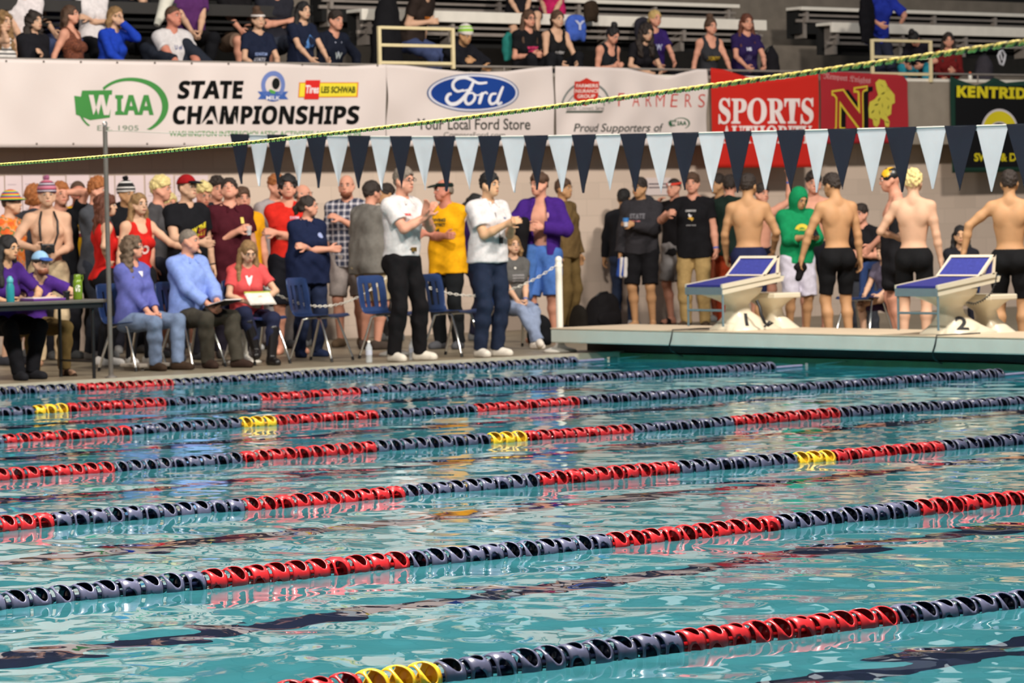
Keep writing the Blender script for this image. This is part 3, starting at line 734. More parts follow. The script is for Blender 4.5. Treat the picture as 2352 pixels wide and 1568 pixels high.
def text2d(s, size=1.0, bold=0.0, shear=0.0, sx=1.0, sub=0):
    """flat triangulated lettering centred on the origin: verts2d, faces"""
    key = (s, size, bold, shear, sx, sub)
    if key in _txt: return _txt[key]
    cu = bpy.data.curves.new('t', 'FONT'); cu.body = s; cu.size = 1.0; cu.offset = bold; cu.shear = shear; cu.resolution_u = 4
    cu.align_x = 'CENTER'; cu.align_y = 'CENTER'
    o = bpy.data.objects.new('t', cu); COL.objects.link(o)
    dg = bpy.context.evaluated_depsgraph_get(); me = bpy.data.meshes.new_from_object(o.evaluated_get(dg))
    bm = bmesh.new(); bm.from_mesh(me); bmesh.ops.triangulate(bm, faces=bm.faces)
    for _ in range(sub):
        le = [e for e in bm.edges if e.calc_length() > 0.12]
        if le: bmesh.ops.subdivide_edges(bm, edges=le, cuts=1); bmesh.ops.triangulate(bm, faces=bm.faces)
    V = np.array([v.co[:2] for v in bm.verts]); Fc = [tuple(v.index for v in f.verts) for f in bm.faces]
    bm.free(); bpy.data.objects.remove(o); bpy.data.curves.remove(cu); bpy.data.meshes.remove(me)
    if len(V):
        mn, mx = V.min(0), V.max(0); V = V-(mn+mx)/2
        hgt = mx[1]-mn[1]; V = V*(size/hgt); V[:, 0] *= sx
    _txt[key] = (V, Fc)
    return _txt[key]
def textw(s, w, h_, bold=0.0, shear=0.0, sub=0):
    """lettering fitted to a width and height"""
    V, Fc = text2d(s, 1.0, bold, shear, 1.0, sub); V = V.copy()
    V[:, 0] *= w/(V[:, 0].max()-V[:, 0].min()); V[:, 1] *= h_
    return V, Fc
# ------------------------------------------------------------------ the hall
DECK = 0.055; WALL_Y = 6.45; FASC_Y = 6.0
def struct(o): o['kind'] = 'structure'; return o
def brick_mat(name, rgb, mortar, bw=0.4, bh=0.2, rough=0.75, mix=0.06, msize=0.006, coord_rot=True):
    m = bpy.data.materials.new(name); m.use_nodes = True; nt = m.node_tree; b = nt.nodes['Principled BSDF']; b.inputs['Roughness'].default_value = rough
    tc = nt.nodes.new('ShaderNodeTexCoord'); sp = nt.nodes.new('ShaderNodeSeparateXYZ'); cb = nt.nodes.new('ShaderNodeCombineXYZ')
    nt.links.new(tc.outputs['Object'], sp.inputs[0]); nt.links.new(sp.outputs[0], cb.inputs[0]); nt.links.new(sp.outputs[2 if coord_rot else 1], cb.inputs[1])
    br = nt.nodes.new('ShaderNodeTexBrick'); nt.links.new(cb.outputs[0], br.inputs['Vector'])
    c = lin(rgb); br.inputs['Color1'].default_value = (*[x*(1+mix) for x in c], 1); br.inputs['Color2'].default_value = (*[x*(1-mix) for x in c], 1)
    br.inputs['Mortar'].default_value = (*lin(mortar), 1); br.inputs['Scale'].default_value = 1; br.inputs['Mortar Size'].default_value = msize
    br.inputs['Brick Width'].default_value = bw; br.inputs['Row Height'].default_value = bh
    nt.links.new(br.outputs[0], b.inputs['Base Color'])
    return m
m_wall = brick_mat('painted_block', (214, 193, 176), (206, 186, 169))
m_conc = mat('concrete_grey', (122, 112, 101), 0.9, noise=0.14, scale=5, bump=0.3, bscale=40)
m_fasc = mat('concrete_fascia', (150, 138, 124), 0.85, noise=0.08, scale=5)
m_deck = mat('deck_tile', (128, 117, 98), 0.45, noise=0.16, scale=6, bump=0.15, bscale=90)
m_edge = mat('deck_edge', (176, 166, 148), 0.5, noise=0.1, scale=9)
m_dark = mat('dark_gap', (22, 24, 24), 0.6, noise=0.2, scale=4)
m_plat = mat('platform_front', (196, 204, 196), 0.45, noise=0.05, scale=4)
m_cream = mat('cream_paint', (236, 220, 196), 0.4, noise=0.04, scale=6)
m_creamrail = mat('cream_rail', (226, 208, 164), 0.45, noise=0.05, scale=9)
m_alu = mat('bench_aluminium', (236, 228, 216), 0.45, noise=0.05, scale=6)
m_grail = mat('rail_grey', (150, 140, 132), 0.45, metal=0.2, noise=0.08, scale=10)
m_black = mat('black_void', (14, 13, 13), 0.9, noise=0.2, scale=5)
m_chrome = mat('chrome', (230, 228, 222), 0.16, metal=1.0, noise=0.03, scale=20)
m_pole = mat('pole_grey', (112, 106, 100), 0.4, metal=0.3, noise=0.1, scale=12)
m_white = mat('white_plastic', (238, 232, 220), 0.35, noise=0.03, scale=10)
m_blackpl = mat('black_plastic', (20, 20, 22), 0.4, noise=0.1, scale=20)

b = MB(); b.box((-34, WALL_Y, -0.2), (24, WALL_Y+0.3, 2.4)); struct(b.build('wall_back', m_wall))
# deck around the pool: side deck and end deck
b = MB(); b.box((-34, 0.58, -0.3), (1.0, WALL_Y, DECK)); b.box((1.0, -30, -0.3), (24, WALL_Y, DECK)); struct(b.build('floor', m_deck))
b = MB(); b.box((-34, 0.46, -0.3), (0.999, 0.58, DECK+0.004)); struct(b.build('trim_1', m_edge))
b = MB(); b.box((-34, -30, -0.3), (0.999, -22.3, DECK)); struct(b.build('floor_near_side', m_deck))
# pool shell
m_pool = brick_mat('pool_tile', (104, 220, 236), (92, 210, 228), 0.15, 0.15, rough=0.5, mix=0.05, msize=0.004, coord_rot=False)
b = MB(); b.box((-34, -22.3, -3.0), (1.0, 0.46, -2.75)); struct(b.build('pool_floor', m_pool))
b = MB(); b.box((-34, 0.46, -2.75), (1.0, 0.6, -0.3)); b.box((1.0, -22.3, -2.75), (1.15, 0.6, -0.3)); b.box((-34.15, -22.3, -2.75), (-34, 0.6, DECK)); b.box((-34, -22.45, -2.75), (1.0, -22.3, -0.3)); struct(b.build('pool_wall', m_pool))
b = MB()
for k in range(8):
    y = -1.3715-2.743*k; b.box((-32.5, y-0.14, -2.75), (-1.0, y+0.14, -2.744)); b.box((-1.28, y-0.5, -2.75), (-1.0, y+0.5, -2.7435))
struct(b.build('pool_lane_marking', mat('lane_tile_navy', (18, 30, 70), 0.5, noise=0.1, scale=8)))
# bulkhead under the starting platform
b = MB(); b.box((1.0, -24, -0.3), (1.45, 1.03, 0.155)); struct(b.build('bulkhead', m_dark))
b = MB(); b.box((0.93, -24, -0.12), (0.999, 0.45, 0.045)); struct(b.build('gutter_lip', mat('gutter_green', (66, 104, 66), 0.4, noise=0.15, scale=8)))
b = MB(); b.box((0.45, -24, 0.157), (1.5, 0.93, 0.288), bevel=0.012); pf = b.build('start_platform', m_plat); struct(pf)
b = MB(); b.box((0.445, -24.0, 0.288), (1.5, 0.93, 0.302), bevel=0.004); ct = b.build('platform_top', mat('platform_top', (206, 186, 160), 0.5, noise=0.06, scale=5)); struct(ct)
for yy in (-1.87+1.0, -4.3):
    b = MB(); b.tube([(0.9, yy-0.1, 0.31), (0.44, yy-0.02, 0.308), (0.437, yy, 0.22), (0.44, yy+0.03, 0.16), (0.55, yy+0.12, 0.10), (0.8, yy+0.3, 0.05), (0.94, yy+0.4, 0.03)], 0.006, 6)
    tag(b.build('cable', m_blackpl), 'thin black cable hanging over the platform edge '+('left of starting block 1' if yy > -2 else 'between starting blocks 1 and 2'), 'cable')

# ------------------------------------------------------------------ stands
def yz(px, py, Y): return un(px, py, 1, Y)[2]
def xx(px, py, Y): return un(px, py, 1, Y)[0]
b = MB(); b.box((-34, FASC_Y, 2.24), (24, FASC_Y+0.14, 3.05)); b.box((-34, FASC_Y+0.14, 2.24), (24, 12, 2.5)); struct(b.build('balcony_fascia', m_fasc))
b = MB(); b.box((-34, FASC_Y+0.01, 3.052), (24, FASC_Y+0.13, 3.09)); struct(b.build('trim_2', m_alu))
b = MB()
for k, (y0, z1) in enumerate(((7.05, 2.82), (7.85, 3.24), (8.65, 3.66), (9.45, 4.08), (10.25, 4.5))): b.box((-34, y0, 2.4), (24, 12, z1))
struct(b.build('seating_tier', m_conc))
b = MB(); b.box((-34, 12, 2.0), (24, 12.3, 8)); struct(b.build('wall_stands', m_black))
# long hand rail on the balcony edge
rail = empty('balcony_rail', (0, FASC_Y, 0), 0, 'long thin grey steel rail running along the balcony edge above the banners', 'railing')
b = MB(); b.tube([(-34, 0, 3.155), (24, 0, 3.155)], 0.013, 8); b.build('handrail', m_grail, rail)
for i in range(22):
    b = MB(); x = -12+1.6*i; b.tube([(x, 0, 3.05), (x, 0, 3.155)], 0.009, 6); b.build('rail_post', m_grail, rail)
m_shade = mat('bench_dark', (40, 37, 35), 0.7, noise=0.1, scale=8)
# aluminium benches: (px left, px right, board centre depth, board top row at both ends, thickness rows)
def bench(label, x0, x1, Y, z, grp='aluminium benches in the stands', dark=True, hgt=0.135, m_alu=m_alu, m_grail=m_grail):
    e = empty('bench', (x0, Y, 0), 0, label, 'bench', grp)
    L = x1-x0
    b = MB(); b.box((0, 0, z-hgt), (L, 0.05, z), bevel=0.008); b.box((0, 0.05, z-0.04), (L, 0.32, z), bevel=0.006); b.build('seat', m_alu, e)
    b = MB(); b.box((0.02, 0.06, z-hgt-0.075), (L-0.02, 0.09, z-hgt-0.045)); b.box((0.0, 0.10, z-hgt-0.155), (L, 0.13, z-hgt-0.115)); b.build('stretcher', m_grail, e)
    n = max(2, int(L/1.05))
    for i in range(n):
        b = MB(); x = 0.15+(L-0.3)*i/(n-1); b.box((x-0.025, 0.05, z-hgt-0.16), (x+0.025, 0.1, z-hgt)); b.box((x-0.03, 0.1, z-0.42), (x+0.03, 0.28, z-0.03)); b.build('leg', m_grail, e)
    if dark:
        b = MB(); b.box((0.02, 0.30, z-0.42), (L-0.02, 0.33, z-0.03)); b.build('shade_board', m_black, e)  # black board paints in the shade of the open space under the seat
    return e
Yb2 = 7.6
bench('long pale aluminium bench behind the girls at the balcony rail', xx(832, 50, Yb2), xx(1762, 70, Yb2), Yb2, yz(1400, 36, Yb2))
bench('pale aluminium bench end at the right behind the bending spectators', xx(1912, 70, Yb2), xx(2352, 80, Yb2)+4, Yb2, yz(1400, 36, Yb2))
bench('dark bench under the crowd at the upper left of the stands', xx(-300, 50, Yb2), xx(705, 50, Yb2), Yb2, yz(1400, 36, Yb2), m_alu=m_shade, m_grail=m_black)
Yb3 = 8.45
for lab, a, c in (('upper bench with a black shade panel below it at top centre of the photo', 745, 1700), ('upper bench with a black shade panel below it at top right', 1842, 2700), ('dark upper bench row behind the crowd at top left of the photo', -400, 680)):
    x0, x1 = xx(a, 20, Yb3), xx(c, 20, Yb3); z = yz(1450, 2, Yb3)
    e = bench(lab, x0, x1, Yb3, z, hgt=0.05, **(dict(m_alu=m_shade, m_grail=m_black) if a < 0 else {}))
    b = MB(); b.box((0.05, 0.12, z-0.36), (x1-x0-0.05, 0.3, z-0.05)); b.build('shade_panel', m_black, e)  # added black sheet, painted shade filling the hollow under the upper bench
bench('front bench just behind the balcony rail', xx(-300, 150, 6.62), xx(2500, 170, 6.62), 6.62, 2.90, dark=False, hgt=0.05)

# cream tubular guards standing on the balcony edge
def guard(label, x0, x1, ytop, ybot, yl):
    Y = FASC_Y-0.02
    a = xx(x0, 100, Y); c = xx(x1, 100, Y); zt = yz((x0+x1)/2, ytop, Y); zb = yz((x0+x1)/2, ybot, Y); z0 = yz((x0+x1)/2, yl, Y)
    e = empty('guard_rail', (a, Y, z0), 0, label, 'railing', 'cream tube guards on the balcony edge')
    zt -= z0; zb -= z0; L = c-a
    for x in (0, L):
        b = MB(); b.box((x-0.02, -0.02, 0), (x+0.02, 0.02, zt+0.015), bevel=0.006); b.build('post', m_creamrail, e)
    for z in (zt, (zt+zb)/2, zb):
        b = MB(); b.box((0.02, -0.015, z-0.018), (L-0.02, 0.015, z+0.018), bevel=0.006); b.build('crossbar', m_creamrail, e)
guard('cream tube guard in front of the spectator in the lime green beanie', 871, 1040, 65, 145, 157)
guard('cream tube guard at the right in front of the teal trousers', 2003, 2137, 94, 170, 188)

# ------------------------------------------------------------------ banners
def banner(name, label, tl, top, bot, rgb, seed, amp=0.012, mtl=None, off=0.0, edges=()):
    """top, bot: polylines of photo points along the upper and the lower edge, all on the balcony face"""
    Y0 = FASC_Y-0.06-off; r = np.random.RandomState(seed)
    T = [un(x, y, 1, Y0) for x, y in top]; B_ = [un(x, y, 1, Y0) for x, y in bot]
    xs = np.array([p[0] for p in T]); zt = np.array([p[2] for p in T]); xb = np.array([p[0] for p in B_]); zb = np.array([p[2] for p in B_])
    fold = [(r.uniform(3, 11), r.uniform(-8, 8), r.rand()*6, r.uniform(0.4, 1)) for _ in range(6)]
    def wave(X, Z):
        w = 0
        for fx, fz, ph, a in fold: w = w+a*np.sin(fx*X+fz*Z+ph)
        tn = (Z-np.interp(X, xb, zb))/(np.interp(X, xs, zt)-np.interp(X, xb, zb)+1e-6)
        pin = 0.35*np.abs(np.sin(X*2.2+seed))**3*np.clip(tn, 0, 1)**2
        return Y0+amp*0.5*w*(0.3+0.7*np.sin(PI*np.clip(tn, 0, 1)))-amp*2*pin
    n = max(24, int((xs[-1]-xs[0])*26)); m_ = 22
    V = []; Q = []
    for j in range(m_+1):
        for i in range(n+1):
            X = xs[0]+(xs[-1]-xs[0])*i/n; Z = np.interp(X, xb, zb)*(1-j/m_)+np.interp(X, xs, zt)*j/m_
            V.append((X, wave(X, Z), Z))
    N = len(V); V += [(x, y+0.003, z) for x, y, z in V]
    for j in range(m_):
        for i in range(n):
            a = j*(n+1)+i; Q.append((a, a+1, a+n+2, a+n+1)); Q.append((a+N+n+1, a+N+n+2, a+N+1, a+N))
    for i in range(n): Q.append((i+1, i, i+N, i+1+N)); a = m_*(n+1)+i; Q.append((a, a+1, a+1+N, a+N))
    o = mesh_obj(name, V, Q, mtl or mat('banner_%d_%d_%d' % rgb, rgb, 0.5, noise=0.02, scale=2), smooth=True)
    tag(o, label, 'banner')
    def put(items, nm='print', lift=0.004):
        for V2, F2, col in items:
            V2, F2 = refine(V2, F2)
            vs = []
            for (x, y) in V2:
                p = un(x, y, 1, Y0); vs.append((p[0], wave(p[0], p[2])-lift, p[2]))
            mesh_obj(nm, vs, F2, mat('ink_%d_%d_%d' % tuple(col), col, 0.85, spec=0.15), o)
    return o, put, wave
def refine(V2, F2, L=7.0):
    bm = bmesh.new(); vs = [bm.verts.new((x, y, 0)) for x, y in V2]
    for f in F2:
        try: bm.faces.new([vs[i] for i in f])
        except ValueError: pass
    bmesh.ops.triangulate(bm, faces=bm.faces[:])
    for _ in range(6):
        le = [e for e in bm.edges if e.calc_length() > L]
        if not le: break
        bmesh.ops.subdivide_edges(bm, edges=le, cuts=1); bmesh.ops.triangulate(bm, faces=[f for f in bm.faces if len(f.verts) > 3])
    bm.verts.index_update(); V = [v.co[:2] for v in bm.verts]; Fc = [tuple(v.index for v in f.verts) for f in bm.faces]; bm.free(); return V, Fc
SB = lambda t: ''.join(chr(0x1D5D4+ord(c)-65) if 'A' <= c <= 'Z' else c for c in t)
def T(s, cx, cy, w, h_, rgb, bold=0.0, shear=0.0, slope=0.0, sub=1):
    V, Fc = textw(s, w, h_, bold, shear, sub)
    return [(cx+u, cy-v+slope*u) for u, v in V], Fc, rgb
def poly(pts, rgb): return pts, [tuple(range(len(pts)))], rgb
def ring(cx, cy, rx, ry, inner, rgb, a0=0, a1=2*PI, n=40):
    V, Fc = disc_poly(rx, ry, cx, cy, n, a0, a1, inner); return V, Fc, rgb
def strip(outer, inner, rgb):
    n = len(outer); return list(outer)+list(inner), [(i, i+1, n+i+1, n+i) for i in range(n-1)], rgb
def arc(cx, cy, rx, ry, a0, a1, n=30): return [(cx+rx*math.cos(math.radians(a0+(a1-a0)*i/n)), cy-ry*math.sin(math.radians(a0+(a1-a0)*i/n))) for i in range(n+1)]
WH = (222, 208, 203); GR = (70, 138, 70); BK = (10, 10, 10)

o, put, wv = banner('banner', 'wide white championship banner with green and black lettering at the left', None,
    [(-420, 128), (0, 135), (90, 137), (430, 143), (640, 146), (700, 149), (790, 152), (883, 148)], [(-420, 340), (0, 338), (500, 338), (883, 336)], WH, 3, amp=0.02)
def wiaa(k, ox, oy, g, wht, big=True):
    f = lambda x, y: (ox+(x-168)*k, oy+(y-178)*k)
    st = [f(*p) for p in ((168, 220), (183, 222), (186, 208), (257, 207), (252, 270), (205, 276), (190, 270), (172, 263))]
    out = [st and (st, [tuple(range(len(st)))], g)]
    a = arc(301, 243, 87, 65, 140, -58); b_ = arc(296, 246, 77, 60, 140, -58)
    out.append(strip([f(*p) for p in a], [f(*p) for p in b_], g))
    a = arc(235, 240, 60, 60, 205, 236, 8); b_ = arc(239, 238, 60, 60, 205, 236, 8)
    out.append(strip([f(*p) for p in a], [f(*p) for p in b_], g))
    c = f(231, 241); out.append(T(SB('W'), c[0], c[1], 60*k, 46*k, wht, 0.02, 0))
    c = f(309, 241); out.append(T(SB('IAA'), c[0], c[1], 90*k, 46*k, g, 0.02, 0))
    return out
L = wiaa(1, 168, 178, GR, WH)
put(L[:3], 'state_logo'); put(L[3:4], 'lettering', 0.007); put(L[4:], 'lettering')
put([T('Est. 1905', 270, 294, 95, 12, (120, 140, 118), 0.0)], 'lettering')
for dx, dz, cc, lf in ((0, 0, BK, 0.008),):
    g = 3 if lf == 0.004 else 0
    put([T(SB('STATE'), 484, 206, 150+g, 42+g, cc, 0.022+0.004*g, 0.12), T(SB('CHAMPIONSHIPS'), 611, 264, 427+g, 43+g, cc, 0.020+0.003*g, 0.12)], 'lettering', lf)
put([T('WASHINGTON INTERSCHOLASTIC ACTIVITIES ASSOCIATION', 608, 307, 437, 12.5, (92, 150, 90), 0.008)], 'lettering')
put([ring(626, 196, 28, 33, 0.66, (110, 128, 186)), poly([(590, 210), (662, 210), (655, 219), (663, 228), (590, 228), (597, 219)], (66, 98, 170))], 'badge')
put([ring(626, 210, 26, 23, 0.55, (66, 98, 170), 0.15*PI, 0.85*PI), ring(632, 192, 9, 13, 0.05, (24, 26, 24)), poly([(615, 207), (620, 205), (632, 210), (630, 216), (620, 214)], (90, 160, 80))], 'badge', 0.007)
put([T('MILK', 626, 225, 34, 9, (230, 225, 228), 0.02)], 'lettering', 0.010)
put([poly([(687, 189), (823, 189), (820, 223), (685, 224)], (220, 120, 40))], 'tire_logo', 0.004)
put([poly([(689, 191), (820, 191), (817, 221), (687, 222)], (234, 214, 60))], 'tire_logo', 0.006)
put([poly([(702, 184), (736, 184), (732, 228), (698, 228)], (214, 44, 40))], 'tire_logo', 0.008)
put([T('Tires', 717, 205, 31, 19, (238, 225, 225), 0.03, 0.2), T('LES SCHWAB', 776, 206, 77, 15, (40, 60, 24), 0.03, 0.1)], 'lettering', 0.011)
b = MB()
for x in range(-60, 880, 85):
    for y in (141+x*0.012,):
        p = un(x+74, y, 1, FASC_Y-0.06); b.ball((p[0], wv(p[0], p[2])-0.004, p[2]), 0.012, 4)
for x in (84, 168, 338, 423, 560):
    p = un(x, 330, 1, FASC_Y-0.06); b.ball((p[0], wv(p[0], p[2])-0.004, p[2]), 0.011, 4)
b.build('grommet', mat('grommet', (110, 100, 92), 0.3, metal=0.6), o)

o, put, wv = banner('banner', 'white car dealer banner with a blue oval logo left of the insurance banner', None,
    [(887, 148), (930, 150), (1000, 159), (1080, 166), (1160, 164), (1230, 155), (1268, 152)], [(887, 336), (1268, 335)], WH, 8, amp=0.030)
put([ring(1086, 213, 106, 44, 0.02, (58, 84, 130))], 'oval_logo', 0.004)
put([ring(1086, 213, 103, 42, 0.02, (214, 212, 222))], 'oval_logo', 0.006)
put([ring(1086, 213, 97, 37.5, 0.02, (26, 62, 138))], 'oval_logo', 0.008)
def stroke(pts, w, rgb, n=5):
    P0 = np.array([(860+x/2.94, 140+y/2.94) for x, y in pts], float); out = []
    for i in range(len(P0)-1):
        p0, p1, p2, p3 = P0[max(i-1, 0)], P0[i], P0[i+1], P0[min(i+2, len(P0)-1)]
        for k in range(n):
            t = k/n; out.append(0.5*((2*p1)+(p2-p0)*t+(2*p0-5*p1+4*p2-p3)*t*t+(3*p1-p0-3*p2+p3)*t**3))
    out.append(P0[-1]); Q = np.array(out); tg = np.gradient(Q, axis=0); tg /= np.linalg.norm(tg, axis=1)[:, None]+1e-9
    nn = np.stack([-tg[:, 1], tg[:, 0]], 1); tt = np.linspace(0, 1, len(Q)); ww = w/2.94/2*(0.35+0.65*np.sin(PI*np.clip(tt*0.9+0.05, 0, 1))**0.5)
    a, b_ = Q+nn*ww[:, None], Q-nn*ww[:, None]
    return strip([tuple(v) for v in a], [tuple(v) for v in b_], rgb)
FW = (228, 226, 232)
SK = [([(600, 196), (560, 205), (530, 180), (528, 145), (560, 118), (610, 112), (655, 128), (700, 150), (756, 146)], 22), ([(668, 135), (640, 190), (600, 250), (560, 285), (515, 290), (488, 262), (500, 228), (522, 222)], 26),
      ([(590, 205), (625, 196), (655, 196)], 12), ([(660, 215), (625, 222), (612, 262), (628, 290), (655, 280), (672, 245), (660, 215)], 19), ([(668, 222), (690, 232), (715, 218)], 9),
      ([(722, 212), (708, 255), (700, 292)], 22), ([(708, 252), (725, 222), (745, 212), (752, 226)], 13), ([(812, 222), (780, 226), (764, 262), (776, 290), (805, 282), (820, 255)], 19), ([(856, 172), (838, 215), (820, 268), (828, 292), (850, 278)], 21)]
put([stroke(q, w, FW) for q, w in SK[::2]], 'lettering', 0.011); put([stroke(q, w, FW) for q, w in SK[1::2]], 'lettering', 0.0115)
put([T('Your Local Ford Store', 1087, 285, 260, 26, (58, 58, 54), 0.012), T('CompareFord.com', 1088, 311, 142, 15, (96, 96, 90), 0.0)], 'lettering')

o, put, wv = banner('banner', 'white insurance banner with a red shield and spaced red lettering', None,
    [(1276, 152), (1400, 155), (1440, 157), (1480, 166), (1530, 177), (1560, 168), (1600, 159), (1622, 159)], [(1274, 335), (1625, 333)], WH, 12, amp=0.034)
RD = (196, 52, 40)
put([strip(arc(1344, 250, 56, 62, 168, 12), arc(1344, 250, 52, 57, 168, 12), (120, 124, 122)), strip(arc(1344, 255, 44, 46, 165, 15), arc(1344, 255, 42, 43, 165, 15), (120, 124, 122))], 'emblem')
put([poly([(1318, 187), (1330, 187), (1344, 179), (1358, 187), (1371, 187), (1369, 225), (1345, 243), (1319, 225)], RD)], 'emblem', 0.007)
put([T('FARMERS', 1345, 197, 46, 8, (236, 220, 212), 0.02), T('INSURANCE', 1345, 209, 50, 8, (236, 220, 212), 0.02), T('GROUP', 1345, 221, 36, 8, (236, 220, 212), 0.02)], 'lettering', 0.010)
put([T('Gather. Connect. Serve.', 1345, 248, 84, 9, (120, 118, 114), 0.0), poly([(1304, 254), (1386, 254), (1382, 259), (1301, 259)], (84, 92, 84))], 'lettering')
for i, ch in enumerate('FARMERS'): put([T(ch, 1427+i*30.4, 229+0.4*i, 15 if ch != 'M' else 21, 30, RD, -0.012, 0.05)], 'lettering')
put([T('Proud Supporters of', 1420, 296, 206, 25, (56, 58, 54), 0.010, 0.25)], 'lettering')
Lg = wiaa(0.205, 1537, 270, (50, 92, 66), WH); put(Lg[:3]+Lg[4:], 'state_logo'); put(Lg[3:4], 'lettering', 0.007)

o, put, wv = banner('banner', 'bright red sporting goods banner with white serif lettering', None,
    [(1632, 156), (1665, 160), (1700, 172), (1745, 185), (1800, 180), (1850, 172), (1879, 168)], [(1640, 385), (1878, 384)], (206, 34, 20), 21, amp=0.012)
put([T('\U0001D412\U0001D40F\U0001D40E\U0001D411\U0001D413\U0001D412', 1759, 255, 218, 60, (240, 225, 222), 0.014), T('\U0001D400\U0001D414\U0001D413\U0001D407\U0001D40E\U0001D411\U0001D408\U0001D413\U0001D418', 1762, 309, 208, 42, (240, 225, 222), 0.012)], 'lettering')

o, put, wv = banner('banner', 'maroon school banner with a large letter N and a yellow knight', None,
    [(1884, 165), (1940, 165), (2000, 169), (2060, 171), (2076, 175), (2084, 187)], [(1885, 330), (2084, 328)], (168, 34, 42), 31, amp=0.008)
put([T('\U0001D511\U0001D522\U0001D534\U0001D52D\U0001D52C\U0001D52F\U0001D531 \U0001D50E\U0001D52B\U0001D526\U0001D524\U0001D525\U0001D531\U0001D530', 1945, 181, 108, 17, (206, 150, 150), 0.01, 0, 0.11)], 'lettering')
NN = '\U0001D40D'
put([T(NN, 1962, 256, 84, 104, (20, 16, 16), 0.03, 0, -0.14)], 'letter_shadow', 0.004)
put([T(NN, 1950, 254, 84, 104, (214, 190, 60), 0.034, 0, -0.14)], 'lettering', 0.007)
put([T(NN, 1950, 254, 78, 96, (150, 34, 40), 0.0, 0, -0.14)], 'lettering', 0.010)
YK = (208, 194, 76)
kn = [(2010, 190), (2018, 182), (2032, 185), (2037, 196), (2030, 202), (2036, 212), (2046, 208), (2054, 218), (2055, 236), (2048, 240), (2047, 262), (2038, 268), (2044, 280), (2042, 292), (2034, 290), (2032, 276), (2022, 270), (2020, 284), (2014, 292), (2006, 288), (2004, 274), (1995, 270), (1994, 250), (1997, 234), (2008, 228), (2016, 218), (2012, 204)]
put([poly(kn, YK)], 'knight_emblem', 0.006)
rr = np.random.RandomState(5); it = []
for (x, y) in ((2024, 196), (2027, 214), (2038, 226), (2012, 240), (2026, 242), (2040, 246), (2004, 256), (2020, 258), (2034, 262), (2010, 274), (2038, 280), (2018, 228)):
    a = rr.rand()*3; it.append(poly([(x-6*math.cos(a), y-6*math.sin(a)), (x+1, y+2), (x+6*math.cos(a), y+6*math.sin(a)), (x-1, y-1)], (60, 66, 24)))
put(it, 'knight_emblem', 0.009)

o, put, wv = banner('banner', 'black and dark green school swim banner at the far right', None,
    [(2183, 174), (2200, 182), (2240, 196), (2262, 190), (2283, 178), (2310, 190), (2352, 186), (2450, 182)], [(2184, 397), (2450, 392)], (16, 54, 40), 41, amp=0.01)
put([poly([(2194, 200), (2440, 196), (2440, 382), (2195, 385)], (20, 20, 22))], 'field', 0.004)
YE = (222, 204, 40)
put([T(SB('KENTRIDGE'), 2300, 213, 206, 27, YE, 0.03, 0, 0.03), T('SWIM & DIVE', 2300, 361, 126, 19, YE, 0.03)], 'lettering', 0.008)
put([strip(arc(2294, 302, 42, 52, 175, 5), arc(2294, 306, 22, 24, 175, 5), (214, 206, 210))], 'emblem', 0.008)
put([strip(arc(2294, 302, 38, 47, 172, 8), arc(2294, 306, 25, 27, 172, 8), YE), poly([(2260, 330), (2268, 336), (2262, 350), (2252, 344)], (120, 130, 190))], 'emblem', 0.011)

# paper sheets taped to the wall at the left
for i, (x0, x1, t) in enumerate(((-60, 9, 405), (12, 50, 403), (52, 98, 402), (100, 150, 404), (153, 205, 402), (208, 262, 404), (265, 330, 403), (334, 398, 402), (402, 478, 403))):
    Y = WALL_Y-0.012; a = xx(x0, 430, Y); c = xx(x1, 430, Y); zt = yz(x0, t, Y)
    b = MB(); b.box((a, Y-0.002, zt-0.95), (c, Y+0.002, zt)); s_ = b.build('paper_sheet', mat('result_paper', (226, 206, 208), 0.7, noise=0.03, scale=3))
    who = ('at the far left edge', 'above the rainbow bucket hat', 'above the shirtless man with a camera', 'above the bent elbow beside the pink beanie', 'above the gold shirt man', 'behind the thin grey pole', 'behind the black and white beanie', 'behind the bleached blond man', 'left of the red baseball cap')[i]
    tag(s_, 'tall pale paper sheet taped to the wall '+who, 'paper', 'result sheets taped to the wall')
    b = MB()
    for k in range(3): b.box((a+0.03, Y-0.004, zt-0.10-0.13*k), (a+0.03+(c-a)*(0.5+0.1*k), Y-0.003, zt-0.093-0.13*k))
    b.build('printed_line', mat('print_faint', (178, 160, 168), 0.8), s_)
b = MB(); Y = WALL_Y-0.012; a = xx(1484, 430, Y); c = xx(1541, 430, Y)
b.box((a, Y-0.003, yz(1500, 448, Y)), (c, Y+0.003, yz(1500, 408, Y))); s_ = b.build('wall_notice', mat('notice_paper', (224, 208, 204), 0.7)); tag(s_, 'small white notice on the wall between the hooded man and the headband man', 'sign')
b = MB()
for k in range(2): b.box((a+0.04, Y-0.005, yz(1500, 432-8*k, Y)), (c-0.05, Y-0.004, yz(1500, 429-8*k, Y)))
b.build('printed_line', mat('print_dark', (96, 84, 92), 0.8), s_)
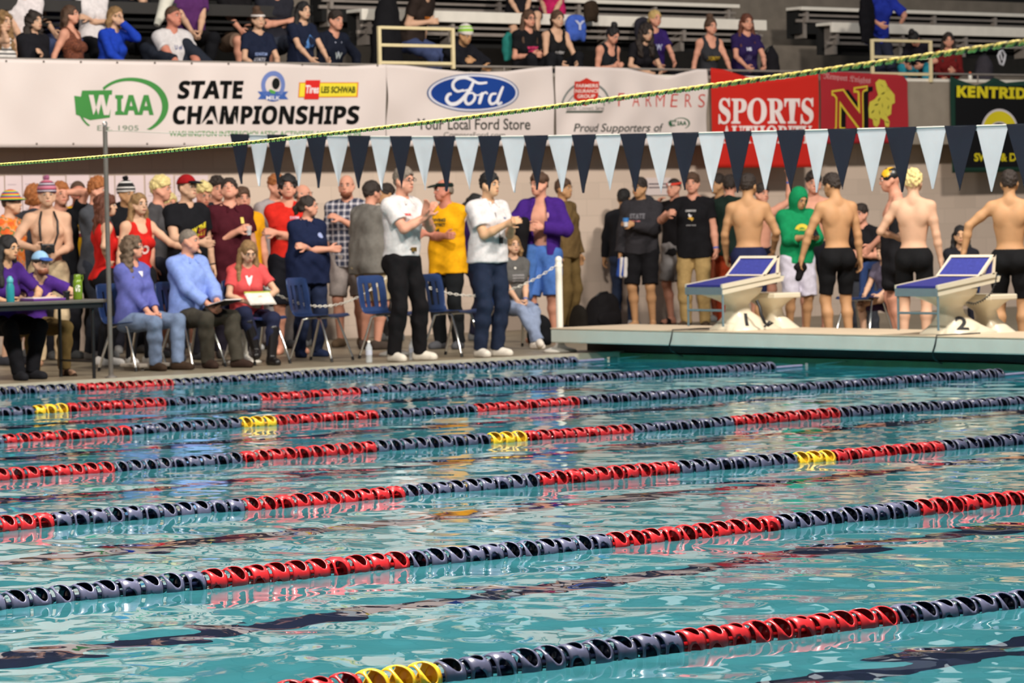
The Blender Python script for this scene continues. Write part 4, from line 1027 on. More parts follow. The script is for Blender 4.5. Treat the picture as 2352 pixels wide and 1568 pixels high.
# ------------------------------------------------------------------ water surface with real ripples
def water():
    fx = np.concatenate([np.arange(-34, -17.6, 0.4), np.arange(-17.6, 1.0, 0.034), [0.999]])
    fy = np.concatenate([np.arange(-22.3, -18.6, 0.4), np.arange(-18.6, 0.46, 0.034), [0.459]])
    X, Y = np.meshgrid(fx, fy, indexing='ij'); Z = np.zeros_like(X); r = np.random.RandomState(11)
    for i in range(56):
        lam = 0.13*(10**(r.rand()**1.2)); k = 2*PI/lam
        th = r.randn()*0.8+(1.25 if i % 2 else -0.5); a = SLOPE*lam/(2*PI)*(0.5+r.rand())
        ph = r.rand()*6.28; env = 0.55+0.45*np.sin(X*r.uniform(0.3, 1.3)+Y*r.uniform(0.3, 1.3)+r.rand()*6)
        Z += a*env*np.sin(k*(X*math.cos(th)+Y*math.sin(th))+ph+0.5*np.sin(0.28*k*(Y*math.cos(th)-X*math.sin(th))+ph))
    edge = 1/(1+np.exp(-(Y+18.4)*3))*1/(1+np.exp(-(X+17.3)*3)); Z *= edge
    V = np.stack([X, Y, Z], -1).reshape(-1, 3); nx, ny = X.shape
    I = np.arange(nx*ny).reshape(nx, ny)
    Q = np.stack([I[:-1, :-1], I[1:, :-1], I[1:, 1:], I[:-1, 1:]], -1).reshape(-1, 4)
    m = bpy.data.materials.new('pool_water'); m.use_nodes = True; nt = m.node_tree; b = nt.nodes['Principled BSDF']
    b.inputs['Base Color'].default_value = (0.93, 1, 1, 1); b.inputs['Roughness'].default_value = 0.0; b.inputs['IOR'].default_value = 1.333
    b.inputs['Transmission Weight'].default_value = 1.0
    o = nobj('pool_water', V, Q, m); o['kind'] = 'structure'; return o
SLOPE = 0.0065
water()

# ------------------------------------------------------------------ lane lines
def float_mesh(name, mo, mi, n=40, rows=15, win=True):
    """open bell float: flared shell with slanted oval windows, hub tube and cup, axis along x"""
    px = [-0.047, -0.042, -0.030, -0.012, 0.008, 0.024, 0.036, 0.044, 0.048]; pr_ = [0.047, 0.051, 0.055, 0.057, 0.055, 0.049, 0.039, 0.027, 0.016]
    V = []; F_ = []; mi_ = []
    us = np.linspace(-0.047, 0.048, rows+1)
    for r_off in (0.0, -0.0035):
        for x in us:
            r = float(np.interp(x, px, pr_))+r_off
            for j in range(n): th = 2*PI*j/n; V.append([x, r, th])
    N = (rows+1)*n
    def inside(x, th):
        if not win: return False
        for c in range(3):
            dth = (th-2*PI*c/3-12*(x+0.012)+PI) % (2*PI)-PI
            if ((x+0.014)/0.027)**2+(dth/0.74)**2 < 1: return True
        return False
    H = set()
    for i in range(rows):
        for j in range(n):
            if inside((us[i]+us[i+1])/2, 2*PI*(j+0.5)/n): H.add((i, j))
    # pull the corners of the window onto its oval outline
    edgev = {}
    for i in range(rows+1):
        for j in range(n):
            q = [(a, b_ % n) for a in (i-1, i) for b_ in (j-1, j) if 0 <= a < rows]
            k = sum(1 for t in q if t in H)
            if 0 < k < len(q): edgev[(i, j)] = 1
    for (i, j) in edgev:
        x, th = us[i], 2*PI*j/n; best = None
        for c in range(3):
            dth = (th-2*PI*c/3-12*(x+0.012)+PI) % (2*PI)-PI; r_ = math.sqrt(((x+0.014)/0.027)**2+(dth/0.74)**2)
            if best is None or abs(r_-1) < abs(best[0]-1): best = (r_, dth, c)
        r_, dth, c = best; nx = -0.014+(x+0.014)/r_; nd = dth/r_
        nx = min(max(nx, x-0.0035), x+0.0035); nth = nd+2*PI*c/3+12*(nx+0.012)
        nth = th+max(min(((nth-th+PI) % (2*PI))-PI, 0.10), -0.10)
        for o_ in (0, N): V[o_+i*n+j][0] = nx; V[o_+i*n+j][2] = nth; V[o_+i*n+j][1] = float(np.interp(nx, px, pr_))-(0.0035 if o_ else 0)
    V = [(x, r*math.cos(t), r*math.sin(t)) for x, r, t in V]
    for i in range(rows):
        for j in range(n):
            if (i, j) in H: continue
            a, b_, c, d = i*n+j, i*n+(j+1) % n, (i+1)*n+(j+1) % n, (i+1)*n+j
            F_.append((a, d, c, b_)); mi_.append(0); F_.append((a+N, b_+N, c+N, d+N)); mi_.append(1)
            for (di, dj, e) in ((0, -1, (a, d)), (0, 1, (c, b_)), (-1, 0, (b_, a)), (1, 0, (d, c))):
                ii = i+di
                if ii < 0 or ii >= rows or (ii, (j+dj) % n) in H: F_.append((e[0], e[0]+N, e[1]+N, e[1])); mi_.append(0)
    hb = MB(); hb.tube([(-0.047, 0, 0), (0.048, 0, 0)], 0.012, 10)
    hb.lathe([(0.013, 0.020), (0.030, 0.023), (0.046, 0.030), (0.046, 0.033), (0.028, 0.027), (0.013, 0.024)], 18)
    n0 = len(V); V += [v if i < 40 else (v[2], v[0], v[1]) for i, v in enumerate(hb.v)]
    F_ += [tuple(k+n0 for k in f) for f in hb.f]; mi_ += [1]*len(hb.f)
    me = bpy.data.meshes.new(name); me.from_pydata([tuple(v) for v in V], [], F_); me.materials.append(mo); me.materials.append(mi)
    me.polygons.foreach_set('material_index', mi_); me.polygons.foreach_set('use_smooth', [True]*len(F_)); me.update()
    return me
FM = {'navy': float_mesh('float_navy', mat('float_navy_sheen', (84, 86, 110), 0.3, noise=0.06, scale=30), mat('float_navy_in', (18, 24, 44), 0.15, noise=0.06, scale=30)),  # outer slate holds the navy plastic's sheen in its colour; inner copies darker
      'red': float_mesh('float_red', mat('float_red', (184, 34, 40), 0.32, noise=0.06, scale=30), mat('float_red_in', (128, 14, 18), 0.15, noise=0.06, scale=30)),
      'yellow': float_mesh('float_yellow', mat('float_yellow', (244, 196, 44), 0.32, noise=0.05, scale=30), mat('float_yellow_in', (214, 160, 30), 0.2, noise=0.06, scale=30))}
FL = {k: float_mesh(k+'_far', v.materials[0], v.materials[1], 14, 6, True) for k, v in FM.items()}
SECT = [(0, 4.54, 'navy'), (4.54, 5.51, 'red'), (5.51, 6.48, 'navy'), (6.48, 7.36, 'red'), (7.36, 7.57, 'yellow'), (7.57, 8.53, 'navy'), (8.53, 9.41, 'red'), (9.41, 10.35, 'navy'), (10.35, 11.33, 'red'),
        (11.33, 12.41, 'navy'), (12.41, 13.39, 'red'), (13.39, 14.36, 'navy'), (14.36, 14.59, 'yellow'), (14.59, 15.5, 'red'), (15.5, 16.4, 'navy'), (16.4, 40, 'red')]
m_cable = mat('lane_cable', (120, 120, 150), 0.4, noise=0.05, scale=20)
ORD = ['first lane line beside the pool deck, furthest from the camera', 'second lane line out from the far deck', 'third lane line out from the far deck, ending near starting block 2', 'middle lane line of the seven, the fourth from the far deck',
       'fifth lane line from the far deck, with the yellow pair near the right edge', 'sixth lane line from the far deck, all red and navy in view', 'nearest lane line, cut off by the bottom of the photo']
for k in range(7):
    y = -2.743*k
    e = empty('lane_line', (0, y, 0.008), 0, ORD[k], 'lane line', 'lane lines across the pool')
    vis = []; rest = []
    N = int(22/0.0975)
    for i in range(N):
        x = -(i+0.5)*0.0975; u, v, _ = proj(x, y, 0.03)
        (vis if (-30 < u < 2382 and v < 1600) else rest).append(x)
    rest += vis[100:]; vis = vis[:100]
    for x in vis:
        c = next(s[2] for s in SECT if s[0] <= -x < s[1])
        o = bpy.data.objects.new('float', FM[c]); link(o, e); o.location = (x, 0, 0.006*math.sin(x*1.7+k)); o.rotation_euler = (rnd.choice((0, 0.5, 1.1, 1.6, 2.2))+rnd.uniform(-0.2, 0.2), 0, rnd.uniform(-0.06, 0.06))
        if c != 'navy': o['label'] = c+' plastic float'
    if rest:
        V = []; Fs = []; mi = []
        me = bpy.data.meshes.new('float_row'); mats = []
        for c in ('navy', 'red', 'yellow'): mats += list(FM[c].materials)
        for x in rest:
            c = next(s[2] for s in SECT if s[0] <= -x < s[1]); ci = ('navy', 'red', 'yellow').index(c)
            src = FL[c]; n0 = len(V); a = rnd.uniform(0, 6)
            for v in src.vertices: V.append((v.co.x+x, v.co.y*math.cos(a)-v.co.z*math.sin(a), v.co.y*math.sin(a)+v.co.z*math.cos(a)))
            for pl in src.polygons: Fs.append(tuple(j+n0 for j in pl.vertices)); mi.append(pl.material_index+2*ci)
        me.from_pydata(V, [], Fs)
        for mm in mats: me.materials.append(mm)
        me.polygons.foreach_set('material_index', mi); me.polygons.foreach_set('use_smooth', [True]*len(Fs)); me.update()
        o = bpy.data.objects.new('float_row', me); link(o, e); o['kind'] = 'stuff'
    b = MB(); b.tube([(-22.3, 0, 0), (0.0, 0, 0)], 0.004, 6); b.build('cable', m_chrome, e)
    b = MB(); b.tube([(0.0, 0, 0.002), (0.34, 0, 0.006)], 0.013, 8); b.build('cable_sleeve', m_cable, e)
    b = MB(); b.tube([(0.34, 0, 0.006), (0.92, 0, 0.02)], 0.006, 6); b.box((0.40, -0.018, -0.008), (0.50, 0.018, 0.028)); b.build('tensioner', m_chrome, e)

# ------------------------------------------------------------------ flag pole, backstroke flags, yellow rope
fp = empty('flag_pole', (-4.80, 0.655, DECK), 0, 'thin grey steel pole standing at the pool edge left of the seated woman in blue', 'pole')
b = MB(); b.tube([(0, 0, 0.01), (0, 0, 2.215)], 0.021, 14); b.build('pole', m_pole, fp)
b = MB(); b.lathe([(0.0, -0.0), (0.055, 0.0), (0.055, 0.012), (0.03, 0.02), (0.022, 0.03)], 18); b.build('base_plate', m_pole, fp)
b = MB(); b.tube([(0.02*math.cos(a), 0, 2.235+0.02*math.sin(a)) for a in np.linspace(-1.2, 4.2, 10)], 0.006, 6); b.box((-0.012, -0.01, 2.20), (0.012, 0.01, 2.225)); b.build('hook', m_chrome, fp)
fl = empty('backstroke_flag_line', (0, 0, 0), 0, 'string of dark navy and pale blue pennants hung across the pool', 'pennants')
XF = -4.8
ctrl = [(262, 300), (400, 306), (530, 309), (720, 312), (900, 314), (1085, 314), (1270, 312), (1480, 308), (1700, 303), (1900, 298), (2100, 293), (2352, 286)]
cp = [un(x, y, 0, XF) for x, y in ctrl]; cy_ = np.array([p[1] for p in cp])[::-1]; cz = np.array([p[2] for p in cp])[::-1]
def strz(y): return float(np.interp(y, cy_, cz)) if y > cy_[0] else float(cz[0]+(cy_[0]-y)*0.004)
ys = np.arange(0.64, -21.5, -0.15)
b = MB(); b.tube([(XF, y, strz(y)) for y in ys], 0.004, 5); b.build('cord', m_white, fl)

m_pw = mat('pennant_pale', (206, 208, 214), 0.75, noise=0.05, scale=5); m_pn = mat('pennant_navy', (13, 19, 38), 0.8, noise=0.08, scale=8)
def px_to_y(px, py): return un(px, py, 0, XF)[1]
ed = [530, 572, 615, 660, 705, 750, 800, 850, 897, 945, 996, 1045, 1100, 1150, 1205, 1258, 1315, 1368, 1426, 1484, 1545, 1604, 1664, 1725, 1786, 1848, 1903, 1968, 2035, 2104, 2172, 2242, 2314, 2390]
yy_ = [px_to_y(x, np.interp(x, [c[0] for c in ctrl], [c[1] for c in ctrl])) for x in ed]
V = []; Fc = []; ys2 = np.linspace(yy_[0], -20.5, 160)
for y in ys2: V += [(XF+0.006, y, strz(y)+0.004), (XF+0.006, y, strz(y)-0.030), (XF+0.008, y, strz(y)+0.004), (XF+0.008, y, strz(y)-0.030)]
for i in range(len(ys2)-1): a = i*4; Fc += [(a, a+1, a+5, a+4), (a+6, a+7, a+3, a+2), (a, a+4, a+6, a+2), (a+1, a+3, a+7, a+5)]
mesh_obj('header_tape', V, Fc, m_pw, fl)
step = (yy_[-8]-yy_[-1])/7
while yy_[-1] > -21: yy_.append(yy_[-1]-step)
for i in range(len(yy_)-1):
    y0, y1 = yy_[i], yy_[i+1]; w = y0-y1; g = 0.04*w; z0, z1 = strz(y0), strz(y1)
    k = 8; V = []; Fc = []; Ln = 0.415+0.012*math.sin(i*2.1); ph = rnd.uniform(0, 6); am = rnd.uniform(0.003, 0.010); tw = rnd.uniform(-0.02, 0.02)
    for side in (0, 1):
        for r_ in range(k+1):
            t = r_/k; tt = 0 if r_ == 0 else max(t-0.0, 0)
            ww = w*1.04*(1-t)+0.004
            for c_ in range(5):
                s_ = c_/4-0.5; y = (y0+y1)/2-s_*ww+tw*t; z = (z0+z1)/2+(z0-z1)*(-s_)*(1-t)+0.006-t*Ln
                V.append((XF+am*math.sin(3*t+ph+5*s_)*t+(0.002 if side else 0)+(0.004 if i % 2 else -0.004), y, z))
    n_ = (k+1)*5
    for r_ in range(k):
        for c_ in range(4):
            a = r_*5+c_; Fc.append((a, a+1, a+6, a+5)); Fc.append((a+n_+5, a+n_+6, a+n_+1, a+n_))
    o = mesh_obj('pennant', V, Fc, m_pw if i % 2 else m_pn, fl, smooth=True)
    o['label'] = 'pale blue pennant' if i % 2 else 'navy pennant'
rp = empty('recall_rope', (0, 0, 0), 0, 'yellow and black twisted rope stretched diagonally in front of the banners', 'rope')
A_, B_ = depth(-3500, 818, 60.0), depth(2352, 97, 7.2)
A_ = depth(0, 378, 15.0); dv = (B_-A_); L_ = np.linalg.norm(dv); u_ = dv/L_
t_a, t_b = -1.2, 1.75
def rope_pt(t): return A_+dv*t+np.array([0, 0, -1.0])*(0.115*t*(1-t) if 0 < t < 1 else 0.115*t*(1-t))*1.0
import numpy.linalg as LA
s1 = np.cross(u_, [0, 0, 1]); s1 /= LA.norm(s1); s2 = np.cross(s1, u_)
for nm, ph, m_ in (('yellow_strand', 0, 'y'), ('yellow_strand', 2.1, 'y'), ('black_strand', 4.2, 'k')):
    pts = []; lay = 0.052; n_ = int(L_*(t_b-t_a)/lay*7)
    for i in range(n_+1):
        t = t_a+(t_b-t_a)*i/n_; a = 2*PI*(t*L_/lay)+ph
        pts.append(rope_pt(t)+0.0036*(s1*math.cos(a)+s2*math.sin(a)))
    b = MB(); b.tube(pts, 0.0042 if m_ == 'y' else 0.0026, 5)
    b.build(nm, mat('rope_yellow', (252, 226, 112), 0.6, noise=0.1, scale=40) if m_ == 'y' else mat('rope_black', (52, 56, 34), 0.7), rp)
# ------------------------------------------------------------------ starting blocks
m_blue = mat('block_pad_blue', (38, 40, 122), 0.6, noise=0.25, scale=60, bump=0.4, bscale=300)
m_kick = mat('kick_pad_blue', (62, 66, 148), 0.45, noise=0.2, scale=50)
m_steel = mat('handle_steel', (140, 158, 164), 0.35, metal=0.5, noise=0.05, scale=20)
m_blockbody = mat('block_cream', (216, 205, 182), 0.32, noise=0.03, scale=5)
def loft(mb, secs, n=24):
    """secs: (z, cx, hx, hy, power) superellipse cross sections"""
    vs = []; fs = []
    for (z, cx, hx, hy, p) in secs:
        for j in range(n):
            a = 2*PI*j/n; c, s = math.cos(a), math.sin(a)
            vs.append((cx+hx*math.copysign(abs(c)**(2/p), c), hy*math.copysign(abs(s)**(2/p), s), z))
    for i in range(len(secs)-1):
        for j in range(n): fs.append((i*n+j, i*n+(j+1) % n, (i+1)*n+(j+1) % n, (i+1)*n+j))
    mb.add(vs, fs, True); mb.add(vs[:n], [tuple(range(n))[::-1]]); mb.add(vs[-n:], [tuple(range(n))])
def block(num, Yc):
    e = empty('starting_block', (0.41, Yc, 0.302), 0, 'starting block with number %s on its base, %s' % (num, 'the left one' if num == '1' else 'the right one'), 'starting block', 'starting blocks on the platform')
    sl = (0.825-0.727)/0.78
    top = lambda x: 0.425+sl*x
    b = MB()
    b.prism([(0.0, top(0)-0.03), (0.80, top(0.80)-0.03), (0.78, top(0.78)-0.075), (0.0, top(0)-0.085)], 1, -0.25, 0.25)
    b.prism([(0.0, top(0)+0.012), (0.74, top(0.74)+0.012), (0.74, top(0.74)-0.028), (0.0, top(0)-0.028)], 1, -0.26, -0.235)
    b.prism([(0.0, top(0)+0.012), (0.74, top(0.74)+0.012), (0.74, top(0.74)-0.028), (0.0, top(0)-0.028)], 1, 0.235, 0.26)
    b.prism([(0.0, top(0)-0.002), (0.74, top(0.74)-0.002), (0.74, top(0.74)-0.028), (0.0, top(0)-0.028)], 1, -0.24, 0.24)
    b.build('platform', m_blockbody, e)
    b = MB(); b.prism([(-0.004, top(0)+0.006), (0.70, top(0.70)+0.006), (0.70, top(0.70)-0.003), (-0.004, top(0)-0.014)], 1, -0.232, 0.232); b.build('pad', m_blue, e)
    b = MB(); b.box((-0.006, -0.255, top(0)-0.085), (0.006, 0.255, top(0)-0.016), bevel=0.003); b.build('front_lip', m_steel, e)
    # kick plate: slanted frame
    k = MB(); x0, x1 = 0.515, 0.705; z0, z1 = top(0.515)+0.014, 0.685
    def bar(p, q, w=0.013): k.tube([p, q], w, 6)
    k.prism([(x0, z0), (x0+0.03, z0), (x1+0.03, z1), (x1, z1)], 1, -0.26, -0.235); k.prism([(x0, z0), (x0+0.03, z0), (x1+0.03, z1), (x1, z1)], 1, 0.235, 0.26)
    k.prism([(x1-0.02, z1-0.02), (x1+0.012, z1-0.02), (x1+0.03, z1), (x1, z1)], 1, -0.26, 0.26); k.prism([(x0, z0), (x0+0.03, z0), (x0+0.04, z0+0.012), (x0+0.008, z0+0.012)], 1, -0.26, 0.26)
    for s in (-1, 1): k.prism([(x1+0.005, z1), (x1+0.03, z1), (x1+0.01, top(0.72)), (x1-0.02, top(0.70))], 1, s*0.25-0.01, s*0.25+0.01)
    kp = k.build('kick_plate', m_cream, e)
    k = MB(); k.prism([(x0+0.012, z0+0.012), (x0+0.022, z0+0.008), (x1+0.01, z1-0.02), (x1-0.004, z1-0.018)], 1, -0.235, 0.235); k.build('pad', m_kick, kp)
    k = MB(); k.prism([(x0+0.09, top(0.6)), (x1-0.02, top(0.70)), (x1+0.0, z1-0.03), (x1-0.02, z1-0.035)], 1, -0.248, -0.24); k.build('side_pad', m_blue, kp)
    # pedestal
    b = MB()
    loft(b, [(0.0, 0.52, 0.33, 0.27, 3.2), (0.015, 0.52, 0.325, 0.265, 3.2), (0.06, 0.49, 0.25, 0.20, 3), (0.11, 0.46, 0.185, 0.145, 2.8), (0.17, 0.43, 0.125, 0.10, 2.6), (0.23, 0.42, 0.115, 0.088, 2.4),
             (0.27, 0.40, 0.16, 0.115, 2.6), (0.31, 0.37, 0.225, 0.165, 3), (0.345, 0.33, 0.29, 0.21, 3.4), (0.395, 0.31, 0.30, 0.235, 4)])
    ped = b.build('pedestal', m_blockbody, e)
    # number laid on the flank facing the camera and the pool
    V2, F2 = textw(num, 0.055 if num == '1' else 0.13, 0.145, 0.03, 0.12, 2)
    me = ped.data; bvh = BVHTree.FromPolygons([v.co[:] for v in me.vertices], [pp.vertices[:] for pp in me.polygons])
    dr = Vector((0.45, 0.89, -0.25)).normalized(); rt = Vector((0.89, -0.45, 0)).normalized(); vs = []
    for u, v in V2:
        o_ = Vector((0.40, -0.13, 0.088))+rt*u+Vector((0, 0, 1))*v-dr*0.6
        h_ = bvh.ray_cast(o_, dr); q = h_[0] if h_[0] is not None else o_+dr*0.6
        vs.append(q-dr*0.004)
    mesh_obj('number', vs, F2, mat('number_black', (24, 24, 30), 0.5), ped)
    # rear step with its own pedestal
    b = MB(); b.box((0.66, -0.26, 0.285), (1.0, 0.26, 0.335), bevel=0.01); rs = b.build('rear_step', m_blockbody, e)
    b = MB(); loft(b, [(0.0, 0.92, 0.16, 0.24, 3), (0.04, 0.91, 0.13, 0.19, 3), (0.12, 0.88, 0.085, 0.11, 2.6), (0.19, 0.86, 0.085, 0.10, 2.6), (0.25, 0.84, 0.14, 0.18, 3), (0.286, 0.83, 0.165, 0.235, 4)]); b.build('step_pedestal', m_blockbody, rs)
    # backstroke grips
    b = MB()
    for s in (-1, 1): b.tube([(0.02, s*0.24, 0.345), (0.02, s*0.24, 0.045)], 0.011, 8)
    b.tube([(0.02, -0.24, 0.195), (0.02, 0.24, 0.195)], 0.011, 8); b.build('grip_frame', m_steel, e)
    # plugs on the back
    b = MB(); b.tube([(0.80, -0.2, top(0.8)-0.04), (0.83, -0.2, top(0.8)-0.04)], 0.016, 8); b.tube([(0.79, -0.08, top(0.8)-0.04), (0.82, -0.08, top(0.8)-0.04)], 0.013, 8); b.build('socket', m_steel, e)
    return e
b1 = block('1', -1.3715); b2 = block('2', -4.1145)
b = MB(); b.tube([un(1738, 690, 1, -1.62), un(1745, 705, 1, -1.65), un(1748, 722, 1, -1.68), un(1757, 742, 1, -1.7)], 0.016, 8); b.tube([un(1757, 742, 1, -1.7), un(1764, 748, 1, -1.7), un(1775, 741, 1, -1.72), un(1768, 738, 1, -1.7), un(1756, 750, 1, -1.7)], 0.012, 8)
tc = b.build('timing_cable', m_blackpl, b1); tc.matrix_parent_inverse = Matrix.Translation(-b1.location)
b = MB(); pts = [un(x, y, 1, -4.5) for x, y in ((2290, 628), (2287, 650), (2276, 675), (2258, 690), (2238, 698), (2220, 695))]
P_ = []
for i in range(len(pts)-1):
    for j in range(14):
        t = j/14; a = (i*14+j)*1.6; P_.append(pts[i]*(1-t)+pts[i+1]*t+np.array([0.006*math.cos(a), 0, 0.010*math.sin(a)]))
b.tube(P_, 0.005, 5); tc = b.build('timing_cable', m_blackpl, b2); tc.matrix_parent_inverse = Matrix.Translation(-b2.location)

# ------------------------------------------------------------------ chairs
m_shell = mat('chair_blue', (36, 58, 104), 0.38, noise=0.1, scale=25)
def chair(loc, rz, label):
    """blue plastic shell chair, facing local -y"""
    e = empty('stacking_chair', loc, rz, label, 'chair', 'blue plastic chairs along the pool edge')
    # seat and back as one curved sheet
    prof = [(-0.215, 0.425), (-0.19, 0.445), (-0.10, 0.440), (0.0, 0.432), (0.10, 0.428), (0.17, 0.432), (0.205, 0.455)]
    bprof = [(0.205, 0.455), (0.225, 0.50), (0.235, 0.56), (0.245, 0.64), (0.262, 0.73), (0.272, 0.79), (0.285, 0.805)]
    def sheet(prof, wf, holes, name):
        n = 15; V = []; Fc = []; m_ = len(prof)
        for side in (0, 1):
            for i, (y, z) in enumerate(prof):
                for j in range(n):
                    s = j/(n-1)*2-1; w = wf(i/(m_-1)); x = s*w
                    lift = 0.02*s*s
                    V.append((x, y-(lift*0.9 if name == 'backrest' else 0)+side*(0.006 if name == 'backrest' else 0), z+(lift*0.6 if name == 'seat' else 0)-side*(0.006 if name == 'seat' else 0)))
        N = m_*n
        for i in range(m_-1):
            for j in range(n-1):
                if holes and (i, j) in holes: continue
                a = i*n+j; Fc.append((a, a+1, a+n+1, a+n)); Fc.append((a+N+n, a+N+n+1, a+N+1, a+N))
        for i in range(m_-1):
            for j in (0, n-1): a = i*n+j; Fc.append((a, a+n, a+n+N, a+N))
        for j in range(n-1):
            for i in (0, m_-1): a = i*n+j; Fc.append((a, a+1, a+1+N, a+N))
        return mesh_obj(name, V, Fc, m_shell, e, smooth=True)
    sheet(prof, lambda t: 0.205-0.02*t, None, 'seat')
    holes = {(i, j) for i in (1, 2, 3) for j in (3, 6, 7, 10)}
    sheet(bprof, lambda t: 0.19+0.02*math.sin(PI*t)-0.05*max(0, t-0.85)/0.15, holes, 'backrest')
    for s in (-1, 1):
        for f in (-1, 1):
            b = MB(); b.tube([(s*0.15, f*0.05, 0.418), (s*0.17, f*0.10, 0.405), (s*0.215, f*0.225, 0.03)], 0.0115, 8); lg = b.build('leg', m_chrome, e)
            b = MB(); b.tube([(s*0.2145, f*0.2235, 0.035), (s*0.218, f*0.232, 0.0)], 0.0145, 8); b.build('foot_cap', m_blackpl, lg)
    b = MB(); b.tube([(-0.15, -0.05, 0.418), (0.15, -0.05, 0.418)], 0.011, 8); b.tube([(-0.15, 0.05, 0.418), (0.15, 0.05, 0.418)], 0.011, 8); b.build('crossbar', m_chrome, e)
    return e
def ground(px, py): g = un(px, py, 2, DECK); return g
def face_rz(loc, face): return math.atan2(CAM[1]-loc[1], CAM[0]-loc[0])+PI/2+math.radians(face)
CH = []
for px, py, face, lab in ((738, 829, 62, 'empty blue chair right of the woman reading, nearest the navy polo woman'), (900, 822, 50, 'empty blue chair behind the grey haired official in white polo'),
                          (1042, 817, 58, 'empty blue chair between the two white polo officials')):
    g = ground(px, py); CH.append(chair((g[0], g[1], DECK), face_rz(g, face), lab))

# ------------------------------------------------------------------ table and what stands on it
m_tab = mat('table_top', (86, 80, 74), 0.5, noise=0.1, scale=12)
ty0, ty1 = 0.68, 1.36; tx1 = xx(247, 690, ty0); tz = yz(200, 688, ty0)
te = empty('folding_table', (tx1-1.83, ty0, DECK), 0, 'long dark folding table at the left edge in front of the seated students', 'table')
b = MB(); b.box((0, 0, tz-DECK-0.03), (1.83, ty1-ty0, tz-DECK), bevel=0.006); b.build('table_top', m_tab, te)
b = MB(); b.box((0.03, 0.02, tz-DECK-0.075), (1.80, 0.04, tz-DECK-0.03)); b.box((0.03, ty1-ty0-0.04, tz-DECK-0.075), (1.80, ty1-ty0-0.02, tz-DECK-0.03)); b.build('apron', m_blackpl, te)
for x in (0.10, 1.71):
    for y in (0.06, ty1-ty0-0.06):
        b = MB(); b.tube([(x, y, 0), (x, y, tz-DECK-0.04)], 0.016, 8); b.build('leg', m_blackpl, te)
    b = MB(); b.tube([(x, 0.06, 0.15), (x, ty1-ty0-0.06, 0.15)], 0.010, 8); b.build('brace', m_blackpl, te)
def on_table(px, py): p = un(px, py, 2, tz); return p
m_tealb = mat('teal_bottle', (44, 140, 148), 0.25, noise=0.05, scale=12); m_greenb = mat('green_bottle', (112, 140, 34), 0.25, noise=0.05, scale=12)
yb = 0.82
bt = empty('water_bottle', (xx(24, 688, yb), yb, tz), 0, 'teal water bottle standing on the left end of the table', 'bottle')
b = MB(); b.lathe([(0.034, 0), (0.037, 0.01), (0.037, 0.13), (0.026, 0.16), (0.024, 0.175)], 18); b.build('body', m_tealb, bt)
b = MB(); b.lathe([(0.029, 0.172), (0.029, 0.20), (0.02, 0.212), (0.012, 0.225)], 16); b.build('cap', mat('teal_cap', (86, 170, 176), 0.4), bt)
bt = empty('water_bottle', (xx(179, 686, yb), yb, tz), 0, 'lime green bottle with a white helmet mark on the table', 'bottle')
b = MB(); b.lathe([(0.036, 0), (0.042, 0.01), (0.042, 0.15), (0.036, 0.175), (0.030, 0.18)], 18); bd = b.build('body', m_greenb, bt)
b = MB(); b.lathe([(0.033, 0.178), (0.033, 0.215), (0.028, 0.222)], 16); b.tube([(0.03, 0, 0.20), (0.055, 0, 0.215), (0.055, 0, 0.18), (0.04, 0, 0.15)], 0.004, 6); b.build('cap', m_greenb, bt)
hp_ = [(-0.018, -0.02), (-0.020, 0.012), (-0.010, 0.032), (0.008, 0.036), (0.022, 0.026), (0.022, 0.012), (0.006, 0.014), (0.004, 0.004), (0.020, 0.002), (0.020, -0.022), (0.008, -0.026), (0.004, -0.012), (-0.006, -0.012), (-0.006, -0.026)]
vs = []
ca = math.atan2(CAM[1]-yb, CAM[0]-bt.location[0])
for u, v in hp_:
    a = ca+u/0.042; vs.append((0.0433*math.cos(a), 0.0433*math.sin(a), 0.095+v))
mesh_obj('helmet_mark', vs, [tuple(range(len(vs)))], m_white, bd)
cu = empty('cup', (xx(153, 688, yb), yb, tz), 0, 'small black cup on the table beside the green bottle', 'cup')
b = MB(); b.lathe([(0.024, 0), (0.030, 0.06), (0.031, 0.075), (0.026, 0.08)], 16); b.build('body', m_blackpl, cu)
b = MB(); b.lathe([(0.031, 0.062), (0.034, 0.066), (0.034, 0.078), (0.0, 0.084)], 16); b.build('lid', m_blackpl, cu)
bx0, bx1 = xx(72, 688, 0.80), xx(146, 688, 0.80)
b = MB(); b.box((bx0, 0.76, tz), (bx1, 1.0, tz+0.022), bevel=0.004); bi = b.build('binder', mat('binder_purple', (92, 40, 130), 0.4)); tag(bi, 'purple ring binder lying on the table in front of the leaning student', 'binder')
b = MB(); b.box((bx0+0.02, 0.80, tz+0.0225), (bx1-0.03, 1.02, tz+0.028)); pp_ = b.build('paper_stack', mat('paper_white', (232, 222, 216), 0.7)); tag(pp_, 'white papers lying on top of the purple binder', 'paper')

# ------------------------------------------------------------------ stanchions and chain
def stanchion(loc, label):
    e = empty('stanchion', loc, 0, label, 'post', 'white plastic stanchions of the chain barrier')
    b = MB(); b.lathe([(0.0, 0.0), (0.165, 0.0), (0.168, 0.014), (0.15, 0.028), (0.07, 0.05), (0.045, 0.075), (0.043, 0.11)], 26); b.build('base', m_white, e)
    b = MB(); b.lathe([(0.034, 0.10), (0.034, 0.84)], 18); b.lathe([(0.038, 0.86), (0.038, 0.875)], 18); b.build('pole', m_white, e)
    b = MB(); b.lathe([(0.036, 0.84), (0.038, 0.86), (0.030, 0.875), (0.034, 0.90), (0.036, 0.915), (0.030, 0.935), (0.014, 0.948), (0.0, 0.95)], 18); b.build('finial', m_white, e)
    return e
s1_ = un(1287, 808, 2, DECK); S1 = (s1_[0], s1_[1], DECK)
stanchion(S1, 'white plastic chain post with a round top at the end of the starting platform')
Yc = 2.05
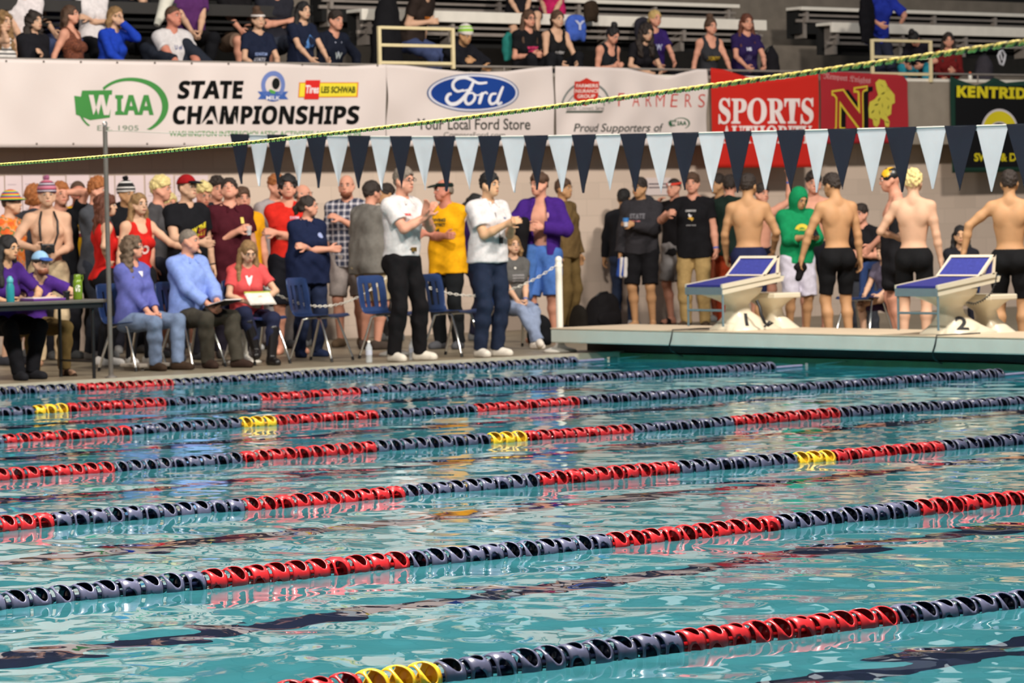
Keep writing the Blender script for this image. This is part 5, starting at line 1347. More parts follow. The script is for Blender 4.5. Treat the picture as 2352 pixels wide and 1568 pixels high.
S2 = (xx(908, 800, Yc), Yc, DECK); S3 = (xx(560, 800, Yc), Yc, DECK)
stanchion(S2, 'white chain post mostly hidden behind the legs of the grey haired official')
stanchion(S3, 'white chain post hidden behind the seated woman in the coral top')
b = MB(); n_ = 12
pts = [(0.017*math.cos(a)*(1 if abs(math.cos(a)) > 0.4 else 1), 0.010*math.sin(a)) for a in np.linspace(0, 2*PI, 12, endpoint=False)]
b.tube([(p[0]*1.25, p[1], 0) for p in pts], 0.0042, 6, closed=True)
lk = b.build('chain_link', m_white); lmesh = lk.data; bpy.data.objects.remove(lk)
def chain(a, c, sag, label):
    e = empty('plastic_chain', a, 0, label, 'chain', 'white plastic chains between the posts')
    a = np.array(a); c = np.array(c); L = LA.norm(c-a)*1.02; n = int(L/0.032)
    for i in range(n):
        f = lambda t: (c-a)*t+np.array([0, 0, -4*sag*t*(1-t)])
        p, q = f(i/n), f((i+1)/n); d = Vector(q-p).to_track_quat('X', 'Z').to_euler()
        o = bpy.data.objects.new('chain_link', lmesh); link(o, e); o.location = (p+q)/2; o.rotation_euler = d
        o.rotation_euler.rotate_axis('X', PI/2 if i % 2 else 0.0)
hz = DECK+0.86
chain((S1[0]-0.03, S1[1], hz), (S2[0]+0.04, S2[1], hz-0.03), 0.27, 'white plastic chain hanging in front of the seated woman in grey, right of the officials')
chain((S2[0]-0.04, S2[1], hz-0.05), (S3[0]+0.04, S3[1], hz+0.02), 0.33, 'white plastic chain hanging behind the empty blue chair and the navy polo woman')

# ------------------------------------------------------------------ bags, bottles and loose things on the deck
def bag(name, label, cat, px0, px1, py0, Y, rgb, dep=0.28, pocket=True, floor=DECK):
    x0, x1 = xx(px0, 740, Y), xx(px1, 740, Y); z1 = yz((px0+px1)/2, py0, Y); w = x1-x0; H_ = z1-floor
    pr = [ell((0, 0, H_*0.42), np.eye(3), [w*0.46, dep/2, H_*0.46], 0.05), ell((0, 0, H_*0.2), np.eye(3), [w*0.5, dep/2, H_*0.30], 0.05), ell((w*0.05, 0, H_*0.74), np.eye(3), [w*0.33, dep*0.4, H_*0.27], 0.06)]
    m = cloth(rgb); o = blob(name, pr, m, None, 0.012, 1.0, wr=(0.006, 28, 3), clips=[((0, 0, 0.003), (0, 0, -1))]); o.location = ((x0+x1)/2, Y, floor)
    if pocket:
        blob('pocket', [ell((0, -dep*0.42, H_*0.3), np.eye(3), [w*0.34, dep*0.16, H_*0.22], 0.02)], m, o, 0.012, 1.0)
        b = MB(); b.tube([(-w*0.2, 0, H_*0.9), (-w*0.1, -0.02, H_*1.0), (w*0.1, -0.02, H_*1.02), (w*0.2, 0, H_*0.93)], 0.011, 8); b.build('handle', m_blackpl, o)
    tag(o, label, cat); return o
bag('backpack', 'large black backpack standing on the deck against the wall, left of the hooded man', 'backpack', 1345, 1425, 672, 5.6, (24, 22, 24))
def clear_bottle(px, py, label, sc=1.0):
    g = ground(px, py); e = empty('plastic_bottle', (g[0], g[1], DECK), 0, label, 'bottle', 'clear drink bottles on the deck')
    m = bpy.data.materials.get('clear_plastic')
    if not m:
        m = bpy.data.materials.new('clear_plastic'); m.use_nodes = True; bb = m.node_tree.nodes['Principled BSDF']; bb.inputs['Base Color'].default_value = (0.8, 0.85, 0.88, 1); bb.inputs['Roughness'].default_value = 0.12; bb.inputs['Alpha'].default_value = 0.45
    b = MB(); b.lathe([(0.028, 0), (0.032, 0.01), (0.030, 0.06), (0.032, 0.10), (0.031, 0.14), (0.014, 0.18), (0.012, 0.19)], 14); b.build('body', m, e)
    b = MB(); b.lathe([(0.0325, 0.07), (0.0325, 0.115)], 14); b.build('wrapper', mat('bottle_wrap', (196, 200, 214), 0.4), e)
    b = MB(); b.lathe([(0.014, 0.188), (0.014, 0.205), (0.0, 0.206)], 12); b.build('cap', m_white, e)
clear_bottle(848, 832, 'clear plastic drink bottle on the deck beside an empty chair leg')
clear_bottle(947, 826, 'clear plastic drink bottle on the deck between the legs of the grey haired official')
bag('gym_bag', 'black gym bag on the deck behind the swimmer in the purple jacket', 'bag', 1218, 1262, 722, 2.6, (22, 22, 26), pocket=False)
bag('gym_bag', 'dark bag lying on the deck at the foot of the wall behind the white stanchion', 'bag', 1316, 1342, 700, 5.0, (30, 26, 22), pocket=False)
b = MB(); b.box((0, 0, 0.03), (0.55, 0.34, 0.065), bevel=0.01); g = ground(262, 850)
fb = empty('step_stool', (g[0], 1.55, DECK), 0, 'low grey step lying on the deck behind the thin pole', 'step')
b.build('tread', mat('step_grey', (170, 160, 148), 0.6, noise=0.05), fb)
for x in (0.03, 0.49):
    b = MB(); b.box((x, 0.02, 0), (x+0.03, 0.32, 0.03)); b.build('leg', m_pole, fb)
# ------------------------------------------------------------------ people on the deck, left to right
P_ = person
RAINBOW = ramp_mat('rainbow_cloth', 'bands', [(0, (40, 90, 170)), (0.2, (60, 150, 80)), (0.4, (230, 200, 50)), (0.6, (220, 110, 30)), (0.8, (190, 40, 40))], 3.0, 0.8)
TIEDYE = ramp_mat('tie_dye_cloth', 'noise', [(0, (220, 90, 30)), (0.42, (240, 130, 40)), (0.5, (225, 150, 110)), (0.56, (70, 120, 60)), (0.62, (226, 100, 40))], 9.0, 0.85, coord='Object')
PINKSTR = ramp_mat('pink_knit', 'bands', [(0, (190, 120, 140)), (0.3, (50, 40, 60)), (0.5, (205, 190, 200)), (0.65, (60, 46, 70)), (0.8, (180, 80, 100))], 2.2, 0.95)
BWSTR = ramp_mat('black_white_knit', 'bands', [(0, (24, 24, 26)), (0.25, (226, 222, 218)), (0.42, (24, 24, 26)), (0.66, (226, 222, 218)), (0.8, (24, 24, 26))], 1.6, 0.95)
LIMESTR = ramp_mat('lime_knit', 'bands', [(0, (216, 206, 200)), (0.4, (140, 190, 60)), (0.7, (216, 214, 200)), (0.82, (140, 190, 60))], 1.3, 0.95)
BWTEE = ramp_mat('striped_white_cloth', 'bands', [(0, (226, 220, 214)), (0.6, (50, 50, 56))], 13, 0.85)
BROWNPAT = ramp_mat('brown_print_cloth', 'noise', [(0, (84, 40, 24)), (0.5, (130, 70, 44)), (0.6, (70, 34, 22))], 60, 0.85, coord='Object')
REDBAND = ramp_mat('red_white_band', 'bands', [(0, (220, 60, 40)), (0.35, (235, 222, 216)), (0.62, (220, 60, 40))], 1.0, 0.8, axis=0)
YBCAP = ramp_mat('black_yellow_latex', 'noise', [(0, (22, 22, 24)), (0.56, (232, 176, 34))], 9, 0.35, coord='Object')
def plaid():
    m = bpy.data.materials.new('plaid_cloth'); m.use_nodes = True; nt = m.node_tree; b = nt.nodes['Principled BSDF']; b.inputs['Roughness'].default_value = 0.85
    tc = nt.nodes.new('ShaderNodeTexCoord'); sp = nt.nodes.new('ShaderNodeSeparateXYZ'); nt.links.new(tc.outputs['Object'], sp.inputs[0]); outs = []
    for ax in (0, 2):
        mu = nt.nodes.new('ShaderNodeMath'); mu.operation = 'MULTIPLY'; mu.inputs[1].default_value = 15; nt.links.new(sp.outputs[ax], mu.inputs[0])
        fr = nt.nodes.new('ShaderNodeMath'); fr.operation = 'FRACT'; nt.links.new(mu.outputs[0], fr.inputs[0])
        gt = nt.nodes.new('ShaderNodeMath'); gt.operation = 'GREATER_THAN'; gt.inputs[1].default_value = 0.66; nt.links.new(fr.outputs[0], gt.inputs[0]); outs.append(gt)
    ad = nt.nodes.new('ShaderNodeMath'); ad.operation = 'ADD'; nt.links.new(outs[0].outputs[0], ad.inputs[0]); nt.links.new(outs[1].outputs[0], ad.inputs[1])
    hv = nt.nodes.new('ShaderNodeMath'); hv.operation = 'MULTIPLY'; hv.inputs[1].default_value = 0.5; nt.links.new(ad.outputs[0], hv.inputs[0])
    mx = nt.nodes.new('ShaderNodeMix'); mx.data_type = 'RGBA'; mx.inputs['A'].default_value = (*lin((48, 52, 74)), 1); mx.inputs['B'].default_value = (*lin((205, 200, 205)), 1)
    nt.links.new(hv.outputs[0], mx.inputs['Factor']); nt.links.new(mx.outputs['Result'], b.inputs['Base Color']); return m
PLAID = plaid()
def stripes_block(w, h_, n, rgb, ox=0, oy=0): return [(*grid_poly(w, h_/n*0.55, ox, oy+h_*(0.5-(i+0.5)/n), 6, 1), rgb) for i in range(n)]

# back row of the left group, standing along the wall
r, J, s = P_('young man in rainbow bucket hat and orange tie-dye shirt at the left edge', 24, 441, Y=4.0, face=60, p=dict(armL='down', armR='down', look=5), skin='fair', hair=('short', 'brown'), top=('tee', TIEDYE), bottom=('shorts', (60, 60, 70)), shoes=('sneakers', (60, 60, 66)), hat=('bucket', RAINBOW))
r, J, s = P_('ginger haired person turned away behind the bare chested man with a camera', 80, 428, Y=5.2, face=150, p=dict(), hair=('curly', 'ginger'), top=('tee', (60, 60, 66)), bottom=('shorts', (50, 50, 56)), shoes=('sneakers', (90, 90, 90)), skin='pink')
r, J, s = P_('bare chested young man in a pink striped beanie holding a black camera', 107, 421, Y=3.3, face=5, p=dict(armL='camera', armR=((0.16, -0.24, 0.2), (1, 0.3, -0.6)), girth=1.04), skin='fair', hair=None, bottom=('pants', (202, 180, 146)), shoes=None, hat=('beanie', PINKSTR, (150, 90, 120)))
def at_local(root, J, s, v): return Vector(v)*s
b = MB(); c0 = (J['WrL']+J['WrR'])/2+np.array([0.02, -0.07, 0.02])
b.box(tuple(c0-np.array([0.065, 0.03, 0.045])), tuple(c0+np.array([0.065, 0.03, 0.045])), bevel=0.01); b.tube([c0+np.array([0, -0.03, 0]), c0+np.array([0, -0.12, -0.02])], 0.036, 14)
for sx in (-1, 1): b.tube([c0+np.array([sx*0.06, 0, 0.03]), J['C']+np.array([sx*0.085, -0.145, 0.02]), J['C']+np.array([sx*0.085, -0.125, 0.14]), J['N']+np.array([sx*0.06, -0.05, 0.015]), J['N']+np.array([0, 0.07, 0.02])], 0.011, 6)
cmo = b.build('camera', m_blackpl); cmo.scale = (s, s, s); cmo.location = r.location; cmo.rotation_euler = r.rotation_euler
tag(cmo, 'black camera on a neck strap held by the bare chested man in a beanie', 'camera')
P_('person in black with a bent arm raised across the face, behind the camera man', 138, 420, Y=4.7, face=20, p=dict(armL='headtop', armR='down'), hair=('short', 'ginger'), top=('tee', (26, 26, 30)), bottom=('pants', (40, 40, 46)), shoes=('sneakers', (90, 90, 90)), skin='pink')
r, J, s = P_('man with a red face in a gold sports shirt with a maroon stripe', 178, 416, Y=5.0, face=8, p=dict(nod=-6), skin='red', hair=('buzz', 'brown'), top=('tee', (220, 164, 24), dict(hem=-0.12)), bottom=('pants', (60, 56, 50)), shoes=('sneakers', (90, 80, 70)))
decal(r, J, s, [(*grid_poly(0.30, 0.035, 0, -0.03), (120, 36, 40)), (*grid_poly(0.30, 0.022, 0, 0.0), (226, 214, 206)), (*grid_poly(0.05, 0.2, 0.03, 0.08, 2, 6), (196, 90, 40))])
P_('ginger haired man in a dark grey shirt facing right, left of the thin pole', 222, 412, Y=4.3, face=60, p=dict(armL='cross', armR='cross2'), skin='pink', hair=('spiky', 'ginger'), top=('tee', (72, 74, 80)), bottom=('pants', (52, 56, 66)), shoes=('sneakers', (150, 150, 150)))
r, J, s = P_('woman with long red curls in a red tank top, hand on her hip', 242, 447, Y=2.9, face=105, p=dict(fem=1, armL='down', armR='hip', look=-20), skin='fair', hair=('longcurly', 'auburn'), top=('tank', (196, 34, 30)), bottom=('tights', (22, 22, 26)), shoes=('sneakers', (210, 205, 200)))
decal(r, J, s, [(*grid_poly(0.10, 0.035, 0.02, -0.10), (220, 180, 176))])
P_('person in a black and white striped bobble hat behind the long haired woman', 289, 421, Y=5.3, face=15, p=dict(look=20), skin='tan', hair=None, top=('hoodie', (26, 26, 30)), bottom=('pants', (36, 36, 44)), shoes=('sneakers', (120, 120, 120)), hat=('beanie', BWSTR, (26, 26, 28)))
r, J, s = P_('woman with very long blond hair in a red tank top reaching out one hand', 318, 444, Y=2.7, face=32, p=dict(fem=1, armL=((0.34, -0.42, 0.23), (0.6, 0.4, -1)), armR='down', hdL=(0.6, -0.8, 0.05), hnL=(0, 0, -1)), skin='fair', hair=('long', 'dblond'), top=('tank', (200, 36, 30)), bottom=('tights', (26, 26, 30)), shoes=('sneakers', (200, 196, 190)))
decal(r, J, s, [(*disc_poly(0.05, 0.045, 0.0, -0.07, 14, 0, 2*PI, 0.55), (232, 205, 200))])
P_('bleached blond man in a grey T-shirt looking right', 366, 410, Y=4.1, face=72, p=dict(), skin='pink', hair=('spiky', 'bleach'), top=('tee', (74, 72, 74)), bottom=('shorts', (40, 40, 48)), shoes=('sneakers', (120, 120, 120)))
P_('person peeking out low behind the shoulder of the red capped man', 388, 446, Y=6.0, face=30, p=dict(), skin='pink', hair=('short', 'bleach'), top=('tee', (60, 60, 66)), bottom=('pants', (40, 40, 48)), shoes=('sneakers', (120, 120, 120)))
r, J, s = P_('tall man in a red baseball cap and a black T-shirt with a yellow print', 428, 405, Y=3.1, face=28, p=dict(armL='down', armR=((0.02, -0.3, 0.18), (1, 0.3, -0.6)), girth=1.12, nod=-4, look=15), skin='fair', hair=('buzz', 'brown'), top=('tee', (24, 24, 28), dict(hem=-0.14)), bottom=('pants', (34, 34, 42)), shoes=('sneakers', (60, 60, 64)), hat=('cap', (150, 24, 28), (22, 22, 28)), wrist={'L': (40, 40, 44)})
decal(r, J, s, [(*[(lambda VF: ([(u+0.02, v+0.45*u) for u, v in VF[0]], VF[1]))(textw('ROW THE', 0.22, 0.055, 0.05))][0], (226, 206, 44)), (*[(lambda VF: ([(u+0.04, v+0.3*u-0.055) for u, v in VF[0]], VF[1]))(textw('TEAM', 0.16, 0.04, 0.05))][0], (226, 206, 44)), (*grid_poly(0.10, 0.09, 0.09, -0.035), (140, 30, 30))])
P_('young man with bleached hair in red bending his head beside the red cap', 466, 420, Y=4.9, face=25, p=dict(nod=18), skin='pink', hair=('spiky', 'bleach'), top=('tee', (190, 34, 34)), bottom=('shorts', (40, 40, 50)), shoes=('sneakers', (160, 160, 160)))
P_('dark haired young man looking over the shoulder of the maroon polo man', 497, 410, Y=5.5, face=22, p=dict(), skin='pink', hair=('spiky', 'dark'), top=('tee', (34, 34, 40)), bottom=('pants', (40, 40, 48)), shoes=('sneakers', (120, 120, 120)))
P_('person mostly hidden behind the maroon polo man, wearing orange-yellow', 556, 432, Y=4.6, face=15, p=dict(girth=1.15, shift=(0, 0, 0), armL='down'), skin='pink', hair=('short', 'brown'), top=('tee', (228, 158, 24), dict(hem=-0.12)), bottom=('pants', (52, 60, 80)), shoes=('sneakers', (200, 200, 200)))
r, J, s = P_('man in a dark maroon polo shirt looking up and holding a clear cup', 526, 413, Y=3.2, face=18, p=dict(armL='down', armR='chest', nod=-28, girth=1.18, belly=0.3, look=-20), skin='pink', hair=('short', 'dark'), top=('polo', (70, 22, 32), dict(hem=-0.22)), bottom=('pants', (34, 30, 40)), shoes=('sneakers', (60, 56, 56)), wrist={'R': (220, 220, 222)})
decal(r, J, s, [(*grid_poly(0.035, 0.06, 0.085, 0.10), (226, 196, 96))])
b = MB(); W_ = J['WrR']; d_ = nrm_ = None
cpt = W_+np.array([0.09, -0.06, 0.0]); b.lathe([(0.024, -0.04), (0.031, 0.05)], 14, c=tuple(cpt))
cupo = b.build('plastic_cup', bpy.data.materials['clear_plastic']); cupo.scale = (s, s, s); cupo.location = r.location; cupo.rotation_euler = r.rotation_euler; tag(cupo, 'clear plastic cup held by the man in the maroon polo', 'cup')

# people at the table
P_('dark haired student in a purple shirt leaning on the left end of the table', 18, 541, Y=1.35, floor=DECK, face=35, p=dict(sit=1, seat=0.46, fem=1, lean=20, armL='table', armR='table', curl=1.1, footL=(0.1, -0.38), footR=(0.1, -0.45), look=12), skin='asian', hair=('long', 'black'), top=('tee', (72, 40, 120), dict(sleeve=0.8)), bottom=('pants', (22, 22, 26)), shoes=('sneakers', (30, 30, 34)))
r, J, s = P_('student in a pale blue cap and purple T-shirt leaning low over the table', 92, 580, Y=1.55, floor=DECK, face=28, p=dict(sit=1, seat=0.46, lean=38, armL=((0.26, -0.52, 0.24), (1, 0.1, -0.3)), armR=((0.05, -0.48, 0.24), (1, 0.1, -0.3)), nod=-12, footL=(0.18, -0.42), footR=(0.1, -0.3), girth=1.08), skin='fair', hair=('short', 'dark'), top=('tee', (78, 44, 130)), bottom=('pants', (122, 100, 60)), shoes=('sandals', (60, 44, 34)), hat=('cap', (150, 190, 224), (60, 90, 160)), extras=('beard',))
decal(r, J, s, [(*grid_poly(0.05, 0.11, 0.04, 0.02, 3, 4, 0.3), (236, 226, 226)), (*grid_poly(0.025, 0.09, -0.045, 0.0, 2, 3), (224, 170, 50))])

# the three seated on chairs
def seated_on_chair(pxseat, pyfoot, face, label):
    g = ground(pxseat, pyfoot); c = chair((g[0], g[1], DECK), face_rz(g, face), label); CH.append(c); return g
def seat_person(label, px, ytop, g, face, **k):
    k['p'] = dict(k['p']); return P_(label, px, ytop, Y=g[1], face=face, **k)
g = seated_on_chair(306, 850, 48, 'blue chair under the seated woman in the periwinkle sweater')
r, J, s = P_('seated woman in a periwinkle V-neck sweater and pale jeans looking right', 303, 543, Y=g[1]-0.02, floor=DECK, face=46, p=dict(sit=1, seat=0.44, fem=1, lean=-2, armL='lap', armR='lap', look=24, girth=1.10, belly=0.5, footL=(0.16, -0.44), footR=(0.06, -0.34), curl=0.9), skin='pink', hair=('longcurly', 'curlgrey'), top=('sweater', (96, 100, 168), dict(neck=-0.03)), bottom=('jeans', (112, 128, 156)), shoes=('clogs', (60, 46, 36)))
decal(r, J, s, [([(-0.035, 0.13), (0.035, 0.13), (0.012, 0.085), (0.0, 0.07), (-0.012, 0.085)], [(0, 4, 3, 2, 1)], (232, 224, 226))], at=(0, 0.02))
g = seated_on_chair(440, 844, 46, 'blue chair under the seated man in the light blue shirt')
r, J, s = P_('seated balding man in a light blue shirt holding a clipboard, looking right', 432, 527, Y=g[1]-0.02, floor=DECK, face=42, p=dict(sit=1, seat=0.44, lean=2, armL=((0.08, -0.34, 0.10), (1, 0.5, -0.4)), armR=((0.02, -0.32, 0.08), (1, 0.5, -0.4)), look=22, girth=1.08, belly=0.2, footL=(0.18, -0.50), footR=(0.06, -0.34)), skin='pink', hair=('buzz', 'grey'), top=('shirt', (136, 158, 220)), bottom=('pants', (64, 60, 52)), shoes=('sneakers', (54, 40, 34)))
def held(kind, root, J, s, pos, rot, label, cat, build):
    o = build(); o.scale = (s, s, s); 
    M4 = root.matrix_basis @ Matrix.Translation(Vector(np.array(pos)*s)) @ Matrix(rotm(*rot).tolist()).to_4x4() @ Matrix.Scale(s, 4)
    o.matrix_world = M4; tag(o, label, cat); return o
def board(w, d, t, m):
    def f():
        b = MB(); b.box((-w/2, -d/2, -t/2), (w/2, d/2, t/2), bevel=0.003); return b.build('clipboard', m)
    return f
h_ = (J['WrL']+J['WrR'])/2
o = held('', r, J, s, h_+np.array([0.03, -0.12, 0.0]), (-12, 0, 0), 'dark clipboard with white sheets held by the man in the light blue shirt', 'clipboard', board(0.24, 0.31, 0.008, m_blackpl))
b = MB(); b.box((-0.105, -0.145, 0.004), (0.105, 0.13, 0.014)); b.build('sheets', mat('paper_white', (232, 222, 216), 0.7), o)
g = seated_on_chair(590, 836, 40, 'blue chair under the seated blond woman in the coral top')
r, J, s = P_('seated blond woman in a coral top and tall black boots reading papers', 570, 553, Y=g[1]-0.02, floor=DECK, face=12, p=dict(sit=1, seat=0.44, fem=1, lean=8, armL=((0.13, -0.30, 0.16), (1, 0.3, -0.4)), armR=((0.03, -0.27, 0.13), (1, 0.4, -0.5)), nod=22, look=5, footL=(0.16, -0.46), footR=(0.0, -0.44, 0.08)), skin='fair', hair=('long', 'dblond'), top=('tee', (216, 84, 84)), bottom=('capri', (36, 40, 64)), shoes=('boots', (26, 22, 22)))
decal(r, J, s, [([(-0.04, 0.13), (0.04, 0.13), (0.02, 0.05), (0.0, 0.02), (-0.02, 0.05)], [(0, 4, 3, 2, 1)], (236, 224, 224))])
def booklet():
    b = MB(); b.box((-0.15, -0.11, -0.004), (0.0, 0.11, 0.002)); b.box((0.0, -0.11, -0.004), (0.15, 0.11, 0.002)); b.prism([(-0.15, 0.002), (0.0, 0.006), (0.15, 0.002), (0.13, 0.014), (0.0, 0.010), (-0.13, 0.014)], 1, -0.105, 0.105)
    return b.build('magazine', mat('magazine_page', (226, 216, 206), 0.5, noise=0.12, scale=18))
h_ = (J['WrL']+J['WrR'])/2
o = held('', r, J, s, h_+np.array([0.02, -0.09, 0.03]), (34, 0, 10), 'open printed programme held by the seated woman in the coral top', 'booklet', booklet)
b = MB(); b.box((-0.15, 0.09, 0.003), (0.15, 0.113, 0.015)); b.build('cover', mat('programme_green', (176, 188, 74), 0.5), o)

# ------------------------------------------------------------------ standing group in the middle
r, J, s = P_('curly haired young man in a red T-shirt with folded arms', 660, 405, Y=3.3, face=5, p=dict(armL='cross', armR='cross2', nod=-8), skin='pink', hair=('curly', 'black'), top=('tee', (204, 42, 32)), bottom=('boardshorts', (26, 26, 32)), shoes=None)
decal(r, J, s, [(*textw('SWIM', 0.09, 0.03, 0.03), (206, 170, 190))], at=(0.05, 0.10))
P_('person hidden behind the curly haired man in red, only an ear and scalp showing', 633, 402, Y=4.7, face=30, p=dict(), skin='pink', hair=('short', 'ginger'), top=('tee', (160, 150, 150)), bottom=('pants', (196, 190, 190)), shoes=('sneakers', (120, 120, 120)))
P_('bald person half hidden behind the curly haired man in red', 694, 424, Y=4.9, face=60, p=dict(), skin='pink', hair=('bald', 'grey'), top=('tee', (70, 66, 66)), bottom=('pants', (60, 60, 66)), shoes=('sneakers', (120, 120, 120)))
r, J, s = P_('woman in a navy polo with folded arms turning her head to the right', 706, 450, Y=2.5, face=30, p=dict(fem=1, armL='cross', armR='cross2', look=45, girth=1.34, belly=0.6), skin='pink', hair=('ponytail', 'dark'), top=('polo', (26, 34, 62), dict(hem=-0.14)), bottom=('jeans', (34, 42, 66)), shoes=('sneakers', (40, 50, 80)), wrist={'L': (60, 90, 170)})
decal(r, J, s, [(*disc_poly(0.03, 0.03, 0.07, 0.08, 12), (150, 160, 200))])
P_('bearded man in a plaid shirt holding a cup near his chest', 796, 402, Y=4.3, face=-12, p=dict(armR='down', armL=((-0.02, -0.26, 0.36), (1, 0.2, -1))), skin='pink', hair=('bald', 'brown'), top=('shirt', PLAID, dict(sleeve=1.2, hem=-0.12)), bottom=('shorts', (150, 140, 136)), shoes=('sneakers', (110, 90, 70)), extras=('beard',))
P_('heavy set man in a grey shirt and khaki shorts turned away', 852, 419, Y=3.5, face=128, p=dict(armL='down', armR=((0.16, -0.24, 0.0), (0.7, 1, 0)), girth=1.32, belly=0.6), skin='pink', hair=('short', 'dark'), top=('shirt', (116, 112, 106), dict(sleeve=0.8, hem=-0.14, grow=0.008)), bottom=('shorts', (176, 158, 126)), shoes=('sneakers', (70, 60, 54)))
P_('dark haired person facing left behind the heavy set man in grey', 888, 424, Y=5.2, face=-60, p=dict(), skin='tan', hair=('short', 'dark'), top=('tee', (70, 66, 66)), bottom=('pants', (60, 56, 56)), shoes=('sneakers', (120, 120, 120)))
r, J, s = P_('grey haired official in a white polo and black trousers clapping his hands', 925, 387, foot=830, face=48, p=dict(armL=((-0.02, -0.30, 0.40), (1, 0.2, -1)), armR=((-0.02, -0.30, 0.38), (1, 0.2, -1)), footR=(0.14, -0.02), footL=(0.17, -0.06), girth=1.10, hdL=(-0.15, -0.5, 0.85), hdR=(0.15, -0.5, 0.85), curl=0.2), skin='pink', hair=('short', 'grey'), top=('polo', (212, 206, 205), dict(hem=0.02, tuck=1)), bottom=('pants', (22, 20, 22), 0.09), shoes=('sneakers', (210, 202, 188)), extras=('glasses',))
decal(r, J, s, [(*textw('OFFICIAL', 0.09, 0.022, 0.06), (206, 52, 48))], at=(-0.075, 0.09))
b = MB(); b.tube([(0.125*math.cos(a)*1.08*s, (-0.005+0.105*math.sin(a)*1.1)*s, (J['P'][2]+0.075)*s) for a in np.linspace(0, 2*PI, 20, endpoint=False)], 0.018*s, 6, closed=True); b.build('belt', m_blackpl, r)
b = MB(); b.box((-0.02*s, -0.16*s, (J['P'][2]+0.055)*s), (0.025*s, -0.128*s, (J['P'][2]+0.095)*s)); b.build('buckle', mat('buckle_brass', (150, 120, 60), 0.3, metal=0.8), r)
r, J, s = P_('man in a black visor and yellow T-shirt with folded arms facing left', 1020, 412, Y=2.75, face=-32, p=dict(armL='cross', armR='cross2', look=-30, girth=1.14), skin='red', hair=('bald', 'grey'), top=('tee', (232, 166, 20), dict(hem=-0.16)), bottom=('pants', (26, 28, 30)), shoes=('sneakers', (80, 80, 84)), hat=('visor', (20, 34, 30)))
decal(r, J, s, [(*textw('DIVING', 0.17, 0.035, 0.05), (54, 58, 30)), (*[(lambda VF: ([(u, v-0.05) for u, v in VF[0]], VF[1]))(textw('DISTRICT', 0.17, 0.035, 0.05))][0], (54, 58, 30)), ([(-0.05, -0.11), (0.0, -0.085), (0.01, -0.13)], [(0, 2, 1)], (54, 58, 30))], at=(0, 0.09))
r, J, s = P_('dark haired official in a white polo and navy trousers holding his hands together', 1122, 398, foot=820, face=42, p=dict(armL='clap', armR='clap', girth=1.10, look=8, hdL=(-0.4, -0.8, 0.3), hdR=(0.4, -0.8, 0.3)), skin='asian', hair=('short', 'black'), top=('polo', (212, 206, 206), dict(hem=-0.03, grow=0.006)), bottom=('pants', (34, 42, 62), 0.10), shoes=('sneakers', (210, 202, 190)))
decal(r, J, s, [(*textw('WIAA', 0.035, 0.018, 0.05), (60, 90, 140))], at=(0.085, 0.08))
b = MB(); b.tube([(J['C']+np.array([-0.03, -0.135, 0.13]))*s, (J['C']+np.array([0.02, -0.15, -0.12]))*s], 0.003, 5); b.box(tuple((J['C']+np.array([0.005, -0.17, -0.17]))*s), tuple((J['C']+np.array([0.035, -0.145, -0.11]))*s)); b.build('lanyard', m_blackpl, r)
P_('dark haired person hidden behind the dark haired official', 1092, 446, Y=4.4, face=90, p=dict(fem=1), skin='tan', hair=('ponytail', 'black'), top=('tee', (62, 36, 100)), bottom=('pants', (34, 34, 50)), shoes=('sneakers', (120, 120, 120)))
g = np.array([xx(1178, 800, 2.35), 2.35, DECK]); CH.append(chair((g[0], g[1], DECK), face_rz(g, 25), 'blue chair under the seated woman in the grey T-shirt'))
r, J, s = P_('seated woman in a grey T-shirt and pale jeans with crossed white sneakers', 1178, 541, Y=2.32, floor=DECK, face=22, p=dict(sit=1, seat=0.44, fem=1, lean=2, armL='lap', armR='lap', girth=1.08, footL=(0.02, -0.62), footR=(-0.06, -0.64, 0.03), curl=0.9), skin='fair', hair=('bob', 'dblond'), top=('tee', (90, 88, 86)), bottom=('jeans', (134, 146, 172)), shoes=('sneakers', (228, 218, 206)), wrist={'L': (60, 110, 180)})
decal(r, J, s, [*stripes_block(0.15, 0.10, 3, (130, 126, 126)), (*disc_poly(0.014, 0.014, -0.02, 0.12, 10), (226, 220, 210))])
P_('person in brown leaning on the wall behind the purple jacket swimmer', 1292, 412, Y=5.3, face=60, p=dict(lean=-4), skin='tan', hair=('short', 'brown'), top=('jacket', (108, 86, 54)), bottom=('pants', (104, 84, 50)), shoes=('sneakers', (34, 30, 30)))
r, J, s = P_('bare chested swimmer in an open purple jacket with a blue towel round his waist', 1240, 400, Y=3.1, face=-12, p=dict(armL=((0.06, -0.22, 0.26), (1, 0.3, -0.5)), armR=((0.12, -0.26, 0.26), (1, 0.3, -0.5)), look=-35), skin='pink', hair=('spiky', 'brown'), top=('jacket', (66, 34, 120), dict(open=0.085, hem=-0.16)), bottom=('boardshorts', (74, 112, 180)), shoes=None)
decal(r, J, s, [(*disc_poly(0.014, 0.03, 0.0, 0.0, 10), (214, 160, 160))], at=(0.10, 0.08))
def cloth_blob(name, label, cat, root, J, s, pr, rgb, wr=(0.006, 35, 2)):
    o = blob(name, pr, cloth(rgb) if isinstance(rgb, tuple) else rgb, None, 0.01, s, wr=wr); o.location = root.location; o.rotation_euler = root.rotation_euler; tag(o, label, cat); return o
wr_ = J['WrR']
cloth_blob('folded_clothing', 'black garment hanging from the hand of the swimmer in the purple jacket', 'clothing', r, J, s, [cap(wr_+np.array([0, -0.09, 0.04]), wr_+np.array([-0.06, -0.12, -0.30]), 0.075, 0.085, 0.05), cap(wr_+np.array([-0.04, -0.1, 0.0]), wr_+np.array([-0.03, -0.1, -0.50]), 0.06, 0.05, 0.05)], (24, 22, 24))
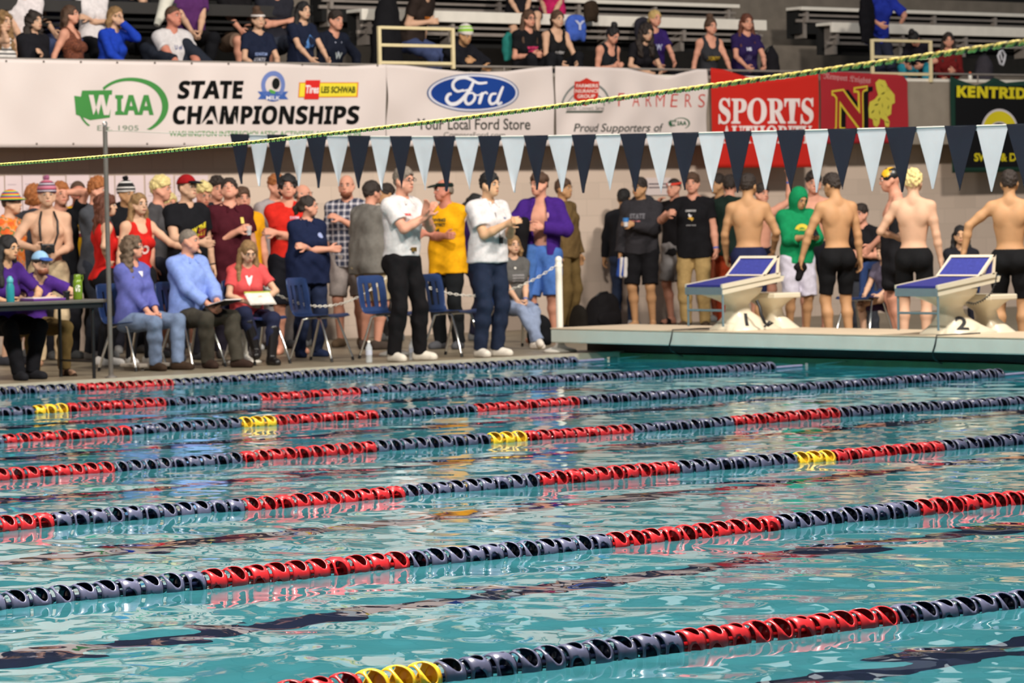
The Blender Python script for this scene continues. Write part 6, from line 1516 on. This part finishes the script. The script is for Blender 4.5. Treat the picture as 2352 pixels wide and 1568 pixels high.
cloth_blob('towel', 'blue towel hanging beside the legs of the purple jacket swimmer', 'towel', r, J, s, [cap(J['P']+np.array([-0.10, -0.10, 0.0]), J['P']+np.array([-0.20, -0.12, -0.42]), 0.09, 0.13, 0.05)], (74, 112, 176))

# ------------------------------------------------------------------ right group behind the platform
P_('person in black with short dark hair seen from behind, left of the hooded man', 1432, 436, Y=6.0, face=165, p=dict(lean=6), skin='tan', hair=('short', 'black'), top=('long', (30, 30, 34)), bottom=('jeans', (50, 60, 84)), shoes=('sneakers', (190, 186, 186)), eyes=False)
r, J, s = P_('young man in a dark hoodie and black shorts holding blue sneakers', 1470, 410, Y=5.3, face=-18, p=dict(armR='down', armL=((-0.02, -0.26, 0.28), (1, 0.3, -0.8)), look=-15), skin='tan', hair=('short', 'dark'), top=('hoodie', (52, 50, 54)), bottom=('shorts', (24, 23, 26)), shoes=None)
decal(r, J, s, [(*textw('STATE', 0.19, 0.062, 0.05), (112, 110, 116)), (*grid_poly(0.16, 0.012, -0.01, -0.055), (190, 110, 110))], at=(0, 0.07))
W_ = J['WrL']; b = MB(); cc = W_+np.array([-0.07, -0.06, 0.02]); b.lathe([(0.026, -0.045), (0.034, 0.055)], 14, c=tuple(cc))
co = b.build('paper_cup', mat('cup_white', (220, 214, 214), 0.6)); co.scale = (s, s, s); co.location = r.location; co.rotation_euler = r.rotation_euler; tag(co, 'white and blue paper cup held by the young man in the dark hoodie', 'cup')
b = MB(); b.lathe([(0.0335, 0.01), (0.0365, 0.057)], 14, c=tuple(cc)); b.build('sleeve', mat('cup_blue', (60, 130, 200), 0.6), co)
W_ = J['WrR']
for i, (dx, lab) in enumerate(((0.0, 'blue running shoe held low in the hand of the hooded young man'), (0.05, 'second blue running shoe hanging behind the first in the same hand'))):
    o = cloth_blob('running_shoe', lab, 'shoe', r, J, s, [cap(W_+np.array([0.02+dx, -0.06, -0.10]), W_+np.array([-0.01+dx, -0.02, -0.26]), 0.040, 0.034, 0.02), cap(W_+np.array([0.02+dx, -0.09, -0.08]), W_+np.array([0.0+dx, -0.10, -0.26]), 0.022, 0.03, 0.02)], (44, 74, 150), wr=None)
    b2 = blob('sole', [cap(W_+np.array([0.045+dx, -0.10, -0.07]), W_+np.array([0.035+dx, -0.10, -0.27]), 0.022, 0.028, 0.01)], cloth((214, 208, 204)), o, 0.008, s)
r, J, s = P_('man in a red and white headband holding a hand near his mouth', 1548, 410, Y=5.95, face=-35, p=dict(armR=((0.12, -0.22, 0.52), (1, -0.1, -1)), armL='down'), skin='pink', hair=('buzz', 'dark'), top=('tee', (28, 26, 28)), bottom=('shorts', (138, 134, 134)), shoes=('sandals', (40, 36, 36)), hat=('headband', REDBAND, 0.006))
r, J, s = P_('man in a black T-shirt with a small horned emblem and khaki trousers', 1590, 399, Y=4.6, face=-12, p=dict(armL='down', armR=((0.22, -0.34, 0.36), (1, 0.2, -0.8)), girth=1.10, curl=0.8), skin='pink', hair=('short', 'brown'), top=('tee', (24, 23, 26), dict(hem=-0.14)), bottom=('pants', (168, 140, 92)), shoes=('sneakers', (70, 56, 44)), wrist={'L': (60, 110, 200)})
decal(r, J, s, [(*textw('LYNNWOOD', 0.12, 0.022, 0.04), (206, 202, 200)), ([(-0.035, -0.085), (-0.01, -0.07), (0.02, -0.075), (0.035, -0.09), (0.02, -0.11), (-0.005, -0.10)], [(0, 5, 4, 3, 2, 1)], (224, 170, 60)), ([(-0.02, -0.07), (-0.03, -0.045), (-0.018, -0.03), (-0.005, -0.055), (0.012, -0.045), (0.005, -0.07)], [(0, 5, 4, 3, 2, 1)], (226, 220, 220)), ([(0.0, -0.10), (0.012, -0.12), (0.016, -0.10)], [(0, 1, 2)], (226, 200, 120)), (*[(lambda VF: ([(u, v-0.165) for u, v in VF[0]], VF[1]))(textw('SWIM TEAM', 0.11, 0.014, 0.03))][0], (170, 168, 168))], at=(0, 0.09))
P_('dark haired person facing left behind the black and green shirt', 1650, 402, Y=6.0, face=-50, p=dict(), skin='tan', hair=('short', 'dark'), top=('tee', (40, 38, 42)), bottom=('pants', (120, 60, 40)), shoes=('sneakers', (120, 120, 120)))
P_('person in a black shirt with green shoulders seen from behind', 1676, 404, Y=4.6, face=170, p=dict(girth=1.05), skin='pink', hair=('short', 'dark'), top=('tee', (26, 40, 34), dict(sleeve=0.75)), bottom=('pants', (150, 56, 30)), shoes=('sneakers', (120, 120, 120)), eyes=False)
P_('dark haired young man raising one arm behind the swimmer at block 1', 1748, 424, Y=3.4, face=35, p=dict(armL=((0.42, -0.02, 0.86), (0.8, 0, -1)), armR='down'), skin='pink', hair=('short', 'dark'), top=None, bottom=('jammers', (30, 30, 44)), shoes=None, wrist={'L': (80, 110, 200)})
P_('swimmer with dark hair and navy shorts seen from behind at starting block 1', 1717, 402, Y=0.35, face=178, p=dict(armL=((0.24, -0.16, -0.02), (0.7, 1, 0)), armR=((0.25, -0.20, 0.04), (0.7, 1, 0)), girth=1.02, look=-20), skin='tan', hair=('short', 'dark'), bottom=('jammers', (32, 36, 66)), shoes=None, eyes=False)
r, J, s = P_('young man in a green hoodie with the hood up looking at his phone', 1836, 434, Y=1.2, face=22, p=dict(armL=((0.10, -0.34, 0.26), (0.5, 0.5, -1)), armR=((0.0, -0.32, 0.24), (0.5, 0.5, -1)), nod=22, look=12, girth=1.02, curl=0.9), skin='tan', hair=None, top=('hoodie', (22, 134, 84), dict(hood_up=1, sleeve=1.45)), bottom=('boardshorts', (206, 200, 214)), shoes=None)
decal(r, J, s, [(*(lambda o, i: (o+i, [(k, k+1, len(o)+k+1, len(o)+k) for k in range(len(o)-1)]))([(0.085*math.cos(a), 0.07*math.sin(a)) for a in np.linspace(0.1, PI-0.1, 16)], [(0.04*math.cos(a), 0.028*math.sin(a)) for a in np.linspace(0.1, PI-0.1, 16)]), (224, 200, 60)), (*textw('SWIM', 0.09, 0.024, 0.05), (196, 200, 70))], at=(0, 0.02))
h_ = (J['WrL']+J['WrR'])/2
held('', r, J, s, h_+np.array([0.0, -0.10, 0.05]), (40, 0, 0), 'black phone held by the young man in the green hoodie', 'phone', lambda: (lambda b: (b.box((-0.036, -0.07, -0.005), (0.036, 0.07, 0.005), bevel=0.003), b.build('phone', m_blackpl))[1])(MB()))
P_('dark haired young swimmer facing the camera behind the green hoodie', 1868, 398, Y=2.2, face=8, p=dict(armR=((0.30, -0.34, 0.10), (1, 0.3, -0.6)), armL='down', hnR=(0, 0, -1)), skin='pink', hair=('spiky', 'dark'), bottom=('jammers', (26, 26, 32)), shoes=None)
r, J, s = P_('swimmer with short dark hair seen from behind holding a black cap', 1912, 400, Y=-1.0, face=205, p=dict(armL=((0.36, -0.10, -0.05), (1, 0.3, 0)), armR='down', nod=10, look=25, lean=4), skin='tan', hair=('short', 'dark'), bottom=('jammers', (22, 22, 24)), shoes=None)
W_ = J['WrL']
cloth_blob('swim_cap', 'crumpled black swim cap in the hand of the swimmer seen from behind', 'cap', r, J, s, [cap(W_+np.array([0.0, -0.03, -0.09]), W_+np.array([0.02, -0.04, -0.2]), 0.05, 0.035, 0.03), cap(W_+np.array([-0.03, -0.03, -0.1]), W_+np.array([0.05, -0.03, -0.1]), 0.03, 0.03, 0.03)], (24, 22, 24))
P_('person in a black shirt partly hidden between two bare backed swimmers', 1978, 470, Y=1.9, face=-30, p=dict(armR='down', armL='hold', lean=8), skin='pink', hair=('short', 'dark'), top=('tee', (28, 27, 30)), bottom=('pants', (60, 62, 70)), shoes=('sneakers', (200, 200, 200)), H=1.62)
g = np.array([xx(1985, 760, 0.2), 0.2, DECK]); CH.append(chair((g[0], g[1], DECK), face_rz(g, -35), 'chair under the cross legged person in purple behind the platform'))
P_('seated person in purple shorts with one ankle resting on a knee', 2028, 560, Y=0.15, floor=DECK, face=-40, p=dict(sit=1, seat=0.44, lean=14, armL='knee', armR='knee', footR=(0.12, -0.44), footL=(-0.14, -0.42, 0.42), khL=(1, -0.2, 0.3)), skin='fair', hair=('short', 'brown'), top=('tee', (92, 84, 100)), bottom=('shorts', (70, 50, 84)), shoes=None, eyes=False)
r, J, s = P_('swimmer in a black and yellow cap facing left with a dark jacket over his arm', 2046, 386, Y=-1.4, face=-82, p=dict(armL='down', armR=((0.22, -0.22, 0.05), (0.7, 1, 0)), nod=8), skin='pink', hair=('buzz', 'brown'), bottom=('jammers', (22, 22, 24)), shoes=None, hat=('swimcap', YBCAP))
cloth_blob('jacket', 'dark jacket hanging over the arm of the swimmer in the black and yellow cap', 'clothing', r, J, s, [cap(J['P']+np.array([0.24, -0.02, 0.25]), J['P']+np.array([0.26, -0.05, -0.15]), 0.09, 0.10, 0.05), cap(J['P']+np.array([0.18, -0.12, 0.12]), J['P']+np.array([0.22, -0.12, -0.32]), 0.07, 0.07, 0.05)], (26, 25, 28))
P_('swimmer with bleached blond hair seen from behind at starting block 2', 2097, 394, Y=-2.3, face=172, p=dict(armL=((0.20, -0.20, 0.18), (0.7, 1, 0)), armR='down'), skin='fair', hair=('spiky', 'bleach'), bottom=('jammers', (22, 22, 24)), shoes=None, eyes=False)
g = np.array([xx(2212, 760, -0.6), -0.6, DECK]); CH.append(chair((g[0], g[1], DECK), face_rz(g, 5), 'chair under the young woman sitting behind starting block 2'))
P_('young woman with long black hair sitting behind starting block 2', 2206, 519, Y=-0.6, floor=DECK, face=2, p=dict(sit=1, seat=0.46, fem=1, lean=4, armL='lap', armR='lap'), skin='asian', hair=('long', 'black'), top=('tee', (34, 34, 40)), bottom=('pants', (34, 34, 44)), shoes=('sneakers', (90, 90, 90)))
P_('swimmer with short brown hair seen from behind at the right edge', 2318, 394, Y=-3.6, face=176, p=dict(armR='down', armL=((0.44, 0.06, 0.05), (1, 0.3, 0)), girth=1.06), skin='tan', hair=('short', 'dark'), bottom=('jammers', (22, 22, 24)), shoes=None, eyes=False)

# ------------------------------------------------------------------ people in the stands
ST = 2.5  # floor of the front row
def S_(label, px, ytop, row=1, seatz=None, Y=None, **k):
    p = dict(k.pop('p', {})); Y = Y or {1: 6.72, 2: 7.62, 3: 8.5}[row]
    fl = {1: 2.5, 2: 2.84, 3: 3.26}[row]
    H = k.pop('H', 1.62 if p.get('fem') else 1.72)
    s = H/1.78; p.setdefault('sit', 1); p['seat'] = p.get('seat', 0.42)
    J = skeleton(p); top_z = un(px, ytop, 1, Y)[2]
    f0 = top_z-(J['H'][2]+0.115)*s
    # put the feet of the figure on its tier by tucking or stretching the shins
    dz = (fl-f0)/s
    dz = max(min(dz, 0.25), -0.02)
    for n in ('L', 'R'):
        ft = p.get('foot'+n, (0.10, -0.34)); p['foot'+n] = (ft[0], ft[1], (ft[2] if len(ft) > 2 else 0)+dz)
    k.setdefault('skin', 'fair'); k.setdefault('h', 0.010)
    return P_(label, px, ytop, Y=Y, p=p, H=H, group=None, **k)
NAVY = (28, 34, 54)
S_('spectator with wavy hair in a white striped top at the far left of the stands', 8, 28, face=35, p=dict(fem=1, armL='lap', armR='face', lean=10), hair=('longcurly', 'dblond'), top=('tank', BWTEE), bottom=('pants', NAVY))
S_('dark haired woman in a black jacket with a hand at her chin', 78, 27, face=40, p=dict(fem=1, armL='chest', armR='lap', lean=6), hair=('longcurly', 'dark'), top=('jacket', (28, 27, 32)), bottom=('jeans', (52, 62, 92)))
S_('short haired woman in a brown patterned sleeveless top', 160, 13, face=62, p=dict(fem=1, armL='down', armR='prop', lean=-6), skin='pink', hair=('bob', 'brown'), top=('tank', BROWNPAT), bottom=('pants', (34, 30, 34)))
S_('woman in a bright blue long sleeved top with a hand over her face', 264, 16, face=45, p=dict(fem=1, armL=((0.02, -0.2, 0.62), (0.6, -0.5, -1)), armR='knee', lean=10), hair=('bob', 'dblond'), top=('long', (30, 62, 170)), bottom=('pants', (24, 24, 28)))
r, J, s = S_('man in a white T-shirt hugging his raised knee', 396, 14, face=28, Y=6.66, p=dict(armL='knee', armR=((0.05, -0.42, 0.02), (1, 0.3, -0.4)), lean=2, footR=(0.12, -0.26, 0.62), footL=(0.34, -0.34, 0.52), girth=1.14, look=20), skin='red', hair=('buzz', 'brown'), top=('tee', (206, 200, 200)), bottom=('pants', (36, 40, 50)), H=1.78)
decal(r, J, s, [(*textw('U of W', 0.15, 0.05, 0.03), (70, 80, 130))], at=(0.03, 0.05))
r, J, s = S_('young woman with a white headband in a navy T-shirt resting on the rail', 592, 25, face=22, p=dict(fem=1, armL='knee', armR='knee', lean=16, nod=-8), hair=('bun', 'brown'), top=('tee', NAVY), bottom=('pants', (26, 30, 46)), hat=('headband', cloth((220, 210, 206)), 0.006))
decal(r, J, s, [(*textw('SQUALICUM', 0.16, 0.045, 0.03), (150, 170, 220)), (*[(lambda VF: ([(u, v-0.07) for u, v in VF[0]], VF[1]))(textw('STATE', 0.15, 0.05, 0.04))][0], (214, 214, 226))], at=(0, 0.0))
r, J, s = S_('long dark haired woman in a navy T-shirt with a sky blue print', 696, 4, face=35, p=dict(fem=1, armL='knee', armR='knee', lean=8), skin='fair', hair=('long', 'black'), top=('tee', NAVY), bottom=('pants', (26, 30, 46)))
decal(r, J, s, [([(-0.10, -0.08), (0.11, -0.08), (0.09, 0.02), (0.03, 0.09), (0.0, 0.04), (-0.04, 0.0)], [(0, 1, 2, 3, 4, 5)], (90, 140, 206)), (*[(lambda VF: ([(u, v-0.05) for u, v in VF[0]], VF[1]))(textw('EAGLE', 0.12, 0.03, 0.03))][0], (60, 100, 160))], at=(0.01, 0.02))
r, J, s = S_('young man in a navy sweatshirt with a pale lanyard beside the concrete steps', 770, 25, face=38, p=dict(armL=((0.42, -0.06, 0.02), (1, 0.2, -0.2)), armR='knee', lean=18), skin='pink', hair=('short', 'dark'), top=('long', (26, 30, 44)), bottom=('pants', (34, 40, 100)))
decal(r, J, s, [([(-0.06, 0.16), (-0.045, 0.16), (0.0, 0.03), (-0.005, 0.0)], [(0, 1, 2, 3)], (196, 200, 220)), ([(0.06, 0.16), (0.045, 0.16), (0.0, 0.03), (0.01, 0.0)], [(0, 3, 2, 1)], (196, 200, 220)), (*textw('W', 0.10, 0.08, 0.04), (170, 176, 176))], at=(0.02, 0.0))
# second row, cut off by the top of the photo
S_('spectator in a white T-shirt seated above the dark haired woman, head cut off', 52, -62, row=2, face=5, p=dict(armL='lap', armR='lap'), hair=('short', 'brown'), top=('tee', (220, 210, 210)), bottom=('jeans', (70, 82, 112)))
S_('spectator in blue jeans seated behind the short haired woman, head out of frame', 120, -66, row=2, Y=7.95, face=20, p=dict(armL='lap', armR='knee'), hair=('short', 'dark'), top=('tee', (50, 54, 80)), bottom=('jeans', (62, 72, 104)))
S_('spectator in a white shirt with folded arms above the woman in bright blue', 212, -60, row=2, face=25, p=dict(fem=1, armL='cross', armR='cross2'), hair=('long', 'brown'), top=('tee', (222, 214, 214)), bottom=('tights', (20, 20, 24)))
S_('spectator in black leaning forward at the top left, head out of frame', 300, -62, row=2, Y=7.95, face=5, p=dict(armL='face', armR='knee', lean=12), hair=('short', 'dark'), top=('tee', (24, 24, 28)), bottom=('pants', (22, 22, 26)))
S_('spectator in a purple shirt behind the man in white, head out of frame', 434, -78, row=2, face=15, p=dict(armL='lap', armR='lap'), hair=('short', 'dark'), top=('polo', (86, 44, 96)), bottom=('pants', (22, 22, 26)))
S_('spectator in tan shorts with bare knees seated at the top, head cut off', 540, -68, row=2, Y=7.9, face=30, p=dict(armL='lap', armR='knee', lean=8), skin='pink', hair=('short', 'brown'), top=('tee', (26, 24, 26)), bottom=('shorts', (110, 90, 76)))
S_('spectator with crossed forearms seated above the girl with the white headband', 632, -58, row=2, face=12, p=dict(armL='cross', armR='cross2', lean=18), skin='pink', hair=('short', 'brown'), top=('tee', (40, 40, 48)), bottom=('shorts', (50, 54, 66)))
b = MB(); b.tube([un(386, -10, 1, 7.0), un(372, 30, 1, 6.98), un(360, 58, 1, 6.96)], [0.085, 0.06, 0.035], 14); tag(b.build('rolled_towel', mat('towel_white', (214, 210, 196), 0.9, noise=0.06)), 'pale rolled towel hanging down left of the man in the white T-shirt', 'towel')
# middle of the stands
r, J, s = S_('bending spectator in a dark T-shirt with orange letters and blue jeans', 985, -58, row=2, Y=7.3, face=60, p=dict(armL='down', armR='hold', lean=28, seat=0.62), skin='fair', hair=('short', 'brown'), top=('tee', (48, 38, 34), dict(hem=-0.1)), bottom=('jeans', (66, 76, 112)), H=1.8)
decal(r, J, s, [(*textw('TIGERS', 0.15, 0.05, 0.05), (214, 120, 30))], at=(0, 0.02))
bag('backpack', 'black backpack on the steps at the left of the bending spectator', 'backpack', 868, 935, -20, 7.35, (24, 23, 26), floor=3.24-0.3)
r, J, s = S_('spectator in a lime green beanie leaning folded arms on the balcony rail', 1068, 60, Y=6.30, face=38, p=dict(armL=((-0.02, -0.46, 0.30), (1, 0.0, -0.3)), armR=((-0.08, -0.50, 0.22), (1, 0.0, -0.2)), lean=26, nod=12), skin='tan', hair=('short', 'dark'), top=('hoodie', (26, 26, 32)), bottom=('pants', (26, 26, 32)), hat=('beanie', LIMESTR), H=1.62)
decal(r, J, s, [(*textw('STATE', 0.20, 0.06, 0.04), (190, 190, 190))], at=(0, -0.02))
r, J, s = S_('young woman with glasses in a black T-shirt with pink letters', 1214, 23, face=32, p=dict(fem=1, armL='hold', armR='hold', lean=12, footL=(0.12, -0.42, 0.22), footR=(0.04, -0.38, 0.2)), skin='pink', hair=('long', 'brown'), top=('tee', (24, 23, 26)), bottom=('capri', (26, 26, 30)), extras=('glasses',))
decal(r, J, s, [(*textw('WILDCAT', 0.17, 0.035, 0.05), (226, 50, 110)), (*[(lambda VF: ([(u, v-0.045) for u, v in VF[0]], VF[1]))(textw('SWIM', 0.13, 0.032, 0.05))][0], (226, 50, 110))], at=(0, 0.03))
r, J, s = S_('young woman in a black tank top beside the one with glasses', 1280, 24, face=30, p=dict(fem=1, armL='knee', armR='knee', lean=16, footL=(0.12, -0.42, 0.22), footR=(0.04, -0.38, 0.18)), skin='fair', hair=('ponytail', 'brown'), top=('tank', (28, 27, 28)), bottom=('capri', (24, 24, 28)))
decal(r, J, s, [(*textw('SWIM', 0.14, 0.045, 0.04), (200, 196, 196))], at=(0, -0.03))
r, J, s = S_('young woman with a high dark hair bun looking down at her phone', 1408, 62, face=40, p=dict(fem=1, armL='phone', armR='phone', lean=18, nod=22), skin='pink', hair=('bun', 'black'), top=('tank', (30, 32, 36)), bottom=('pants', (24, 24, 28)), H=1.56)
decal(r, J, s, [(*textw('JR PANTHER', 0.15, 0.05, 0.03), (170, 170, 176))], at=(0, -0.03))
S_('young woman with dark wavy hair in black leaning left of the purple T-shirt', 1485, 56, face=35, p=dict(fem=1, armL='knee', armR='knee', lean=26, nod=10), skin='fair', hair=('longcurly', 'dark'), top=('tee', (28, 26, 30)), bottom=('pants', (22, 22, 26)), H=1.56)
r, J, s = S_('young woman in a purple T-shirt behind the dark wavy haired one', 1504, 24, Y=7.1, face=30, p=dict(fem=1, armL='knee', armR='lap', lean=12), skin='pink', hair=('ponytail', 'blond'), top=('tee', (52, 34, 96)), bottom=('pants', (24, 24, 30)))
decal(r, J, s, [(*textw('W', 0.10, 0.08, 0.05), (176, 180, 206))], at=(0.02, 0.02))
r, J, s = S_('young woman in a charcoal tank top with yellow letters', 1632, 42, face=28, p=dict(fem=1, armL='knee', armR='down', lean=10), skin='pink', hair=('bun', 'brown'), top=('tank', (52, 52, 56)), bottom=('pants', (24, 24, 28)))
decal(r, J, s, [(*textw('INGLEMOOR', 0.19, 0.06, 0.04), (196, 160, 40))], at=(0, -0.03))
r, J, s = S_('young woman with very long brown hair in a dark purple T-shirt', 1715, 32, Y=6.6, face=22, p=dict(fem=1, armL='knee', armR='knee', lean=12, curl=0.9), skin='pink', hair=('long', 'auburn'), top=('tee', (42, 30, 74)), bottom=('pants', (30, 28, 40)), H=1.66)
decal(r, J, s, [(*textw('HS', 0.07, 0.045, 0.05), (214, 210, 226)), (*[(lambda VF: ([(u, v-0.12) for u, v in VF[0]], VF[1]))(textw('SWIM', 0.09, 0.08, 0.02))][0], (86, 76, 116))], at=(0, 0.05))
# legs and shoes of people in the upper rows
S_('spectator in black shorts with bare legs at top centre', 1190, -98, row=2, Y=7.9, face=10, p=dict(fem=1, armL='lap', armR='lap', footL=(0.12, -0.5, 0.05)), skin='fair', hair=('long', 'brown'), top=('tee', (30, 28, 32)), bottom=('shorts', (28, 26, 30)), shoes=('sneakers', (196, 184, 160)))
S_('spectator in black and pink at the top centre, head out of frame', 1266, -92, row=2, Y=8.3, face=-10, p=dict(fem=1, armL='lap', armR='lap'), skin='fair', hair=('long', 'brown'), top=('tee', (200, 40, 100)), bottom=('capri', (26, 24, 28)), shoes=('sneakers', (190, 60, 100)))
# things lying on the benches
def drape(name, label, cat, px0, px1, py0, py1, Y, rgb, decal_rgb=None):
    x0, x1 = xx(px0, py0, Y), xx(px1, py0, Y); z1, z0 = yz(px0, py0, Y), yz(px0, py1, Y); w, h_ = x1-x0, z1-z0
    pr = [ell((0, 0, 0), np.eye(3), [w*0.48, 0.07, h_*0.5], 0.05), cap((-w*0.22, 0, h_*0.3), (-w*0.32, 0.0, -h_*0.45), w*0.15, w*0.10, 0.03), cap((w*0.22, 0, h_*0.3), (w*0.36, 0, -h_*0.45), w*0.15, w*0.09, 0.03)]
    o = blob(name, pr, cloth(rgb), None, 0.012, 1, wr=(0.006, 40, 5)); o.location = ((x0+x1)/2, Y, (z0+z1)/2); tag(o, label, cat)
    if decal_rgb:
        V2, F2 = textw('Y', w*0.5, h_*0.35, 0.03); mesh_obj('print', [(u, -0.085, v+h_*0.08) for u, v in V2], F2, mat('print_w', decal_rgb, 0.7), o)
    return o
drape('sweatshirt', 'sky blue sweatshirt with a white mark hung on the bench behind the tank top girl', 'clothing', 1298, 1345, 32, 94, 7.48, (70, 100, 190), (196, 200, 226))
drape('jacket', 'dark brown jacket hanging over the upper bench at the top centre', 'clothing', 1342, 1372, 0, 50, 7.45, (54, 42, 32))
drape('jacket', 'teal jacket hanging on the bench left of the young woman with glasses', 'clothing', 1155, 1180, 72, 140, 6.95, (40, 118, 110))
drape('jacket', 'dark grey jacket on the bench left of the purple T-shirt girl', 'clothing', 1458, 1492, 38, 92, 7.48, (44, 42, 50))
bag('gym_bag', 'black gym bag on the front bench right of the long brown haired woman', 'bag', 1762, 1796, 108, 6.95, (30, 28, 32), floor=2.82)
# right end of the stands
S_('standing spectator in black and royal blue leaning on the guard, head out of frame', 2030, -52, Y=6.75, face=35, p=dict(sit=0, lean=22, armL=((0.16, -0.44, 0.16), (1, 0.2, -0.4)), armR=((0.20, -0.34, 0.10), (1, 0.2, -0.4))), skin='pink', hair=('short', 'brown'), top=('shirt', (34, 50, 150), dict(sleeve=0.9, hem=-0.16)), bottom=('pants', (38, 40, 56)), H=1.62, hat=None)
drape('jacket', 'long black jacket hanging beside the standing spectator in royal blue', 'clothing', 1974, 2006, -20, 100, 6.6, (18, 17, 22))
S_('bowed spectator with dark hair in bright teal trousers behind the guard', 2098, 72, face=-20, p=dict(fem=1, lean=40, nod=50, armL='knee', armR='knee', footL=(0.16, -0.4, 0.1), footR=(0.16, -0.4, 0.1)), skin='pink', hair=('bun', 'black'), top=('tee', (30, 28, 36)), bottom=('tights', (44, 140, 160)), H=1.5)
S_('smiling young woman with dark hair in a dark red top', 2178, 75, Y=6.5, face=8, p=dict(fem=1, armL='hold', armR='knee', lean=12, nod=4), skin='pink', hair=('long', 'dark'), top=('long', (110, 30, 30)), bottom=('pants', (60, 30, 34)), H=1.52)
bt = empty('drink_bottle', (xx(2228, 160, 6.2), 6.2, 3.09), 0, 'small white bottle with an orange cap on the balcony edge', 'bottle')
b = MB(); b.lathe([(0.022, 0), (0.026, 0.008), (0.026, 0.06), (0.014, 0.085)], 14); b.build('body', m_white, bt)
b = MB(); b.lathe([(0.016, 0.085), (0.016, 0.108), (0.0, 0.11)], 12); b.build('cap', mat('cap_orange', (206, 84, 40), 0.5), bt)
bag('bag', 'grey bag on the front bench right of the smiling young woman', 'bag', 2250, 2285, 126, 6.7, (60, 56, 62), floor=2.9)
b = MB(); pts = [un(x, y, 1, 6.9) for x, y in ((2297, 118), (2292, 128), (2297, 146), (2303, 150), (2307, 138), (2309, 126), (2302, 116))]; b.tube(pts, 0.016, 8, closed=True); b.tube([pts[0], un(2302, 138, 1, 6.9)], 0.014, 6)
tag(b.build('cord_loop', mat('cord_white', (206, 204, 210), 0.7)), 'white looped cord hanging from the bench at the far right', 'cord')
